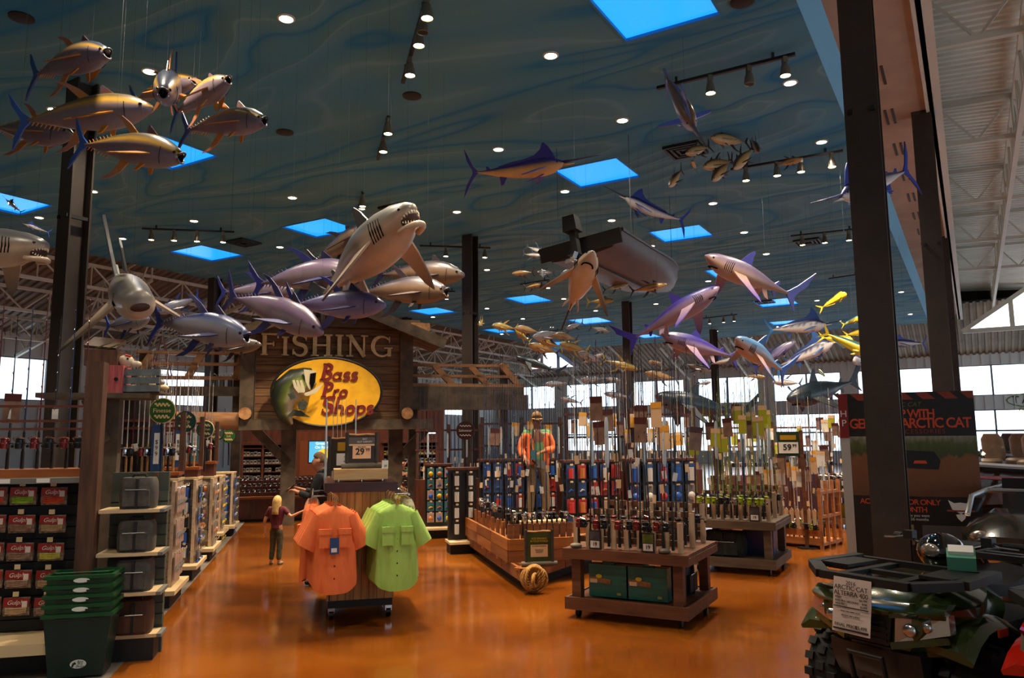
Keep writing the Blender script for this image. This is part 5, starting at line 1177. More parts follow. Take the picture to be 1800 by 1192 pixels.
m = MB(); m.tube([(-.01, -.19, .16), (-.01, -.17, .16)], .035, 12); part('round_latch', m, M_dk, t); m = MB(); m.tube([(.11, -.19, .15), (.11, -.17, .15)], .02, 8); part('knob', m, M_dk, t); m = MB(); m.b2((-.14, -.175, .06), (-.08, -.17, .11)); part('sticker', m, M_tagw, t)
t = thing('wicker_creel', 'open brown creel with green leaves standing on the red box', 'basket', PS + DN * .1 + DS * .02 + Vector((0, 0, .27)), RZD)
m = MB(); m.b2((-.16, -.12, 0), (.16, .14, .17)); part('basket_body', m, M_postw, t); m = MB(); m.box((-.02, .1, .26), (.34, .03, .24), Matrix.Rotation(R_(-60), 3, 'X') @ Matrix.Rotation(R_(12), 3, 'Y')); part('open_lid', m, M_postw, t)
for k in range(6): m = MB(); m.prism([(0, 0), (.05, .018), (.1, 0), (.05, -.018)], lambda u, v, s: Vector((-.1 + .04 * k + u, -.05 + v, .18 + .02 * (k % 3) + s + u * .3)), 0, .004); part('leaf', m, M_gn, t)
t = thing('decoy_head', 'pale carved duck decoy head beside the open creel', 'decoy', PS + DN * .32 + DS * .02 + Vector((0, 0, .27)), RZD)
m = MB(); m.ball((0, 0, .06), .085, 12, 8, (1.0, .75, .8)); m.ball((.1, -.01, .03), .05, 10, 6, (1.3, .7, .7)); part('head', m, mat('cream_decoy', 'c8b49c', rough=.5), t, 2); m = MB(); m.ball((.03, -.065, .08), .012, 6, 5); part('eye', m, M_eye, t); m = MB(); m.tube([(.0, -.04, .125), (.06, -.04, .11)], .012, 5); part('red_mark', m, M_re, t)
t = thing('slat_crate', 'grey slatted wooden crate of stones beside the red box', 'crate', PS + DN * .5 + DS * .02 + Vector((0, 0, -.03)), RZD - .25)
for k in range(3): m = MB(); m.b2((-.14, -.18, .02 + .085 * k), (.26, -.165, .09 + .085 * k)); part('slat', m, mat('grey_slat', '6a7478', '566064', rough=.7, scale=8), t)
m = MB(); m.b2((-.14, -.165, 0), (.26, .15, .02)); part('bottom', m, M_beam, t)
for x in (-.12, .24): m = MB(); m.b2((x - .02, -.165, 0), (x + .02, -.14, .28)); part('corner_post', m, M_beam, t)
for k in range(7):
    m = MB(); m.ball((0, 0, 0), .05, 8, 6, (1.2, .9, .7)); o = part('pebble', m, M_cardg if k % 2 else M_cream, None, 2); o.location = PS + DN * (.42 + .05 * k) + DS * (-.02 + .05 * (k % 2)) + Vector((0, 0, .04 + .03 * (k % 3))); tag(o, 'smooth pale stone lying in the grey slatted crate', 'stone', 'stones in the slatted crate')
# ================================================================ shirt rack
OR = Zp(633, 1088)
def RL(x, y=0, z=0): return OR + DN * x + DS * y + Vector((0, 0, z))
M_pine = mat('pine_board', 'b88848', '946430', rough=.55, scale=3, stretch=(8, 8, .7)); M_pale = mat('pale_pine', 'c8a470', 'b08a58', rough=.55, scale=3, stretch=(1, 8, 8)); M_maroon = mat('dark_cherry', '3e1612', '2c0f0c', rough=.35, scale=3, stretch=(1, 6, 6))
rk = thing('shirt_rack', 'rolling shirt rack of upright pine boards with dark cherry top', 'clothes rack', OR, RZD)
zt_ = 1.33
for k in range(8): m = MB(); m.b2((-.32 + .082 * k, 0, .2), (-.32 + .082 * k + .078, .02 + .003 * (k % 2), zt_)); part('pine_board', m, M_pine, rk)
for sg in (-1, 1): m = MB(); m.b2((sg * .34 - .01, .0, .2), (sg * .34 + .01, 1.2, zt_)); part('side_panel', m, M_pine, rk)
m = MB(); m.b2((-.33, 1.18, .2), (.33, 1.2, zt_)); part('back_panel', m, M_pine, rk)
m = MB(); m.b2((-.4, -.05, zt_), (.38, 1.25, zt_ + .1)); part('cherry_top', m, M_maroon, rk)
m = MB(); m.b2((-.34, .02, .12), (.34, 1.2, .2)); part('plinth', m, M_black, rk)
for sx in (-.3, .3):
    for y in (.06, 1.12):
        m = MB(); m.tube([(sx - .025, y, .055), (sx + .025, y, .055)], .055, 12); c_ = part('caster', m, M_dk, rk, 1); m = MB(); m.box((sx, y, .095), (.07, .08, .05)); part('caster_fork', m, M_chrome, c_)
for sx in (-.29, .33): m = MB(); m.tube([(sx, -.02, 1.26), (sx, -.5, 1.24), (sx, -.51, 1.28)], .012, 8); part('arm', m, M_chrome, rk)
for sg in (-1, 1): m = MB(); m.tube([(sg * .52, .1, 1.28), (sg * .52, 1.2, 1.28)], .012, 8); m.tube([(sg * .36, .2, 1.28), (sg * .52, .2, 1.28)], .01, 6); m.tube([(sg * .36, 1.1, 1.28), (sg * .52, 1.1, 1.28)], .01, 6); part('side_rail', m, M_chrome, rk)
pt = MB(); pt.b2((-.3, .05, zt_ + .13), (.28, .45, zt_ + .24)); part('pine_riser', pt, M_pale, rk)
for sx in (-.25, 0, .23): m = MB(); m.tube([(sx, .2, zt_ + .1), (sx, .2, zt_ + .13)], .012, 6); part('riser_pin', m, M_chrome, rk)
def stand_sign(name, label, loc, rz, w_, h_, base=True):
    t = thing(name, label, 'sign', loc, rz)
    if base: m = MB(); m.tube([(-w_ / 2 - .06, 0, .03), (w_ / 2 + .06, 0, .03)], .035, 10); part('log_base', m, mat('grey_log', '6a5e50', '4c4238', rough=.7, scale=5), t, 1)
    for sx in (-1, 1): m = MB(); m.tube([(sx * w_ / 2, 0, .04), (sx * w_ / 2, 0, h_)], .022, 8); part('log_side', m, mat('dark_log', '3a3430', '28241f', rough=.6, scale=6), t, 1)
    m = MB(); m.tube([(-w_ / 2, 0, h_ - .02), (-w_ / 6, 0, h_ - .028), (w_ / 6, 0, h_ - .02), (w_ / 2, 0, h_ - .026)], .012, 6); part('rope_top', m, M_logend, t)
    return t
def put_text(parent, body, size, x, y, z, mm, name='lettering', **k):
    tm = text_mb(body, size, .002, **k); tm.v = [(v[0] + x, v[1] + y, v[2] + z) for v in tm.v]; return part(name, tm, mm, parent)
M_brd = mat('dark_brown_board', '2c201a', rough=.5); M_pap = mat('peach_paper', 'e8b890', rough=.6); M_ink = mat('black_ink', '14100e', rough=.6); M_brdg = mat('grey_banner', '58504c', rough=.5)
s1 = stand_sign('price_sign', 'log framed 29.99 price sign on the shirt rack', RL(-.0, .2, zt_ + .24), RZD, .32, .4)
m = MB(); m.b2((-.15, -.004, .05), (.15, .008, .37)); bd = part('board', m, M_brd, s1); m = MB(); m.b2((-.15, -.008, .27), (.15, -.004, .345)); part('banner', m, M_brdg, s1)
put_text(bd, '2017\nGUY HARVEY', .03, .03, -.01, .31, M_tagw, space=.9); m = MB(); m.b2((-.1, -.01, .11), (.1, -.005, .25)); pp = part('paper', m, M_pap, s1)
put_text(pp, '29', .1, -.02, -.013, .185, M_ink, offset=.002); put_text(pp, '99', .05, .065, -.013, .205, M_ink); put_text(pp, 'REG. PRICE', .018, 0, -.013, .238, M_ink)
m = MB(); m.b2((-.14, -.01, .252), (.14, -.009, .27)); part('shelf_strip', m, M_tagt, s1)
s2 = thing('shelf_price_card', 'small white price card at the end of the pine riser', 'sign', RL(.25, .08, zt_ + .24), RZD); m = MB(); m.b2((-.035, 0, 0), (.035, .003, .09)); cd = part('card', m, M_tagw, s2); put_text(cd, '29', .03, .005, -.003, .03, M_ink)
s3 = stand_sign('price_sign', 'dark price sign with yellow print behind the log framed sign', RL(-.22, .75, zt_ + .1), RZD, .24, .5, False); m = MB(); m.b2((-.11, -.004, .1), (.11, .008, .47)); bd = part('board', m, M_brd, s3); m = MB(); m.b2((-.03, -.01, .33), (.1, -.004, .43)); part('yellow_print', m, mat('yellow_print', 'a88010', rough=.5), bd); m = MB(); m.b2((-.04, -.01, .16), (.1, -.004, .3)); part('paper', m, M_tagw, bd); put_text(bd, '3', .09, .06, -.013, .23, M_ink)
for k, (dx, r) in enumerate(((-.3, .016), (-.22, .006), (-.17, .006), (-.12, .006), (-.07, .006), (.05, .012))):
    m = MB(); m.tube([(0, 0, 0), (0, 0, .95)], [r, r * .5], 7); o = part('display_rod', m, M_plast if r > .01 else M_blank3, None, 1); o.location = RL(dx - .08, 1.05, zt_ + .1); tag(o, 'clear rod tube standing on the cherry rack top' if r > .01 else 'thin pale rod standing on the cherry rack top', 'rod', 'rods on the shirt rack top')
# ---------------------------------------------------------------- shirts
def shirt_meshes():
    out = {}
    N = 28; prof = [(0, .075, .05), (-.015, .1, .06), (-.05, .19, .075), (-.085, .235, .085), (-.2, .245, .095), (-.45, .25, .1), (-.72, .265, .11), (-.8, .262, .11)]
    rings = []
    for i, (z, w_, dd) in enumerate(prof):
        ring = []
        for k in range(N):
            q = 2 * math.pi * k / N; f = 1 + .2 * (i / 7) * math.sin(5 * q + 1.3 + .25 * i) + .16 * (i / 7) * math.sin(9 * q - .2 * i)
            zz = z - (.09 * (abs(math.cos(q)) ** 3 * -1 + .6) if i == 7 else 0)
            ring.append(Vector((w_ * math.copysign(abs(math.cos(q)) ** .75, math.cos(q)), dd * f * math.sin(q), zz)))
        rings.append(ring)
    m = MB(); m.loft(rings, False); out['torso'] = m.mesh('torso', 2)
    for sg in (-1, 1):
        rr = []
        for j, (u, r, fl) in enumerate(((0, .09, .75), (.35, .1, .7), (.7, .112, .65), (1, .12, .6))):
            c = Vector((sg * (.17 + .15 * u), 0, -.1 - .31 * u)); ax = Vector((sg * .42, 0, -.9)).normalized(); si = Vector((0, 1, 0)).cross(ax)
            rr.append([c + si * r * math.cos(2 * math.pi * k / 14) + Vector((0, r * fl * math.sin(2 * math.pi * k / 14) * (1 + .1 * math.sin(k * 2.5) * u), 0)) for k in range(14)])
        m = MB(); m.loft(rr, False); out['sleeve%d' % sg] = m.mesh('sleeve', 2)
    m = MB(); m.loft([[Vector(((.085 - .012 * j) * math.cos(2 * math.pi * k / 16), (.055 - .006 * j) * math.sin(2 * math.pi * k / 16), -.03 + .045 * j - .03 * max(0, -math.sin(2 * math.pi * k / 16)))) for k in range(16)] for j in range(2)], False)
    out['collar'] = m.mesh('collar', 2)
    m = MB(); m.b2((-.018, -.125, -.8), (.018, -.1, -.06)); 
    m.v = [(x, -.052 - .055 * min(1, (-z) / .75) + (y + .11) * .2 - .005, z) for x, y, z in m.v]; out['placket'] = m.mesh('placket')
    for sg in (-1, 1):
        m = MB(); m.b2((sg * .045, -.128, -.4), (sg * .18, -.098, -.23)); out['pocket%d' % sg] = m.mesh('pocket')
        m = MB(); m.b2((sg * .04, -.136, -.27), (sg * .185, -.1, -.215)); out['flap%d' % sg] = m.mesh('pocket_flap')
    m = MB(); m.tube([(-.15, 0, -.06), (0, 0, .0), (.15, 0, -.06)], .012, 6); m.tube([(0, 0, 0), (0, 0, .05), (.025, 0, .08), (0, 0, .11), (-.025, 0, .085)], .004, 5); out['hanger'] = m.mesh('hanger')
    m = MB(); m.ball((0, -.015, 0), .009, 6, 4); out['button'] = m.mesh('button')
    for me in set(out.values()):
        for v in me.vertices: v.co.x *= .86
    return out
SM = shirt_meshes()
M_hang = mat('wood_hanger', 'a87848', rough=.4)
def shirt(loc, rz, mm, label, group, detail=True, tagcol=None):
    t = thing('fishing_shirt', label, 'shirt', loc, rz, group)
    COLM(part('torso', SM['torso'], None, t), mm)
    for sg in (-1, 1): COLM(part('sleeve', SM['sleeve%d' % sg], None, t), mm)
    COLM(part('collar', SM['collar'], None, t), mm); COLM(part('hanger', SM['hanger'], None, t), M_hang)
    if detail:
        COLM(part('placket', SM['placket'], None, t), mm)
        for sg in (-1, 1): p = part('pocket', SM['pocket%d' % sg], None, t); COLM(p, mm); COLM(part('pocket_flap', SM['flap%d' % sg], None, p), mm)
        for k in range(6): z = -.1 - .12 * k; COLM(part('button', SM['button'], None, t, loc=(0, -.055 - .055 * min(1, -z / .75), z)), M_dk)
    if tagcol: 
        m = MB(); m.b2((-.05, -.15, -.46), (.04, -.145, -.3)); p = part('hang_tag', m, tagcol, t); m = MB(); m.b2((-.035, -.153, -.44), (.02, -.149, -.4)); part('tag_print', m, M_tagw, p)
    return t
def cloth(n, a, b): return mat(n, a, b, rough=.85, scale=7, bump=.9, stretch=(1.6, 1.6, .55), lo=.3, hi=.7)
M_so = cloth('orange_shirt_cloth', 'e8743c', 'd8652e'); M_sg_ = cloth('lime_shirt_cloth', 'a4c860', '94b850'); M_sk = cloth('khaki_shirt_cloth', '9a9470', '8a8462'); M_sw = cloth('pale_grey_shirt_cloth', 'a8aca4', '989c94'); M_sy = cloth('yellow_shirt_cloth', 'd8c848', 'c8b838'); M_sb = cloth('pale_blue_shirt_cloth', '7ca0ac', '6c909c')
for k in range(4):
    shirt(RL(-.29 - .015 * k, -.42 + .1 * k, 1.22 + .004 * k), RZD + .0, M_so, ('orange button shirt with blue hang tag in front on the rack', 'orange shirt second on the front left arm', 'orange shirt third on the front left arm', 'orange shirt at the back of the front left arm')[k], 'orange shirts on the front arm', k == 0, M_cardb if k == 0 else None)
    shirt(RL(.33 + .0 * k - .02 * k, -.42 + .1 * k, 1.22 + .006 * k), RZD + .02, M_sg_, ('lime green button shirt in front on the rack', 'lime green shirt second on the front right arm', 'lime green shirt third on the front right arm', 'lime green shirt at the back of the front right arm')[k], 'lime shirts on the front arm', k == 0)
for k in range(7):
    shirt(RL(-.52, .28 + .13 * k, 1.2), RZD - R_(90) + random.uniform(-.15, .05), [M_so, M_so, M_sw, M_so, M_sb, M_sw, M_so][k], ('orange', 'bright orange', 'pale grey', 'orange', 'pale blue', 'light grey', 'orange')[k] + ' shirt on the side rail, ' + ('nearest to the front arms', 'second along the rail', 'third along the rail', 'fourth along the rail', 'fifth along the rail', 'sixth along the rail', 'beside the girl')[k], 'shirts on the left side rail', k == 0)
for k in range(5):
    shirt(RL(.52, .3 + .16 * k, 1.22), RZD + R_(90) + random.uniform(-.1, .1), [M_sk, M_sk, M_sy, M_sk, M_sg_][k], ('khaki', 'olive khaki', 'yellow', 'dull khaki', 'pale green')[k] + ' shirt on the right side rail, ' + ('nearest to the lime shirts', 'second along the rail', 'in the middle of the rail', 'fourth along the rail', 'last along the rail')[k], 'shirts on the right side rail', k == 0)
# ================================================================ people
def skin_mesh(name, nodes, edges, sub=2):
    """nodes: dict id -> (pos, radius) ; root is the first"""
    ids = list(nodes); me = bpy.data.meshes.new(name); me.from_pydata([nodes[i][0] for i in ids], [(ids.index(a), ids.index(b)) for a, b in edges], [])
    ob = bpy.data.objects.new(name, me); TMP.collection.objects.link(ob)
    sk = ob.modifiers.new('skin', 'SKIN'); sk.use_smooth_shade = True
    for i, k in enumerate(ids):
        r = nodes[k][1]; me.skin_vertices[0].data[i].radius = r if isinstance(r, tuple) else (r, r); me.skin_vertices[0].data[i].use_root = (i == 0)
    sb = ob.modifiers.new('sub', 'SUBSURF'); sb.levels = sub; sb.render_levels = sub
    dg = tmp_graph(); out = bpy.data.meshes.new_from_object(ob.evaluated_get(dg)); out.name = name
    bpy.data.objects.remove(ob); bpy.data.meshes.remove(me); return out
M_skin = mat('skin', 'c88a68', 'b87858', rough=.55, scale=8); M_manneq = mat('tanned_figure', '8a5a40', '74482f', rough=.4, scale=6)
def figure(name, label, cat, loc, rz, J, skin, shirt_=None, pants=None, shoes=None, hair=None, sleeve='short', scale=1.0, headyaw=0, hatm=None, glasses=False, overshirt=None):
    """J: joint positions for a 1.75 m adult facing -y"""
    t = thing(name, label, cat, loc, rz); t.scale = (scale,) * 3
    V = lambda p: Vector(p)
    hd = V(J['head']); nk = V(J['neck']); fw = Vector((math.sin(headyaw), -math.cos(headyaw), 0)); rt = Vector((math.cos(headyaw), math.sin(headyaw), 0)); up = Vector((0, 0, 1))
    nodes = {'pelvis': (J['pelvis'], (.13, .1)), 'spine': (J['spine'], (.125, .095)), 'chest': (J['chest'], (.15, .11)), 'neck': (J['neck'], .055), 'jaw': (hd - up * .07 + fw * .03, (.062, .07)), 'skull': (hd + up * .02, (.078, .092)), 'crown': (hd + up * .085 - fw * .005, (.06, .07)),
             'nose': (hd + fw * .115 - up * .022, .012)}
    ed = [('pelvis', 'spine'), ('spine', 'chest'), ('chest', 'neck'), ('neck', 'jaw'), ('jaw', 'skull'), ('skull', 'crown'), ('skull', 'nose')]
    for s, sg in (('l', 1), ('r', -1)):
        nodes['ear' + s] = (hd + rt * sg * .092 - up * .01 - fw * -.01, .016); ed.append(('skull', 'ear' + s))
        sh, el, wr = V(J['sh' + s]), V(J['el' + s]), V(J['wr' + s]); hv = (wr - el).normalized(); ha = wr + hv * .085
        nodes.update({'sh' + s: (sh, .058), 'el' + s: (el, .042), 'wr' + s: (wr, .028), 'ha' + s: (ha, (.04, .018))})
        ed += [('chest', 'sh' + s), ('sh' + s, 'el' + s), ('el' + s, 'wr' + s), ('wr' + s, 'ha' + s)]
        sd = hv.cross(Vector((0, 0, 1))); sd = sd.normalized() if sd.length > .2 else Vector((0, 1, 0)); dn = hv.cross(sd).normalized()
        if dn.z > 0: dn = -dn
        for k, ln in enumerate((.055, .068, .074, .066, .05)):
            if k == 0: b0 = wr + hv * .04 + sd * .04; b1 = b0 + sd * .02 + hv * .035 + dn * .01
            else: b0 = ha + sd * (.034 - .021 * (k - 1)) + hv * .03; b1 = b0 + hv * ln * .6 + dn * ln * .3
            b2_ = b1 + hv * ln * .3 + dn * ln * .45
            nodes['f%s%d' % (s, k)] = (b0, .0095); nodes['g%s%d' % (s, k)] = (b1, .009); nodes['h%s%d' % (s, k)] = (b2_, .0075)
            ed += [('ha' + s if k else 'wr' + s, 'f%s%d' % (s, k)), ('f%s%d' % (s, k), 'g%s%d' % (s, k)), ('g%s%d' % (s, k), 'h%s%d' % (s, k))]
        hp, kn, an, to = V(J['hp' + s]), V(J['kn' + s]), V(J['an' + s]), V(J['to' + s])
        nodes.update({'hp' + s: (hp, .085), 'kn' + s: (kn, .056), 'an' + s: (an, .038), 'to' + s: (to, (.04, .03))}); ed += [('pelvis', 'hp' + s), ('hp' + s, 'kn' + s), ('kn' + s, 'an' + s), ('an' + s, 'to' + s)]
    part('body', skin_mesh('body', nodes, ed), skin, t)
    if shirt_ is not None:
        nn = {'spine': (nodes['spine'][0], (.15, .12)), 'pelvis': (V(J['pelvis']) + up * -.02, (.155, .125)), 'hem': (V(J['pelvis']) - up * .1, (.16, .13)), 'chest': (nodes['chest'][0], (.172, .13)), 'collar': (nk - up * .02, .068)}
        ee = [('hem', 'pelvis'), ('pelvis', 'spine'), ('spine', 'chest'), ('chest', 'collar')]
        for s in 'lr':
            sh, el, wr = V(J['sh' + s]), V(J['el' + s]), V(J['wr' + s]); nn['sh' + s] = (sh, .078); ee.append(('chest', 'sh' + s))
            if sleeve == 'short': nn['el' + s] = (sh.lerp(el, .72), .068); ee.append(('sh' + s, 'el' + s))
            else: nn['el' + s] = (el, .06); nn['wr' + s] = (el.lerp(wr, .93), .045); ee += [('sh' + s, 'el' + s), ('el' + s, 'wr' + s)]
        part('shirt', skin_mesh('shirt', nn, ee), shirt_, t)
    if pants is not None:
        nn = {'pelvis': (V(J['pelvis']) - up * .0, (.15, .122)), 'waist': (V(J['pelvis']) + up * .08, (.142, .112))}; ee = [('waist', 'pelvis')]
        for s in 'lr': nn.update({'hp' + s: (J['hp' + s], .105), 'kn' + s: (J['kn' + s], .078), 'an' + s: (V(J['an' + s]) + up * .03, .068)}); ee += [('pelvis', 'hp' + s), ('hp' + s, 'kn' + s), ('kn' + s, 'an' + s)]
        part('trousers', skin_mesh('trousers', nn, ee), pants, t)
    if shoes is not None:
        for s in 'lr':
            an, to = V(J['an' + s]), V(J['to' + s]); d_ = (to - an); d_.z = 0; d_.normalize()
            part('shoe', skin_mesh('shoe', {'a': (Vector((an.x, an.y, .045)) - d_ * .03, (.05, .045)), 'b': (Vector((to.x, to.y, .04)) - d_ * .04, (.052, .04)), 'c': (Vector((to.x, to.y, .035)) + d_ * .06, (.045, .033))}, [('a', 'b'), ('b', 'c')], 1), shoes, t)
    for sg in (-1, 1): m = MB(); m.ball(hd + fw * .082 + rt * sg * .034 + up * .008, .012, 8, 6); part('eye', m, M_eye, t, 2)
    m = MB(); m.tube([hd + fw * .098 + rt * -.025 - up * .062, hd + fw * .104 - up * .064, hd + fw * .098 + rt * .025 - up * .062], .006, 5); part('mouth', m, mat('lips', '8a4a40', rough=.5), t)
    return t, hd, fw, rt, up
STAND = dict(pelvis=(0, 0, .96), spine=(0, .0, 1.1), chest=(0, 0, 1.3), neck=(0, .01, 1.47), head=(0, -.01, 1.62), shl=(.19, 0, 1.4), shr=(-.19, 0, 1.4), ell=(.26, .02, 1.12), elr=(-.26, .02, 1.12), wrl=(.27, -.06, .88), wrr=(-.27, -.06, .88),
             hpl=(.09, 0, .9), hpr=(-.09, 0, .9), knl=(.1, -.01, .5), knr=(-.1, -.01, .5), anl=(.1, .03, .08), anr=(-.1, .03, .08), tol=(.11, -.13, .04), tor=(-.11, -.13, .04))
def hairshell(name, hd, fw, rt, up, mm, t, low=-.05, r=.1, length=0):
    """hair cap; length > 0 hangs down the back"""
    rings = []; N = 14
    for j in range(7):
        ph = math.pi * .5 * j / 6; z = math.cos(ph) * r * 1.05; rr = math.sin(ph) * r + .004
        rings.append([hd + up * (.035 + z * 1.0) + (rt * math.cos(2 * math.pi * k / N) * rr * .9 + fw * (math.sin(2 * math.pi * k / N) * rr * 1.05 - .012)) - up * (.05 * (1 if math.sin(2 * math.pi * k / N) < .3 else 0) * (j / 6)) + up * (.03 * (j / 6) * max(0, math.sin(2 * math.pi * k / N))) for k in range(N)])
    if length:
        for j in range(1, 5):
            u = j / 4; rings.append([p + (Vector((0, 0, -length * u)) if (p - hd).dot(fw) < .05 else Vector((0, 0, -.02 * u))) + rt * .012 * math.sin(k * 2.2 + j) + fw * (-.015 * u) for k, p in enumerate(rings[6])])
    m = MB(); m.loft(rings); part(name, m, mm, t, 2)
# man in the black hoodie
J = dict(STAND); J.update(head=(0, -.05, 1.6), neck=(0, -.0, 1.46), ell=(.24, -.08, 1.13), wrl=(.1, -.3, 1.2), elr=(-.24, -.08, 1.13), wrr=(-.1, -.3, 1.22))
pm_ = P(568, 840, 10.5); M_hood = cloth('black_hoodie_cloth', '101012', '16161a')
t, hd, fw, rt, up = figure('person', 'man in black hoodie looking down at his hands behind the shirts', 'person', (pm_.x, pm_.y, 0), R_(-90), J, M_skin, M_hood, cloth('dark_jeans', '20242e', '1a1d26'), M_black, sleeve='long', scale=1.0)
hairshell('hair', hd, fw, rt, up, mat('short_brown_hair', '7a5a3a', '5c4228', rough=.8, scale=40), t, r=.089)
m = MB(); m.tube([Vector(J['neck']) + Vector((.09 * math.cos(a), .03 + .08 * math.sin(a), .01 + .03 * math.sin(a))) for a in [2 * math.pi * k / 12 for k in range(13)]], .035, 7); part('hood', m, M_hood, t, 2)
m = MB(); m.box((0, -.43, 1.25), (.075, .012, .14), Matrix.Rotation(R_(-50), 3, 'X')); o = part('mobile_phone', m, M_black, None); 
o.matrix_world = Matrix.Translation((pm_.x, pm_.y, 0)) @ Matrix.Rotation(R_(-90), 4, 'Z'); tag(o, 'small dark phone held in the hands of the man', 'phone')
# girl reaching for the shirts
gp = Zp(484, 993); J = dict(STAND); J.update(ell=(.3, .05, 1.1), wrl=(.3, .0, .84), elr=(-.38, .0, 1.2), wrr=(-.62, -.06, 1.32), head=(0, .0, 1.58), neck=(0, .02, 1.42), knl=(.1, -.05, .5), anl=(.12, .0, .08), tol=(.16, -.13, .04))
t, hd, fw, rt, up = figure('person', 'small blonde girl in maroon shirt reaching toward the shirts', 'person', gp, R_(172), J, M_skin, cloth('maroon_tee', '5c1622', '4c101a'), mat('camo_cloth', '4c4a30', '2c2a1c', rough=.9, scale=9), mat('grey_trainers', '8a8274', '5c564c', rough=.6, scale=12), sleeve='short', scale=.6)
hairshell('hair', hd, fw, rt, up, mat('blonde_hair', 'd8b470', 'a8803e', rough=.6, scale=30, stretch=(3, 3, .4)), t, r=.118, length=.3)
# clerk behind the counter
J = dict(STAND); 
for k in J: J[k] = (J[k][0], J[k][1], J[k][2] - .36) if k not in ('anl', 'anr', 'tol', 'tor', 'knl', 'knr') else J[k]
J.update(knl=(.12, -.34, .5), knr=(-.12, -.34, .5), anl=(.12, -.3, .08), anr=(-.12, -.3, .08), tol=(.12, -.44, .04), tor=(-.12, -.44, .04), ell=(.27, -.06, .82), wrl=(.2, -.26, .74), elr=(-.27, -.06, .82), wrr=(-.2, -.26, .74))
p = P(707, 850, 20.1)
t, hd, fw, rt, up = figure('person', 'clerk in a dark green shirt seated behind the reel counter', 'person', (p.x, p.y, 0), .2, J, M_skin, cloth('dark_green_polo', '0c3a2c', '082c22'), cloth('dark_trousers', '1c1c1e', '161618'), M_black, scale=1.0)
hairshell('hair', hd, fw, rt, up, mat('black_hair', '16120f', rough=.7), t, r=.098)
t = thing('stool', 'black stool under the seated clerk', 'stool', (p.x, p.y, 0), 0); m = MB(); m.cyl((0, 0, .42), .17, .05, 16); part('seat', m, M_black, t)
for a in range(4): m = MB(); m.tube([(.1 * math.cos(a * 1.57 + .8), .1 * math.sin(a * 1.57 + .8), .42), (.17 * math.cos(a * 1.57 + .8), .17 * math.sin(a * 1.57 + .8), 0)], .014, 6); part('leg', m, M_chrome, t)
# ================================================================ rod tables
M_tbl = mat('dark_table_wood', '6e4228', '4e2c1a', rough=.5, scale=3, stretch=(.8, 5, 5), bump=.15); M_tbl2 = mat('grey_brown_table_wood', '5c4a3a', '44362a', rough=.55, scale=3, stretch=(.8, 5, 5)); M_post2 = mat('pale_slat_wood', 'c8a888', 'b09070', rough=.6, scale=4, stretch=(6, 6, .6)); M_brail = mat('brown_slat_rail', '6a4428', '543418', rough=.6, scale=4)
RZT = None
def rtable(A, Bp, depth, zt2, label, mm):
    """A front-left floor, Bp front-right floor"""
    d = Bp - A; W = d.length; rz = math.atan2(d.y, d.x)
    t = thing('display_table', label, 'table', A, rz)
    hb = .11
    n = 6
    for k in range(n): m = MB(); y0 = depth * k / n; m.b2((-.04, y0 + .002, zt2 - .035), (W + .04, y0 + depth / n - .002, zt2)); part('top_plank', m, mm, t)
    m = MB(); m.b2((-.05, -.035, zt2 - hb), (W + .05, 0, zt2 - .001)); m2 = MB(); part('front_apron', m, mm, t)
    for x in (-.05, W + .02): m = MB(); m.b2((x, 0, zt2 - hb), (x + .03, depth, zt2 - .036)); part('side_apron', m, mm, t)
    m = MB(); m.b2((-.05, depth, zt2 - hb), (W + .05, depth + .03, zt2 - .001)); part('back_apron', m, mm, t)
    for x in (.03, W - .13):
        for y in (.03, depth - .13): m = MB(); m.b2((x, y, .2), (x + .1, y + .1, zt2 - .036)); part('leg', m, mm, t)
    m = MB(); m.b2((-.0, .0, .16), (W, depth, .2)); part('lower_deck', m, mm, t)
    for y in (-.035, depth): m = MB(); m.b2((-.03, y, .09), (W + .03, y + .035, .215)); part('lower_board', m, mm, t)
    for x in (-.03, W): m = MB(); m.b2((x, 0, .09), (x + .03, depth, .215)); part('lower_board', m, mm, t)
    for x in (.08, W - .08):
        for y in (.08, depth - .08): m = MB(); m.tube([(x - .02, y, .045), (x + .02, y, .045)], .045, 10); m.box((x, y, .12), (.05, .06, .08)); part('caster', m, M_dk, t)
    X = Vector((math.cos(rz), math.sin(rz), 0)); Y = Vector((-math.sin(rz), math.cos(rz), 0))
    return (lambda x, y, z=0: A + X * x + Y * y + Vector((0, 0, z))), W, rz
def slat_rack(L, W, depth, zt2, rz, rows, n, label, tint=None, ph=.3):
    t = thing('rod_holder', label, 'rod holder', L(0, 0, zt2), rz)
    for r in range(rows):
        y = .1 + (depth - .25) * r / max(1, rows - 1); 
        for k in range(n): m = MB(); x = .06 + (W - .12) * k / (n - 1); m.b2((x - .028, y - .012, 0), (x + .028, y + .012, ph + .06 * r)); part('slat', m, M_post2, t)
        for z in (.06, ph - .05 + .06 * r): m = MB(); m.b2((.03, y + .012, z), (W - .03, y + .035, z + .06)); part('rail', m, M_brail, t)
    return t
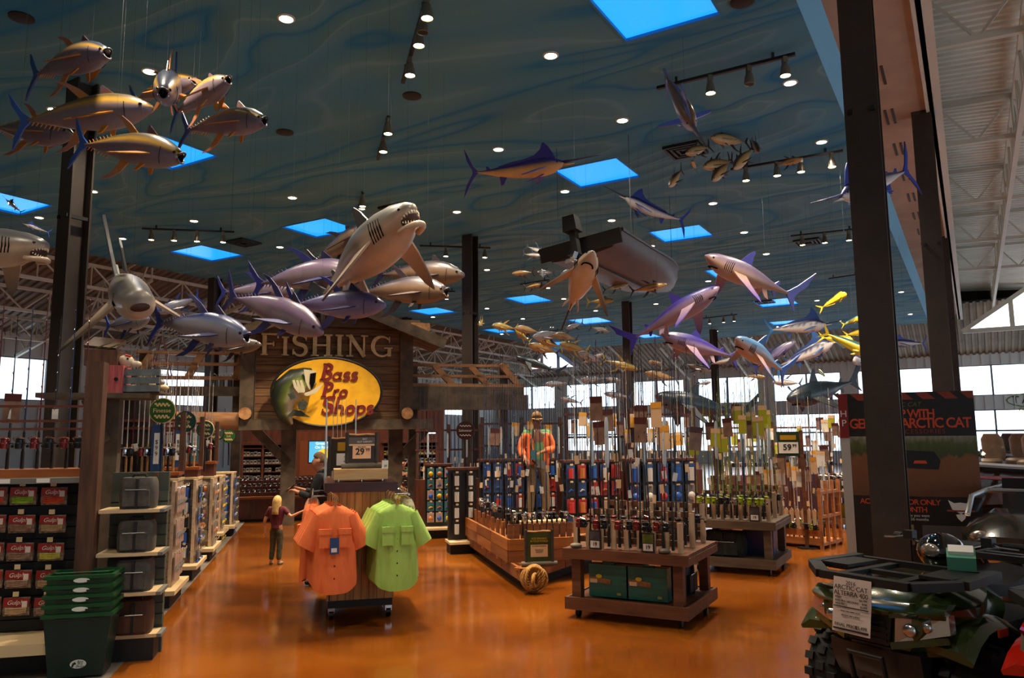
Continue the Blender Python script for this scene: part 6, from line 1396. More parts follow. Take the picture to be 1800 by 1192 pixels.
def rods_on(L, W, depth, zt2, rz, rows, n, Ls, label, group, blanks, reels, cards, grips=(None,), zoff=.03, leanr=.03):
    for r in range(rows):
        y = .1 + (depth - .25) * r / max(1, rows - 1) - .05
        for k in range(n):
            x = .06 + (W - .12) * (k + .5) / n + random.uniform(-.01, .01); i = r * n + k
            rod(L(x, y, zt2 + zoff), random.choice(Ls), label, group, blanks[i % len(blanks)], reels[i % len(reels)], grips[i % len(grips)], (M_tagt, None, M_tagw, None)[i % 4], cards[i % len(cards)], rz + random.uniform(-.5, .5), (random.uniform(-leanr, leanr), random.uniform(-leanr, leanr)), tz=random.uniform(.45, 1.0), cz=random.uniform(1.0, 1.5), sleeve=(1.1 if i % 7 == 3 else None))
A1, B1 = Zp(1000, 1085), Zp(1207, 1108)
L1, W1, rz1 = rtable(A1, B1, 1.15, .72, 'dark wooden display table of rods with teal cases underneath', M_tbl)
slat_rack(L1, W1, 1.15, .72, rz1, 3, 9, 'pale slat rod holder on the table with teal cases')
rods_on(L1, W1, 1.15, .72, rz1, 3, 10, (2.0, 2.1, 2.2), 'on the table over teal cases', 'rods on the teal case table', [M_blank, M_blank, M_blank5], [M_rreel, M_dk, M_rreel, M_dk], [None, None, M_tagb, None, None, None, M_tagb, None, M_tagt])
def placard(loc, rz, num, label, green=False):
    t = thing('price_placard', label, 'sign', loc, rz)
    m = MB(); m.box((0, 0, .1), (.13, .02, .2)); bd = part('board', m, M_brd, t); m = MB(); m.b2((-.055, -.014, .1), (.055, -.01, .185)); part('picture', m, mat('green_picture', '4a5a1c', '6c7a20', rough=.5, scale=12) if green else mat('grey_picture', '3c3a3c', '54505a', rough=.5, scale=12), bd)
    m = MB(); m.b2((-.05, -.014, .02), (.05, -.01, .09)); pp = part('paper', m, M_tagw, bd); put_text(pp, num, .05, 0, -.016, .055, M_ink, offset=.001)
placard(L1(.32, .0, .72), rz1, '19', 'dark price placard with grey picture on the teal case table'); placard(L1(.9, .0, .72), rz1, '19', 'price placard with green picture on the teal case table', True)
for i, x in enumerate((.05, 1.02)):
    m = MB(); m.ball((0, 0, .025), .07, 10, 6, (1, .8, .4)); o = part('river_stone', m, mat('grey_stone', '7a6e60', '5c5248', rough=.7, scale=9), None, 2, L1(x + .04, .02, .72), rz1); tag(o, ('flat grey stone at the outer end of the teal case table top', 'flat grey stone at the aisle end of the teal case table top')[i], 'stone', 'stones on the teal case table')
M_teal = mat('teal_plastic', '0c6a5c', '0a5a50', rough=.25, scale=4)
for i, x in enumerate((.19, .63)):
    t = thing('tackle_case', ('teal plastic tackle case with paper band beside the outer table leg', 'teal plastic tackle case with paper band in the middle of the lower deck')[i], 'tackle case', L1(x, .12, .22), rz1, 'teal cases under the rod table')
    m = MB(); m.b2((0, 0, 0), (.42, .14, .33)); part('shell', m, M_teal, t)
    for k in range(5): m = MB(); z = .05 + .06 * k; m.b2((.012, -.008, z), (.408, .0, z + .012)); part('rib', m, M_teal, t)
    m = MB(); m.box((.13, -.012, .17), (.24, .006, .05), Matrix.Rotation(.1, 3, 'Y')); bd = part('paper_band', m, mat('brown_band', '6a3c1c', '9a6a3c', rough=.5, scale=20), t); m = MB(); m.prism(ell(.035, .02, 14, .12, .21), xz, -.018, -.012); part('yellow_badge', m, M_ye, bd); m = MB(); m.box((.06, -.017, .16), (.08, .004, .04)); part('picture', m, M_tagt, bd)
    m = MB(); m.box((.34, -.01, .04), (.045, .006, .025)); part('sticker', m, mat('olive_sticker', '8a8a3c', rough=.5), t)
    m = MB(); m.b2((.15, .04, .33), (.27, .08, .345)); part('handle', m, M_teal, t)
softbag(L1(.42, .62, .2), .5, .3, .36, M_black, 'black soft bag behind the teal cases', 'black bags under the rod table', rz1); softbag(L1(.98, .72, .2), .4, .3, .36, mat('dark_blue_bag', '0e141c', rough=.6), 'dark bag with clear pocket at the table side', 'black bags under the rod table', rz1 + 1.57)
A2, B2 = Zp(1217, 1003), Zp(1362, 1014)
L2, W2, rz2 = rtable(A2, B2, 1.2, .72, 'grey brown display table with camouflage bag and blue cooler underneath', M_tbl2)
slat_rack(L2, W2, 1.2, .72, rz2, 3, 9, 'pale slat rod holder on the table with blue cooler')
rods_on(L2, W2, 1.2, .72, rz2, 3, 11, (1.8, 2.0, 2.1), 'on the blue cooler table', 'rods on the blue cooler table', [M_blank4, M_blank4, M_blank, M_blank2], [M_greel, M_greel, M_greel, M_greel, M_dk, M_dk, M_chrome], [M_tagg, None, None, M_tagg, None, M_tagb, None])
placard(L2(.9, .0, .72), rz2, '19', 'small price placard on the blue cooler table')
t = softbag(L2(.4, .3, .2), .6, .35, .34, mat('dark_camo_cloth', '161a18', '26302a', rough=.8, scale=14), 'dark camouflage duffel bag under the lime rods', None, rz2)
t = thing('cooler', 'blue cooler with black lid under the lime rods', 'cooler', L2(.85, .62, .2), rz2)
m = MB(); m.box((0, 0, .17), (.38, .3, .34), top=(1.06, 1.06)); part('tub', m, mat('blue_plastic', '1c2c58', rough=.4), t); m = MB(); m.box((0, 0, .37), (.42, .34, .06), top=(.94, .94)); part('lid', m, mat('charcoal_plastic', '3a3c3c', rough=.4), t); m = MB(); m.tube([(-.2, 0, .3), (-.23, -.1, .33), (-.23, .1, .33), (-.2, 0, .3)], .012, 6); part('handle', m, M_black, t)
# picket rack of orange pine
A3, B3 = Zp(1330, 955), Zp(1448, 966); d3 = B3 - A3; W3 = d3.length; rz3 = math.atan2(d3.y, d3.x)
X3 = Vector((math.cos(rz3), math.sin(rz3), 0)); Y3 = Vector((-math.sin(rz3), math.cos(rz3), 0)); L3 = lambda x, y, z=0: A3 + X3 * x + Y3 * y + Vector((0, 0, z))
M_opine = mat('orange_pine', 'b8743c', '9a5a28', rough=.5, scale=3, stretch=(.8, 5, 5))
t = thing('picket_rod_rack', 'orange pine rod rack with pale pickets and tall end posts', 'rod rack', A3, rz3)
for z in (.06, .2): m = MB(); m.b2((0, -.02, z), (W3, .01, z + .11)); part('front_board', m, M_opine, t)
m = MB(); m.b2((0, 0, .05), (W3, .9, .1)); part('deck', m, M_opine, t)
for k in range(11): m = MB(); x = .08 + (W3 - .2) * k / 10; m.prism([(x - .03, .32), (x + .03, .32), (x + .03, .62), (x, .66), (x - .03, .62)], xz, -.01, .012); part('picket', m, M_post2, t)
for z in (.34, .55): m = MB(); m.b2((0, .012, z), (W3, .04, z + .05)); part('rail', m, M_opine, t)
for y in (0, .28, .56, .84): m = MB(); m.b2((W3 - .05, y - .02, .0), (W3, y + .03, 1.0 + .12 * (y > .2))); part('end_post', m, M_opine, t)
for y in (0, .84): m = MB(); m.b2((0, y - .02, 0), (.05, y + .03, 1.0)); part('end_post', m, M_opine, t)
for z in (.5, .9): m = MB(); m.b2((W3 - .045, 0, z), (W3 - .005, .86, z + .05)); part('end_rail', m, M_opine, t)
rods_on(L3, W3, .9, .1, rz3, 2, 13, (1.9, 2.0, 2.1), 'in the orange pine rack', 'rods in the orange pine rack', [M_blank2, M_blank, M_blank3], [M_dk, M_chrome, M_dk, M_greel], [M_tagb, None, M_tagt, None, M_tagw], (M_whiteg, M_foam), .02)
A4, B4 = Zp(1440, 926), Zp(1503, 932)
L4, W4, rz4 = rtable(A4, B4, 1.0, .74, 'far display table of rods beside the banner stand', M_tbl2)
slat_rack(L4, W4, 1.0, .74, rz4, 2, 6, 'pale slat rod holder on the far table')
rods_on(L4, W4, 1.0, .74, rz4, 2, 8, (1.9, 2.0), 'on the far table beside the banner', 'rods on the far table', [M_blank, M_blank2], [M_chrome, M_dk], [M_tagb, None, M_tagw, M_tagg], (M_whiteg, M_foam))
t = thing('kayak_bin', 'yellow plastic bin under the far rod table', 'bin', L4(.45, .5, .2), rz4); m = MB(); m.box((0, 0, .12), (.4, .3, .24), top=(1.1, 1.1)); part('tub', m, M_ye, t); m = MB(); m.box((0, 0, .25), (.46, .36, .03)); part('rim', m, M_ye, t)
# 59.99 sign on a post
p = P(1388, 800, 13.4); t = thing('price_post', 'green and cream 59.99 price sign on a tall post', 'sign', (p.x, p.y, 0), -.4)
m = MB(); m.b2((.17, -.02, 0), (.23, .04, p.z + .42)); part('post', m, M_tbl, t); m = MB(); m.b2((-.19, -.03, p.z - .02), (.17, .0, p.z + .4)); bd = part('board', m, mat('dark_green_board', '122c1c', rough=.5), t); m = MB(); m.b2((-.17, -.036, p.z + .03), (.15, -.03, p.z + .22)); pp = part('paper', m, M_tagw, bd); put_text(pp, '59', .14, -.03, -.04, p.z + .13, M_ink, offset=.003); put_text(pp, '99', .07, .09, -.04, p.z + .16, M_ink)
m = MB(); m.b2((-.14, -.036, p.z + .26), (.12, -.03, p.z + .34)); part('yellow_print', m, MATS['yellow_print'], bd)
m = MB(); m.cyl((.2, .01, 0), .16, .02, 16); part('foot', m, M_black, t)
# ================================================================ plank platform with crate, mannequin
C0 = Zp(920, 1040); eR = Vector((math.sin(R_(29)), math.cos(R_(29)), 0)); eL = DS
M_fir = mat('orange_fir', 'a8682c', '8a4f1c', rough=.45, scale=3, stretch=(.6, .6, 5)); M_fir2 = mat('brown_fir', '8a5228', '6c3c1a', rough=.5, scale=3, stretch=(.6, .6, 5))
pf = thing('plank_platform', 'wedge shaped fir plank platform under the mannequin', 'platform', C0)
lw = lambda v: v - C0
poly = [C0, C0 + eR * 2.3, C0 + eR * 2.3 + eL * 2.0, C0 + eL * 4.0]
inner = [C0 + eR * .1 + eL * .1, C0 + eR * 2.2 + eL * .05, C0 + eR * 2.2 + eL * 1.9, C0 + eL * 3.9 + eR * .06]
m = MB(); m.prism([(lw(p).x, lw(p).y) for p in inner], lambda u, v, s: Vector((u, v, s)), 0, .12); part('kick_base', m, M_black, pf)
m = MB(); m.prism([(lw(p).x, lw(p).y) for p in poly], lambda u, v, s: Vector((u, v, s)), .12, .24); part('deck_core', m, M_fir2, pf)
for k in range(4): m = MB(); a, b = eL * (1.0 * k + .01), eL * (1.0 * k + .99); m.beam(a + Vector((0, 0, .2)) - DN * .02, b + Vector((0, 0, .2)) - DN * .02, .04, .15); part('edge_board', m, M_fir2, pf)
for k in range(2): nr_ = Vector((math.cos(R_(29)), -math.sin(R_(29)), 0)); m = MB(); a, b = eR * (1.15 * k + .01), eR * (1.15 * k + 1.14); m.beam(a + Vector((0, 0, .2)) + nr_ * .02, b + Vector((0, 0, .2)) + nr_ * .02, .04, .15); part('edge_board', m, M_fir2, pf)
for k in range(5): m = MB(); o_ = eL * (.12 + .25 * k) + eR * (.12 + .25 * k); m.beam(lw(C0) + eL * (.2 + .5 * k) + Vector((0, 0, .255)), lw(C0) + eR * (.12 + .3 * k) + Vector((0, 0, .255)), .2, .03); part('deck_board', m, M_fir, pf)
# crate
a3, b3 = P(895, 994, 10.35), P(1012, 990, 10.6); a3.z = b3.z = .27
cr = thing('plank_crate', 'orange fir plank crate full of rods on the platform', 'crate', a3); c3, d3_ = a3 + eL * 3.0, b3 + eR * 1.5; lc = lambda v: v - a3
def wallp(p, q, n, z0, z1, seg):
    for r in range(n):
        for s in range(seg):
            m = MB(); u, v = p.lerp(q, s / seg), p.lerp(q, (s + .985) / seg); zz = z0 + (z1 - z0) * (r + .5) / n; m.beam(lc(Vector((u.x, u.y, a3.z))) + Vector((0, 0, zz)), lc(Vector((v.x, v.y, a3.z))) + Vector((0, 0, zz)), .04, (z1 - z0) / n * .96); part('plank', m, M_fir if (r + s) % 2 else M_fir2, cr)
wallp(a3, b3, 2, 0, .3, 1); wallp(c3, a3, 2, 0, .3, 3); wallp(b3, d3_, 2, 0, .3, 2); wallp(c3, d3_, 2, 0, .3, 2)
for k in range(10): m = MB(); q = a3.lerp(b3, (k + .5) / 10) + DS * .12; m.box(lc(q) + Vector((0, 0, .24)), (.07, .03, .48), Matrix.Rotation(RZD, 3, 'Z')); part('upright_board', m, M_fir2, cr)
for k in range(9): m = MB(); q = c3.lerp(a3, (k + .5) / 9) + DN * .12; m.box(lc(q) + Vector((0, 0, .22)), (.03, .12, .44), Matrix.Rotation(RZD, 3, 'Z')); part('upright_board', m, M_fir2, cr)
m = MB(); m.prism([(lc(p).x, lc(p).y) for p in (a3, b3, d3_, c3)], lambda u, v, s: Vector((u, v, s)), .12, .15); part('crate_floor', m, M_fir2, cr)
for i in range(26):
    u = (i % 13 + .5) / 13; 
    q = (c3.lerp(a3, u) + DN * .22) if i < 13 else (a3.lerp(b3, u) + DS * .25)
    rod(Vector((q.x, q.y, .6)), random.choice((1.8, 1.9, 2.0, 2.1)), 'standing in the fir crate', 'rods in the fir crate', (M_blank, M_blank2)[i % 2], (M_chrome, M_dk)[i % 2], None, (M_tagt, None, M_tagw)[i % 3], (None, None, None, None, M_tagb)[i % 5] if i < 8 else None, random.uniform(-.8, .8), (random.uniform(-.02, .02), random.uniform(-.02, .02)), tz=random.uniform(.5, .9), cz=random.uniform(1.1, 1.5))
# framed sign at the platform corner
sp_ = P(948, 992, 10.05); s4 = stand_sign('log_framed_sign', 'log framed green sign with cream paper at the platform corner', Vector((sp_.x, sp_.y, .27)), RZD * .5, .34, .46)
m = MB(); m.b2((-.15, -.004, .06), (.15, .008, .43)); bd = part('board', m, mat('green_brown_board', '3c4a14', '2a3010', rough=.5, scale=4), s4); m = MB(); m.b2((-.11, -.01, .12), (.11, -.004, .27)); pp = part('paper', m, M_tagt, bd)
put_text(bd, 'ROD SPINNING\nIN YOUR WORLD', .032, 0, -.012, .33, mat('yellow_ink', 'c8a020', rough=.5), space=.85); put_text(pp, 'BUY ONE TO COMBOS', .02, 0, -.013, .253, M_ink, space=.85); put_text(pp, 'TRADE IN\nMONTH', .024, 0, -.013, .19, M_ink)
# rope coil
rp = P(938, 1020, 9.75); t = thing('rope_coil', 'thick golden rope knotted in a coil at the platform corner', 'rope', Vector((rp.x, rp.y, 0)), -.1)
M_rope = mat('golden_rope', 'b8843c', '7a5420', rough=.8, scale=60, stretch=(1, 1, 2))
for k in range(7):
    ax = R_((-62, -38, -14, 12, 36, 60, 84)[k]); pts = []
    for j in range(57):
        q = 2 * math.pi * j / 56; R0 = .145 - .006 * (k % 3); u, v = R0 * math.cos(q), R0 * math.sin(q) * (1.0 if k < 6 else .5)
        pts.append(Vector((u * math.cos(ax) + .02 * math.sin(k * 2.4), u * math.sin(ax) * .6 - .02 * k + .05, .175 + v + .012 * math.sin(k * 1.7))))
    m = MB()
    for st in range(3): m.tube([p + Vector((.013 * math.cos(j * .9 + st * 2.09), .013 * math.sin(j * .9 + st * 2.09), .008 * math.sin(j * .9 + st * 2.09))) for j, p in enumerate(pts)], .013, 6)
    part('rope_loop', m, M_rope, t, 2)
# mannequin
mp_ = P(945, 900, 12.3); zb = .27
t = thing('display_pedestal', 'box pedestal with pale top under the mannequin', 'pedestal', (mp_.x, mp_.y, zb + .15), RZD); ph_ = P(945, 912, 12.3).z - zb - .15
m = MB(); m.b2((-.32, -.3, 0), (.32, .3, ph_ - .05)); part('box', m, M_brd, t); m = MB(); m.b2((-.36, -.34, ph_ - .05), (.36, .34, ph_)); part('pale_top', m, M_cream, t)
zm = zb + .15 + ph_; J = dict(STAND); J.update(ell=(.25, -.02, 1.13), wrl=(.08, -.2, 1.1), elr=(-.27, .0, 1.13), wrr=(-.22, -.2, 1.0), anl=(.15, .03, .08), tol=(.2, -.12, .04), knl=(.13, -.02, .5), anr=(-.13, .03, .08), tor=(-.15, -.13, .04))
sc_ = (P(945, 724, 12.3).z - zm) / 1.76
t, hd, fw, rt, up = figure('angler_mannequin', 'angler mannequin in orange shirt and cap standing on the platform', 'mannequin', (mp_.x, mp_.y, zm), .12, J, M_manneq, cloth('sage_tee', '6a9a68', '5c8a5a'), cloth('khaki_trousers', '7a6a50', '6a5a42'), mat('tan_boots', '6a4a30', rough=.6), sleeve='short', scale=sc_)
nn = {'r0': ((-.12, -.02, .86), (.085, .14)), 'r1': ((-.125, -.0, 1.1), (.08, .135)), 'r2': ((-.13, .0, 1.32), (.085, .13)), 'shr': ((-.2, 0, 1.4), .09), 'elr': ((-.275, .0, 1.13), .075), 'wrr': ((-.235, -.15, 1.02), .06)}
part('orange_overshirt', skin_mesh('orange_overshirt', nn, [('r0', 'r1'), ('r1', 'r2'), ('r2', 'shr'), ('shr', 'elr'), ('elr', 'wrr')]), M_so, t)
nn = {'l0': ((.14, .0, .84), (.075, .13)), 'l1': ((.14, .01, 1.1), (.07, .13)), 'l2': ((.135, .0, 1.32), (.085, .13)), 'shl': ((.2, 0, 1.4), .09), 'ell': ((.26, -.02, 1.14), .075), 'wrl': ((.12, -.16, 1.11), .06)}
part('orange_overshirt', skin_mesh('orange_overshirt', nn, [('l0', 'l1'), ('l1', 'l2'), ('l2', 'shl'), ('shl', 'ell'), ('ell', 'wrl')]), M_so, t)
hairshell('cap', hd, fw, rt, up, mat('tan_cap_cloth', '8a6a44', '74562f', rough=.85, scale=20), t, r=.108)
m = MB(); m.prism([(.09 * math.cos(q), -.09 - .09 * math.sin(q)) for q in [math.pi * k / 10 for k in range(11)]], lambda u, v, s: hd + rt * u - fw * (v + .01) + up * (.045 + s + v * .25), 0, .008); part('cap_visor', m, MATS['tan_cap_cloth'], t)
m = MB(); m.b2((-.075, -.012, -.022), (.075, .012, .022)); m.v = [tuple(hd + rt * v[0] + fw * (.092 - abs(v[0]) * .35 - v[1]) + up * (v[2] + .005)) for v in m.v]; part('sunglasses', m, M_black, t)
m = MB(); m.tube([Vector(J['neck']) + Vector((-.07, -.07, .0)), Vector((-.12, -.17, 1.2)), Vector((-.1, -.2, .95)), Vector((-.02, -.2, .88))], .014, 6); part('strap', m, M_black, t)
m = MB(); m.box((-.1, -.21, 1.05), (.09, .05, .16)); part('waist_tool', m, M_cardt, t); m = MB(); m.box((.03, -.18, .9), (.17, .06, .13), Matrix.Rotation(.25, 3, 'Y')); part('belt_pouch', m, M_cardg, t)
# ================================================================ back gondolas and racks
def back_wall(x0, x1, d, zt3, label, rows, cards, items, ims, plabel, group, z0=.3, w_=.13, h_=.24, rz=RZD):
    pa, pb = P(x0, 850, d), P(x1, 850, d); wv = (pb - pa).dot(DN if rz == RZD else Vector((math.cos(rz), math.sin(rz), 0))); o = Vector((pa.x, pa.y, 0)); t = thing('stock_gondola', label, 'display shelf', o, rz)
    X = Vector((math.cos(rz), math.sin(rz), 0)); Y = Vector((-math.sin(rz), math.cos(rz), 0))
    m = MB(); m.b2((0, .1, 0), (wv, .5, .16)); part('toe_kick', m, M_black, t); m = MB(); m.b2((-.03, 0, .16), (wv + .03, .5, .2)); part('base_shelf', m, M_cream, t); m = MB(); m.b2((0, .3, .2), (wv, .42, zt3)); part('back_panel', m, M_cardk, t); m = MB(); m.b2((-.02, .2, zt3), (wv + .02, .5, zt3 + .04)); part('top_rail', m, M_redwood, t)
    n = int(wv / (w_ + .035)); st = (zt3 - z0) / rows
    for r in range(rows):
        for k in range(n):
            i = r * n + k; c = random.randrange(len(cards)); package(o + X * (wv * (k + .5) / n) + Y * .2 + Vector((0, 0, zt3 - .04 - st * r)), w_, min(h_, st * .86), cards[c], items[r % len(items)], ims[(i + r) % len(ims)], plabel.format({M_cardr: 'red', M_cardb: 'blue', M_cardk: 'black', M_cardg: 'grey', M_cardt: 'teal', M_cardp: 'pink'}[cards[c]]), group, rz)
    return o, wv, X, Y
back_wall(794, 846, 12.9, 1.36, 'dark gondola of silver tubes beside the fir platform', 4, [M_cardk], ['tube'], [M_wh], 'silver tube pack on the dark gondola beside the platform', 'silver tubes on the dark gondola', w_=.13, h_=.27)
back_wall(752, 800, 14.9, 1.36, 'gondola of teal reel packs behind the shirt rack', 5, [M_cardt, M_cardp, M_cardt], ['round', 'lure'], [M_ye, M_or, M_bl], '{} pack on the gondola behind the khaki shirts', 'teal packs behind the shirts')
back_wall(850, 996, 14.2, 1.46, 'wide dark gondola of small packs behind the mannequin', 4, [M_cardb, M_cardk, M_cardb, M_cardr], ['tube', 'lure'], [M_bl, M_wh, M_re], 'small {} pack on the gondola behind the mannequin', 'packs behind the mannequin', w_=.15)
back_wall(1000, 1110, 13.2, 1.46, 'wide dark gondola of red and blue packs behind the first rod table', 4, [M_cardr, M_cardb, M_cardk, M_cardr], ['tube', 'lure'], [M_re, M_or, M_bl, M_wh], 'small {} pack behind the first rod table', 'packs behind the first rod table', w_=.15)
back_wall(1112, 1252, 13.6, 1.46, 'wide dark gondola of blue packs and white cases behind the tables', 3, [M_cardb, M_cardg, M_cardb], ['tube', 'round'], [M_bl, M_wh, M_re], '{} pack with bright item behind the rod tables', 'packs behind the two tables', w_=.2, h_=.34)
def back_rods(x0, x1, d, zl, n, label, group, Ls, blanks, cards, rl, reels=(None,)):
    pa, pb = P(x0, 800, d), P(x1, 800, d); o = Vector((pa.x, pa.y, 0)); wv = (pb - pa).dot(DN); t = thing('rod_rack', rl, 'rod rack', o, RZD)
    m = MB(); m.b2((-.05, -.1, 0), (wv + .05, .3, zl)); part('cabinet', m, M_redwood, t)
    for z in (zl + .62, zl + 1.05): m = MB(); m.b2((-.05, .08, z), (wv + .05, .12, z + .04)); part('rail', m, M_rail, t)
    for x in (0, wv / 2, wv): m = MB(); m.b2((x - .03, .09, zl), (x + .03, .15, zl + 1.2)); part('upright', m, M_postw, t)
    for k in range(n):
        rod(o + DN * (wv * (k + .5) / n) + DS * .02 + Vector((0, 0, zl)), random.choice(Ls), label, group, blanks[k % len(blanks)], reels[k % len(reels)], (M_foam, M_whiteg, M_cork)[k % 3], (None, M_tagt, None, M_tagw)[k % 4], cards[k % len(cards)], RZD, tz=random.uniform(.1, .5), cz=random.uniform(.5, 1.0), sleeve=(.75 if k % 5 == 2 else None))
back_rods(850, 1000, 15.2, 1.1, 34, 'racked behind the mannequin', 'rods racked behind the mannequin', (1.9, 2.1, 2.3, 2.5), [M_blank2, M_blank], [None] * 6 + [M_tagt], 'long rod rack behind the mannequin')
back_rods(1000, 1255, 14.6, 1.25, 52, 'racked behind the two tables', 'rods racked behind the two tables', (1.8, 2.0, 2.2), [M_blank, M_blank2, M_blank3], [None, None, M_tagb, None, None, M_tagt, None, None, M_tagy], 'long rod rack behind the two tables')
back_rods(1262, 1505, 17.5, 1.0, 32, 'racked before the far windows', 'rods racked before the far windows', (1.8, 2.0, 2.2), [M_blank2, M_blank3, M_blank], [M_tagb, None, M_tagw, None, M_tagg, None], 'long rod rack before the far windows', (M_dk, None, M_chrome))
back_rods(735, 850, 17.0, 1.0, 16, 'racked beneath the timber loft', 'rods racked beneath the loft', (1.8, 2.0, 2.2), [M_blank2, M_blank], [None], 'long rod rack beneath the timber loft')
# round price sign of that rack
p = P(818, 757, 16.6); t = thing('aisle_sign', 'dark maroon round aisle sign beside the middle steel column', 'sign', p, 0); m = MB(); m.prism(ell(.2, .2, 24), xz, 0, .03); part('disc', m, M_maroon, t)
for sg in (1, -1): m = MB(); ribbon(m, [(-.12 + .01 * k, sg * .1 + .014 * math.sin(k * 1.05)) for k in range(25)], .012, xz, -.006, 0); part('wave_line', m, M_tagw, t)
put_text(t, 'Saltwater', .075, 0, -.003, 0, M_tagw); m = MB(); m.tube([(0, .02, -.2), (0, .02, 1.0 - p.z)], .012, 6); part('pole', m, M_dk, t)
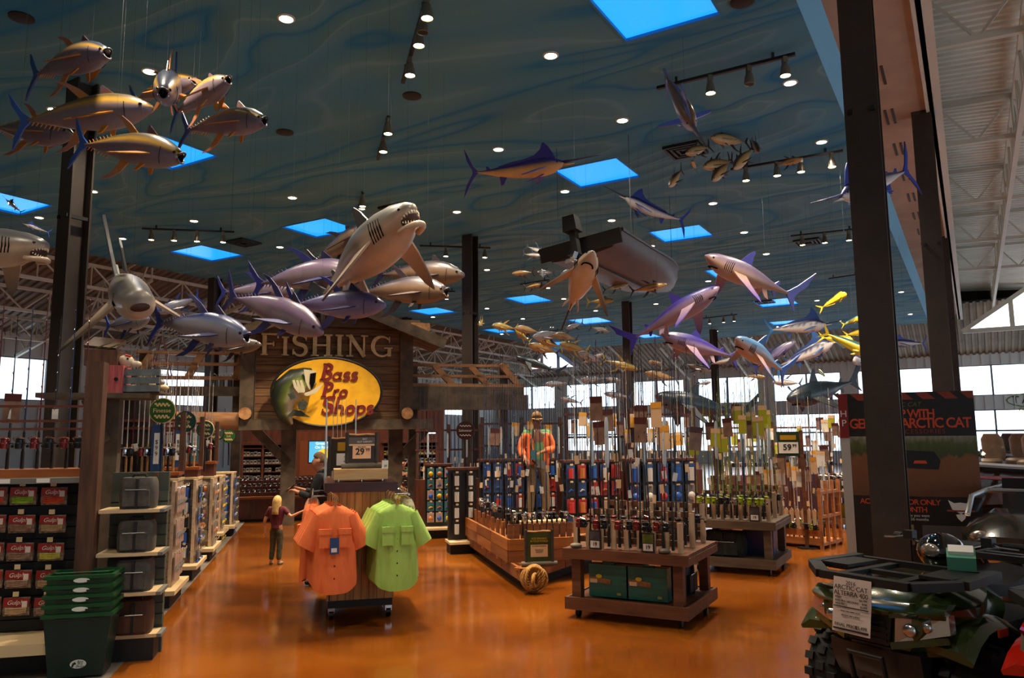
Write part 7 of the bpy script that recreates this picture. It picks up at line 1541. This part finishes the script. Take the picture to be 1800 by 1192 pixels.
# ================================================================ quad bikes
M_tyre = mat('black_rubber', '101011', '18181a', rough=.75, scale=20); M_plk = mat('black_plastic', '17181a', '101113', rough=.45, scale=10, bump=.05); M_lens = mat('headlight_glass', 'b8aca0', rough=.08, metal=.75); M_gloss = mat('gloss_black', '08090a', rough=.06, coat=1)
def lathe_y(prof, n, c):
    m = MB(); m.lathe(prof, n, c, Matrix.Rotation(R_(90), 3, 'X')); return m
def quad_bike(label, loc, rz, body, group):
    t = thing('quad_bike', label, 'quad bike', loc, rz, group)
    # local: x forward, y left, z up; origin under the front bumper tip
    def sect(x, hw, zt_, ze, zb, hb): return [Vector((x, y, z)) for y, z in ((-hb, zb), (-hw, ze - .06), (-hw, ze), (-hw * .6, zt_), (0, zt_ + .012), (hw * .6, zt_), (hw, ze), (hw, ze - .06), (hb, zb), (0, zb))]
    m = MB(); m.loft([sect(-.02, .33, .84, .8, .62, .24), sect(-.12, .42, .9, .86, .58, .27), sect(-.35, .5, .94, .88, .6, .25), sect(-.62, .4, .97, .9, .62, .22), sect(-.9, .26, .96, .88, .62, .2), sect(-1.15, .24, .86, .78, .6, .2)]); part('body_shell', m, body, t, 1)
    m = MB(); m.loft([[Vector((-1.0, y, z)) for y, z in ((-.16, .82), (-.17, .9), (0, .93), (.17, .9), (.16, .82))], [Vector((-1.3, y, z)) for y, z in ((-.2, .78), (-.2, .86), (0, .89), (.2, .86), (.2, .78))], [Vector((-1.7, y, z)) for y, z in ((-.2, .82), (-.2, .92), (0, .95), (.2, .92), (.2, .82))]]); part('seat', m, M_plk, t, 1)
    # nose: grille, bezels, lamps, skid
    m = MB(); m.prism([(-.13, .63), (.13, .63), (.16, .8), (-.16, .8)], lambda u, v, s: Vector((s, u, v)), -.06, .012); part('grille', m, M_plk, t)
    for k in range(4): m = MB(); m.box((.016, 0, .66 + .035 * k), (.012, .25, .012)); part('grille_bar', m, M_black, t)
    for sg in (-1, 1):
        lp = [(.0, sg * .17, .655), (.0, sg * .185, .815), (-.1, sg * .45, .85), (-.09, sg * .46, .745)]
        m = MB(); m.add([Vector(p) + Vector((.012, 0, 0)) for p in lp] + [Vector(p) - Vector((.05, 0, 0)) for p in lp], [(0, 1, 2, 3), (7, 6, 5, 4), (0, 4, 5, 1), (1, 5, 6, 2), (2, 6, 7, 3), (3, 7, 4, 0)]); hl_ = part('headlight', m, M_lens, t)
        m = MB(); m.ball((.0, sg * .26, .745), .045, 10, 7, (.5, 1, .9)); part('lamp_bulb', m, M_chrome, hl_, 2); m = MB(); m.ball((-.04, sg * .34, .77), .035, 10, 7, (.5, 1, .9)); part('lamp_bulb', m, M_chrome, hl_, 2)
        m = MB(); m.beam((.02, sg * .15, .64), (-.1, sg * .44, .71), .03, .04); part('bezel', m, body, t)
        m = MB(); m.beam((.015, sg * .15, .815), (-.09, sg * .42, .845), .04, .025); part('brow', m, body, t)
        m = MB(); m.add([(-.02, sg * .14, .64), (-.1, sg * .44, .7), (-.14, sg * .38, .6), (-.05, sg * .16, .56), (-.12, sg * .14, .64), (-.2, sg * .44, .7), (-.24, sg * .38, .6), (-.15, sg * .16, .56)], [(0, 1, 2, 3), (4, 7, 6, 5), (0, 4, 5, 1), (1, 5, 6, 2), (2, 6, 7, 3), (3, 7, 4, 0)]); part('lower_cheek', m, body, t)
        # front fender and reflector
        for xw, z0 in ((-.42, .32), (-1.68, .32)):
            rings = []
            for k in range(9):
                q = R_(38 + 130 * k / 8); r = .42; cx, cz = xw + r * math.cos(q), z0 + r * math.sin(q) + .06
                rings.append([Vector((cx, sg * .28, cz + .03)), Vector((cx, sg * .5, cz + .02)), Vector((cx, sg * .575, cz - .03)), Vector((cx, sg * .565, cz - .05)), Vector((cx, sg * .28, cz - .0))])
            m = MB(); m.loft(rings); fd = part('fender', m, body, t, 1)
        m = MB(); m.box((-.42, sg * .578, .74), (.1, .012, .045)); part('reflector', m, mat('orange_reflector', 'b03818', rough=.2), t)
        m = MB(); m.tube([(-.38 , sg * .3, .72), (-.4, sg * .34, .36)], .022, 8); sh_ = part('shock_absorber', m, M_chrome, t, 1)
        m = MB(); m.tube([(-.38 + .035 * math.cos(j * .9), sg * (.3 + .0013 * j) + .035 * math.sin(j * .9), .7 - .0075 * j) for j in range(44)], .009, 5); part('spring', m, M_white, sh_, 2)
        m = MB(); m.tube([(-.3, sg * .1, .42), (-.42, sg * .4, .34)], .018, 6); m.tube([(-.52, sg * .1, .42), (-.42, sg * .4, .34)], .018, 6); part('suspension_arm', m, M_dk, t)
        m = MB(); m.b2((-1.4, sg * .2, .36), (-.75, sg * .52, .4)); part('footwell', m, M_plk, t)
        for xw in (-.42, -1.68):
            c = (xw, sg * .45, .315)
            m = lathe_y([(.15, -.13), (.24, -.135), (.3, -.11), (.315, -.06), (.315, .06), (.3, .11), (.24, .135), (.15, .13)], 28, c); wh = part('tyre', m, M_tyre, t, 1)
            m = MB()
            for k in range(20):
                q = 2 * math.pi * k / 20; Mx = Matrix.Rotation(-q, 3, 'Y')
                for yy, of in ((-.085, 0), (0, .16), (.085, 0)):
                    Mq = Matrix.Rotation(-(q + of), 3, 'Y'); m.box(Vector(c) + Mq @ Vector((.318, yy, 0)), (.03, .06, .05), Mq)
            part('tread', m, M_tyre, wh)
            m = lathe_y([(.02, -.07), (.1, -.075), (.155, -.12), (.16, -.12), (.16, .12), (.155, .12), (.1, .075), (.02, .07)], 20, c); part('rim', m, mat('dark_alloy', '2c3038', rough=.3, metal=.8), wh, 1)
            m = MB(); m.tube([(xw, sg * .38, .315), (xw, sg * .1, .38)], .02, 6); part('axle', m, M_dk, wh)
    m = MB(); m.add([(.0, -.13, .62), (.0, .13, .62), (-.1, .16, .34), (-.1, -.16, .34), (-.1, -.13, .62), (-.1, .13, .62), (-.25, .16, .34), (-.25, -.16, .34)], [(0, 1, 2, 3), (7, 6, 5, 4), (0, 4, 5, 1), (1, 5, 6, 2), (2, 6, 7, 3), (3, 7, 4, 0)]); part('skid_plate', m, M_plk, t)
    m = MB(); m.loft([[Vector((.02 - .5 * y * y, y, .8 + .12 * y * y)), Vector((.05 - .5 * y * y, y, .835 + .12 * y * y)), Vector((-.02 - .5 * y * y, y, .885 + .1 * y * y)), Vector((-.1 - .5 * y * y, y, .88 + .1 * y * y))] for y in [-.44 + .088 * k for k in range(11)]]); part('hood_lip', m, body, t, 1)
    m = MB(); m.loft([[Vector((-.12, y, .36)), Vector((-.02 - .3 * y * y, y, .48)), Vector((-.0 - .3 * y * y, y, .6)), Vector((-.15, y, .62))] for y in [-.3 + .06 * k for k in range(11)]]); part('front_bumper', m, M_plk, t, 1)
    m = MB(); m.tube([(.02, -.11, .4), (.06, -.11, .56), (.06, .11, .56), (.02, .11, .4)], .018, 8); part('bumper_bar', m, M_plk, t, 1)
    m = MB(); m.tube([(.04, -.03, .42), (.08, 0, .41), (.04, .03, .42)], .01, 6); part('tow_hook', m, M_chrome, t, 1)
    m = MB(); m.b2((-1.9, -.2, .38), (-.3, .2, .62)); part('engine_block', m, M_black, t)
    # racks
    for x0, x1, zr, nm in ((-.02, -.62, 1.0, 'front_rack'), (-1.45, -2.05, 1.0, 'rear_rack')):
        xf = x0 if nm == 'front_rack' else x1; xb = x1 if nm == 'front_rack' else x0
        m = MB()
        m.beam((xf + (.04 if nm == 'front_rack' else -.04), -.3, zr), (xf + (.04 if nm == 'front_rack' else -.04), .3, zr), .07, .05)
        for sg in (-1, 1): m.beam((xf + (.04 if nm == 'front_rack' else -.04), sg * .3, zr), ((xf * .75 + xb * .25), sg * .5, zr + .02), .08, .05); m.beam(((xf * .75 + xb * .25), sg * .5, zr + .02), (xb, sg * .46, zr + .03), .08, .05); m.beam((xf, sg * .2, zr), (xb, sg * .18, zr + .01), .06, .03)
        m.beam((xb, -.46, zr + .02), (xb, .46, zr + .02), .05, .04); m.beam(((x0 + x1) / 2, -.48, zr), ((x0 + x1) / 2, .48, zr), .06, .03); rk_ = part(nm, m, M_plk, t)
        for sg in (-1, 1): q = MB(); q.box(((x0 + x1) / 2 - .02, sg * .34, zr + .035), (.34, .2, .02)); part('rack_panel', q, M_plk, rk_); q = MB(); q.beam(((x0 + x1) / 2, sg * .2, zr - .02), ((x0 + x1) / 2 - .05, sg * .16, .86), .03); part('rack_stay', q, M_dk, rk_)
    # handlebar and pod
    m = MB(); m.tube([(-.95, -.1, .95), (-.92, -.14, 1.12), (-.95, -.3, 1.17), (-1.04, -.42, 1.16)], .013, 8); m.tube([(-.95, .1, .95), (-.92, .14, 1.12), (-.95, .3, 1.17), (-1.04, .42, 1.16)], .013, 8); m.tube([(-.92, -.14, 1.12), (-.92, .14, 1.12)], .013, 8); hb_ = part('handlebar', m, M_dk, t, 1)
    for sg in (-1, 1):
        m = MB(); m.tube([(-.98, sg * .34, 1.167), (-1.05, sg * .44, 1.16)], .02, 8); part('grip', m, M_tyre, hb_, 1); m = MB(); m.tube([(-.95, sg * .29, 1.17), (-.9, sg * .36, 1.16), (-.94, sg * .46, 1.15)], .007, 6); part('lever', m, M_chrome, hb_, 1); m = MB(); m.box((-.95, sg * .27, 1.18), (.06, .07, .06)); part('switch_box', m, M_plk, hb_)
    m = MB(); m.ball((-.86, 0, 1.1), .15, 16, 10, (.9, 1.05, .85)); part('instrument_pod', m, M_gloss, t, 2)
    m = MB(); m.ball((-.73, 0, 1.12), .055, 10, 7, (.5, 1.2, .8)); part('pod_lamp', m, M_lens, t, 2)
    m = MB(); m.tube([(-.85, 0, .9), (-.88, 0, 1.05)], .05, 10); part('steering_column', m, M_plk, t, 1)
    return t
AZR = R_(58); fv = Vector((-math.sin(AZR), -math.cos(AZR), 0)); lv = Vector((-fv.y, fv.x, 0)); rzq = math.atan2(fv.y, fv.x)
Q0 = P(1525, 1060, 4.95); Q0.z = 0
M_qg = mat('dark_green_gloss', '2b3a1a', '222e15', rough=.18, coat=.6, scale=2); M_qk = mat('black_green_gloss', '141a14', rough=.18, coat=.6); M_qr = mat('bright_red_gloss', 'b01c10', rough=.15, coat=.6)
quad_bike('dark green quad bike with price sheet on its front rack', Q0, rzq, M_qg, 'quad bikes on the showroom floor')
quad_bike('black green quad bike parked behind the one with the price sheet', Q0 - fv * 2.55 + lv * .25, rzq, M_qk, 'quad bikes on the showroom floor')
quad_bike('bright red quad bike parked beside the one with the price sheet', Q0 + lv * 1.28 - fv * .02, rzq, M_qr, 'quad bikes on the showroom floor')
# price sheet hanging over the front rack
QM = Matrix.Translation(Q0) @ Matrix.Rotation(rzq, 4, 'Z')
ps = thing('price_sheet', 'white printed price sheet hanging from the green quad front rack', 'price sheet'); ps.matrix_world = QM @ Matrix.Translation((.068, -.05, 1.005)) @ Matrix.Rotation(R_(90), 4, 'Z') @ Matrix.Rotation(R_(-5), 4, 'X')
M_sheet = mat('white_sheet', 'c8b4ac', rough=.6)
m = MB(); m.loft([[Vector((-.13, 0, 0)), Vector((.13, 0, 0)), Vector((.13, .002, 0)), Vector((-.13, .002, 0))], [Vector((-.13, -.008, -.15)), Vector((.13, -.004, -.15)), Vector((.13, -.002, -.15)), Vector((-.13, -.006, -.15))], [Vector((-.135, -.012, -.33)), Vector((.13, -.02, -.33)), Vector((.13, -.018, -.33)), Vector((-.135, -.01, -.33))]]); sh = part('sheet', m, M_sheet, ps)
for tx, sz, x, z, al in (('2016', .034, 0, -.03, 'CENTER'), ('ARCTIC CAT', .04, 0, -.06, 'CENTER'), ('ALTERRA 400', .04, 0, -.095, 'CENTER'), ('MSRP', .019, -.11, -.122, 'LEFT'), ('$6,199', .019, .11, -.122, 'RIGHT'), ('BASS PRO DISCOUNT', .017, -.11, -.142, 'LEFT'), ('$700', .017, .11, -.142, 'RIGHT'), ('SALE PRICE', .017, -.11, -.16, 'LEFT'), ('$5,499', .017, .11, -.16, 'RIGHT'), ('PLUS TAX AND TITLE', .014, 0, -.2, 'CENTER'), ('FREIGHT INCLUDED', .014, 0, -.225, 'CENTER'), ('FINAL PRICE', .028, -.11, -.285, 'LEFT'), ('$5,499', .028, .11, -.285, 'RIGHT')):
    put_text(sh, tx, sz, x, -.016 if z > -.2 else -.022, z, M_ink, 'printed_line', align=al)
for z in (-.175, -.31): m = MB(); m.b2((-.12, -.018 if z > -.2 else -.024, z - .004), (.12, -.0165 if z > -.2 else -.02, z + .002 if z > -.2 else z + .006)); part('rule_line', m, M_ink, sh)
o = thing('leaflet_holder', 'green white leaflet box standing on the green quad tank', 'leaflet box'); o.matrix_world = QM @ Matrix.Translation((-.55, .3, 1.06)) @ Matrix.Rotation(.5, 4, 'Z')
m = MB(); m.box((0, 0, .05), (.1, .16, .1), Matrix.Rotation(.5, 3, 'Y')); part('box', m, mat('pale_green_card', '5a9a7c', rough=.4), o); m = MB(); m.box((.01, 0, .1), (.07, .14, .05), Matrix.Rotation(.5, 3, 'Y')); part('leaflets', m, M_tagw, o)
# ================================================================ banner stand
bc = P(1608, 850, 10.6); bz = R_(-24); t = thing('banner_stand', 'tall dark banner stand with orange accessory lettering behind the brown column', 'banner', (bc.x, bc.y, 0), bz)
BW, BH = 1.55, 2.47
m = MB(); m.b2((-BW / 2, 0, .0), (BW / 2, .12, BH)); part('panel_box', m, mat('banner_black', '17130f', rough=.45), t)
m = MB(); m.b2((-BW / 2 - .12, -.01, 0), (-BW / 2, .14, BH)); sp2 = part('side_panel', m, mat('white_panel', 'a8a49c', rough=.5), t); m = MB(); m.b2((-BW / 2 - .121, -.016, BH - .62), (-BW / 2 + .0, -.01, BH)); part('red_head', m, mat('banner_red', '7a1812', rough=.5), sp2); put_text(sp2, 'H\nP', .13, -BW / 2 - .06, -.02, BH - .35, M_tagw)
M_bo = mat('orange_ink', 'c84414', rough=.5)
for k in range(6): m = MB(); x = -BW / 2 + .02 + .27 * k; m.prism([(x + .12, BH - .1), (x + .27, BH - .1), (x + .17, BH - .005), (x + .02, BH - .005)][::1], lambda u, v, s: Vector((min(u, BW / 2), s, v)), -.006, 0); part('hazard_stripe', m, mat('dull_orange_ink', '8a3014', rough=.5), t)
put_text(t, 'ARCTIC CAT', .085, -.1, -.004, 2.3, mat('green_ink', '5a6a20', rough=.5), shear=.2); put_text(t, 'GEAR UP WITH', .14, -.12, -.004, 2.17, M_bo, offset=.003, space=.85, ysc=1.15); put_text(t, 'GENUINE ARCTIC CAT', .165, -.02, -.004, 2.04, M_bo, offset=.003, space=.85, ysc=1.15); put_text(t, 'ACCESSORIES', .085, .1, -.004, 1.93, mat('dull_orange_ink', '8a3014'), space=1.25)
def pic_mat():
    m = bpy.data.materials.new('field_picture'); m.use_nodes = True; nt = m.node_tree; b = nt.nodes['Principled BSDF']; tc = nt.nodes.new('ShaderNodeTexCoord'); sx = nt.nodes.new('ShaderNodeSeparateXYZ'); nz = nt.nodes.new('ShaderNodeTexNoise'); nz.inputs['Scale'].default_value = 9; nz.inputs['Detail'].default_value = 6
    mp = nt.nodes.new('ShaderNodeMapping'); mp.inputs['Scale'].default_value = (2, 1, .6); nt.links.new(tc.outputs['Object'], mp.inputs[0]); nt.links.new(mp.outputs[0], nz.inputs[0]); nt.links.new(tc.outputs['Object'], sx.inputs[0])
    ma = nt.nodes.new('ShaderNodeMath'); ma.operation = 'MULTIPLY_ADD'; ma.inputs[1].default_value = .3; nt.links.new(nz.outputs[0], ma.inputs[0]); nt.links.new(sx.outputs[2], ma.inputs[2])
    cr = nt.nodes.new('ShaderNodeValToRGB'); e = cr.color_ramp.elements; e[0].position = .0; e[0].color = hx('5a3820'); e[1].position = 1; e[1].color = hx('8a8478')
    for ps_, c in ((.35, '6e4424'), (.62, '7a4c2c'), (.68, '38401c'), (.85, '4c5424')): k = e.new(ps_); k.color = hx(c)
    mr = nt.nodes.new('ShaderNodeMapRange'); mr.inputs[1].default_value = 1.2; mr.inputs[2].default_value = 2.05; nt.links.new(ma.outputs[0], mr.inputs[0]); nt.links.new(mr.outputs[0], cr.inputs[0]); nt.links.new(cr.outputs[0], b.inputs['Base Color']); b.inputs['Roughness'].default_value = .45; return m
m = MB(); m.b2((-BW / 2, -.006, 1.06), (BW / 2, 0, 1.87)); pic = part('field_picture', m, pic_mat(), t)
m = MB(); m.prism([(-.15, 1.44), (.3, 1.42), (.33, 1.54), (.26, 1.66), (-.1, 1.68), (-.2, 1.56)], xz, -.009, -.006); part('pictured_vehicle', m, M_black, pic); m = MB(); m.prism([(.0, 1.5), (.17, 1.5), (.15, 1.54), (.02, 1.54)], xz, -.012, -.009); part('vehicle_badge', m, M_bo, pic)
put_text(t, 'ACCESSORIES FOR ONLY\nPRICE A MONTH', .1, -.2, -.004, .93, M_bo, offset=.001, space=.85); put_text(t, 'on accessories you want\nfinanced for 36 months', .05, -.1, -.004, .78, M_tagw)
for sg in (-1, 1): m = MB(); m.prism([(.52, .84), (.52 + sg * .1, .9), (.52 + sg * .14, 1.02), (.52 + sg * .07, .98), (.52, .99)], xz, -.006, 0); em = part('emblem_half', m, M_tagw, t); m = MB(); m.prism([(.52, .74), (.52 + sg * .04, .78), (.52 + sg * .06, .83), (.52, .84)], xz, -.006, 0); part('emblem_chin', m, M_tagw, em)
m = MB(); m.b2((.36, -.008, .87), (.68, -.002, .89)); part('emblem_bar', m, mat('dull_orange_ink', '8a3014'), t)
m = MB(); m.b2((-.5, -.008, .42), (-.05, 0, .68)); part('base_picture', m, mat('tan_picture', '8a8468', '6a5c3c', rough=.5, scale=4), t); m = MB(); m.b2((.05, -.008, .42), (.6, 0, .68)); part('base_picture', m, mat('grey_base_picture', '4a4844', rough=.5), t)
# ================================================================ boats beyond
M_bseat = mat('brown_vinyl', '6a5446', '584438', rough=.45, scale=6); M_gel = mat('silver_gelcoat', '8a8c8e', rough=.3); M_gelr = mat('red_stripe', '8a1c18', rough=.3)
def showboat(label, loc, rz, L=5.0):
    t = thing('runabout_boat', label, 'boat', loc, rz, 'boats in the showroom'); rings = []
    for i in range(11):
        u = i / 10; b_ = 1.05 * (1 - max(0, (u - .55) / .45) ** 2.4) + .02; rings.append([Vector((u * L, s * b_ * k, z + .25 * u * u * (z > .6))) for s, k, z in ((-1, 1, 1.12), (-1, 1, .8), (-1, .8, .5), (0, 0, .42), (1, .8, .5), (1, 1, .8), (1, 1, 1.12))])
    m = MB(); m.loft(rings); part('hull', m, M_gloss, t, 1)
    for k in (0, 6): m = MB(); m.tube([r[k] + Vector((0, 0, .0)) for r in rings], .05, 6); part('gunwale', m, M_gel, t, 1); m = MB(); m.tube([r[1 if k == 0 else 5] * 1.0 + Vector((0, .015 * (1 if k else -1), .08)) for r in rings], .045, 5); part('hull_stripe', m, M_gelr, t)
    m = MB(); m.b2((.4, -.9, .95), (3.6, .9, 1.0)); part('deck', m, M_gel, t)
    def seat(x, y, ry):
        s = thing('boat_seat', 'brown vinyl boat seat on the runabout deck', 'seat'); 
        m = MB(); m.loft([[Vector((.27 * math.cos(q) * k, .27 * math.sin(q) * k, z)) for q in [2 * math.pi * j / 14 for j in range(14)]] for z, k in ((0, .85), (.06, 1), (.15, 1), (.2, .8))]); part('cushion', m, M_bseat, s, 1)
        m = MB(); m.loft([[Vector((-.2 + .07 * math.sin(q) + .1 * z, .27 * k * math.cos(q), .15 + z * .6)) for q in [2 * math.pi * j / 14 for j in range(14)]] for z, k in ((0, .8), (.3, 1), (.8, .95), (1, .6))]); part('backrest', m, M_bseat, s, 1)
        m = MB(); m.tube([(0, 0, -.14), (0, 0, 0)], .06, 10); part('pedestal', m, M_chrome, s)
        s['group'] = 'brown seats of the boats'; s.matrix_world = Matrix.Translation(loc) @ Matrix.Rotation(rz, 4, 'Z') @ Matrix.Translation((x, y, 1.14)) @ Matrix.Rotation(ry, 4, 'Z')
    for x, y in ((1.0, .45), (1.0, -.45), (2.0, .45), (2.0, -.45)): seat(x, y, 0)
    m = MB(); m.box((2.75, -.45, 1.2), (.3, .5, .4), top=(.7, .9)); part('console', m, M_gel, t); m = MB(); m.tube([(2.55 + .05 * math.sin(q), -.45 + .16 * math.cos(q), 1.42 + .15 * math.sin(q)) for q in [2 * math.pi * j / 16 for j in range(17)]], .014, 6); part('steering_wheel', m, M_black, t)
    m = MB(); m.add([(2.9, -.85, 1.2), (3.1, 0, 1.2), (2.9, .85, 1.2), (2.7, .8, 1.6), (2.85, 0, 1.62), (2.7, -.8, 1.6)], [(0, 1, 4, 5), (1, 2, 3, 4)]); part('windshield', m, M_glass, t)
    for x in (.8, 3.4): m = MB(); m.b2((x, -.8, 0), (x + .12, .8, .5)); part('trailer_bunk', m, M_dk, t)
bp_ = P(1735, 870, 15.5); showboat('black runabout boat with brown seats beyond the banner stand', (bp_.x + 3.2, bp_.y + 2.2, 0), R_(205))
bp_ = P(1760, 850, 22); showboat('black runabout boat with brown seats under the far window wall', (bp_.x + 4, bp_.y + 3, 0), R_(200))
# side by side vehicle
ub = P(1775, 960, 8.0); ub.z = 0; t = thing('side_by_side', 'side by side off road vehicle with silver pillars behind the quads', 'off road vehicle', (ub.x + .9, ub.y + .9, 0), rzq + .2)
m = MB(); m.loft([[Vector((x, y * w_, z * h_ + zo)) for y, z in ((-1, 0), (-1, .7), (-.6, 1), (.6, 1), (1, .7), (1, 0))] for x, w_, h_, zo in ((.9, .4, .25, .55), (.6, .6, .42, .5), (.0, .68, .58, .45), (-.15, .68, .55, .45))]); part('hood', m, M_qk, t, 1)
m = MB(); m.b2((-1.9, -.68, .4), (-.1, .68, .6)); part('floor_pan', m, M_plk, t); m = MB(); m.b2((-2.3, -.66, .55), (-1.3, .66, .95)); part('cargo_bed', m, M_qk, t)
M_pil = mat('silver_pillar', 'b0b4b8', rough=.25, metal=.8)
for sg in (-1, 1): m = MB(); m.tube([(.15, sg * .66, .95), (-.05, sg * .66, 1.15), (-.5, sg * .62, 1.2), (-1.3, sg * .62, 1.22), (-1.5, sg * .66, .9)], .032, 8); part('roll_bar', m, M_pil, t, 1)
m = MB(); m.tube([(-.5, -.62, 1.2), (-.5, .62, 1.2)], .03, 8); m.tube([(-1.3, -.62, 1.22), (-1.3, .62, 1.22)], .03, 8); part('cross_bar', m, M_pil, t, 1)
m = MB(); m.add([(.12, -.62, .98), (.12, .62, .98), (-.46, .58, 1.19), (-.46, -.58, 1.19)], [(0, 1, 2, 3)]); part('windshield', m, M_glass, t)
for sg in (-1, 1):
    m = MB(); m.loft([[Vector((-.75 + .22 * math.cos(q) * k, sg * .33 + .26 * math.sin(q) * k, z)) for q in [2 * math.pi * j / 12 for j in range(12)]] for z, k in ((.6, .9), (.75, 1), (.8, .8))]); part('seat_cushion', m, M_plk, t, 1); m = MB(); m.box((-1.02, sg * .33, 1.05), (.14, .48, .55), Matrix.Rotation(-.15, 3, 'Y')); part('seat_back', m, M_plk, t)
    for xw in (.45, -1.75): m = lathe_y([(.15, -.12), (.3, -.13), (.34, -.08), (.34, .08), (.3, .13), (.15, .12)], 24, (xw, sg * .68, .34)); wq = part('tyre', m, M_tyre, t, 1); m = lathe_y([(.02, -.08), (.155, -.1), (.155, .1), (.02, .08)], 16, (xw, sg * .68, .34)); part('rim', m, MATS['dark_alloy'], wq, 1)
    m = MB(); m.ball((.8, sg * .36, .78), .09, 10, 7, (.5, 1.2, .7)); part('headlight', m, M_lens, t, 2)
# store lettering on the far wall
wp = B(54.36, 1.75, 4.05); t = thing('wall_lettering', 'dark boat brand lettering with green oval on the far white wall', 'sign', B(54.38, 3.3, 3.72), RZB)
put_text(t, 'TAHOE', .62, 0, -.02, .1, M_ink, space=1.35); m = MB(); m.tube([(1.5 * math.cos(a), -.03, .1 + .42 * math.sin(a)) for a in [2 * math.pi * k / 32 for k in range(33)]], .025, 5); part('green_oval', m, mat('olive_green', '5a7a2c', rough=.5), t); put_text(t, 'Family Sport', .3, -.2, -.02, -.45, mat('olive_green', '5a7a2c'), shear=.3)
# gable windows
def gable(o, ux, W, H, label):
    WN[0] += 1; x = Vector(ux); nn = Vector((0, 0, 1)).cross(x); r = MB(); hw = W / 2
    for a, b in (((-hw, 0), (hw, 0)), ((-hw, 0), (0, H)), ((0, H), (hw, 0)), ((-.15 * W, 0), (-.15 * W, H * .7)), ((.15 * W, 0), (.15 * W, H * .7))): r.beam((a[0], 0, a[1]), (b[0], 0, b[1]), .22, .22)
    f = part('window_%d' % WN[0], r, M_truss); f['kind'] = 'structure'; f['label'] = label; f.matrix_world = Matrix.Translation(o) @ Matrix((x, nn, (0, 0, 1))).transposed().to_4x4()
    pm = MB(); pm.prism([(-hw, 0), (hw, 0), (0, H)], xz, -.02, .02); part('pane', pm, mat('daylit_pane', 'f4f8ff', emit=1.6), f)
gable(B(47.7, 3.1, 7.35), BN, 6.5, 2.2, 'bright triangular gable window above the boats'); gable(P(968, 650, 52), BN, 4.2, 1.5, 'bright triangular gable window beyond the loft')

# canoe bow and little derrick behind the plank shelf
cb = P(236, 642, 9.6); t = thing('canoe_bow', 'dark canoe bow standing upright behind the creel', 'canoe', (cb.x, cb.y, 1.5), RZD)
m = MB(); m.loft([[Vector((.17 * k * math.cos(q) + off, .1 * k * math.sin(q), z)) for q in [2 * math.pi * j / 14 for j in range(14)]] for z, k, off in ((0, 1.1, .12), (.5, 1.25, .1), (.95, 1.1, .06), (1.2, .7, .0), (1.34, .3, -.06), (1.42, .06, -.12))]); part('hull', m, mat('dark_canoe', '2a1c14', '16100c', rough=.5, scale=4), t, 1)
m = MB(); m.tube([(.12 - .19, -.02, 0), (-.1, -.02, .5), (-.12, -.02, .95), (-.13, -.02, 1.2), (-.14, -.02, 1.44)], .018, 6); part('stem_band', m, M_tanlog, t, 1)
dk = HL(285, 640); t = thing('toy_derrick', 'little rust red lattice tower on the loft behind the green signs', 'model tower', HC + DN * dk.x + DS * .8 + Vector((0, 0, HL(285, 667).z)), RZD)
H_ = HL(285, 592).z - HL(285, 667).z
for sx in (-1, 1):
    for sy in (-1, 1): m = MB(); m.tube([(sx * .22, sy * .22, 0), (sx * .02, sy * .02, H_)], .014, 5); part('leg', m, M_rail, t)
for k in range(5):
    z = H_ * (k + .5) / 5.5; r = .22 - .2 * z / H_; m = MB()
    m.tube([(-r, -r, z), (r, -r, z), (r, r, z), (-r, r, z), (-r, -r, z)], .009, 4); part('tie', m, M_rail, t)
bpy.data.scenes.remove(TMP)
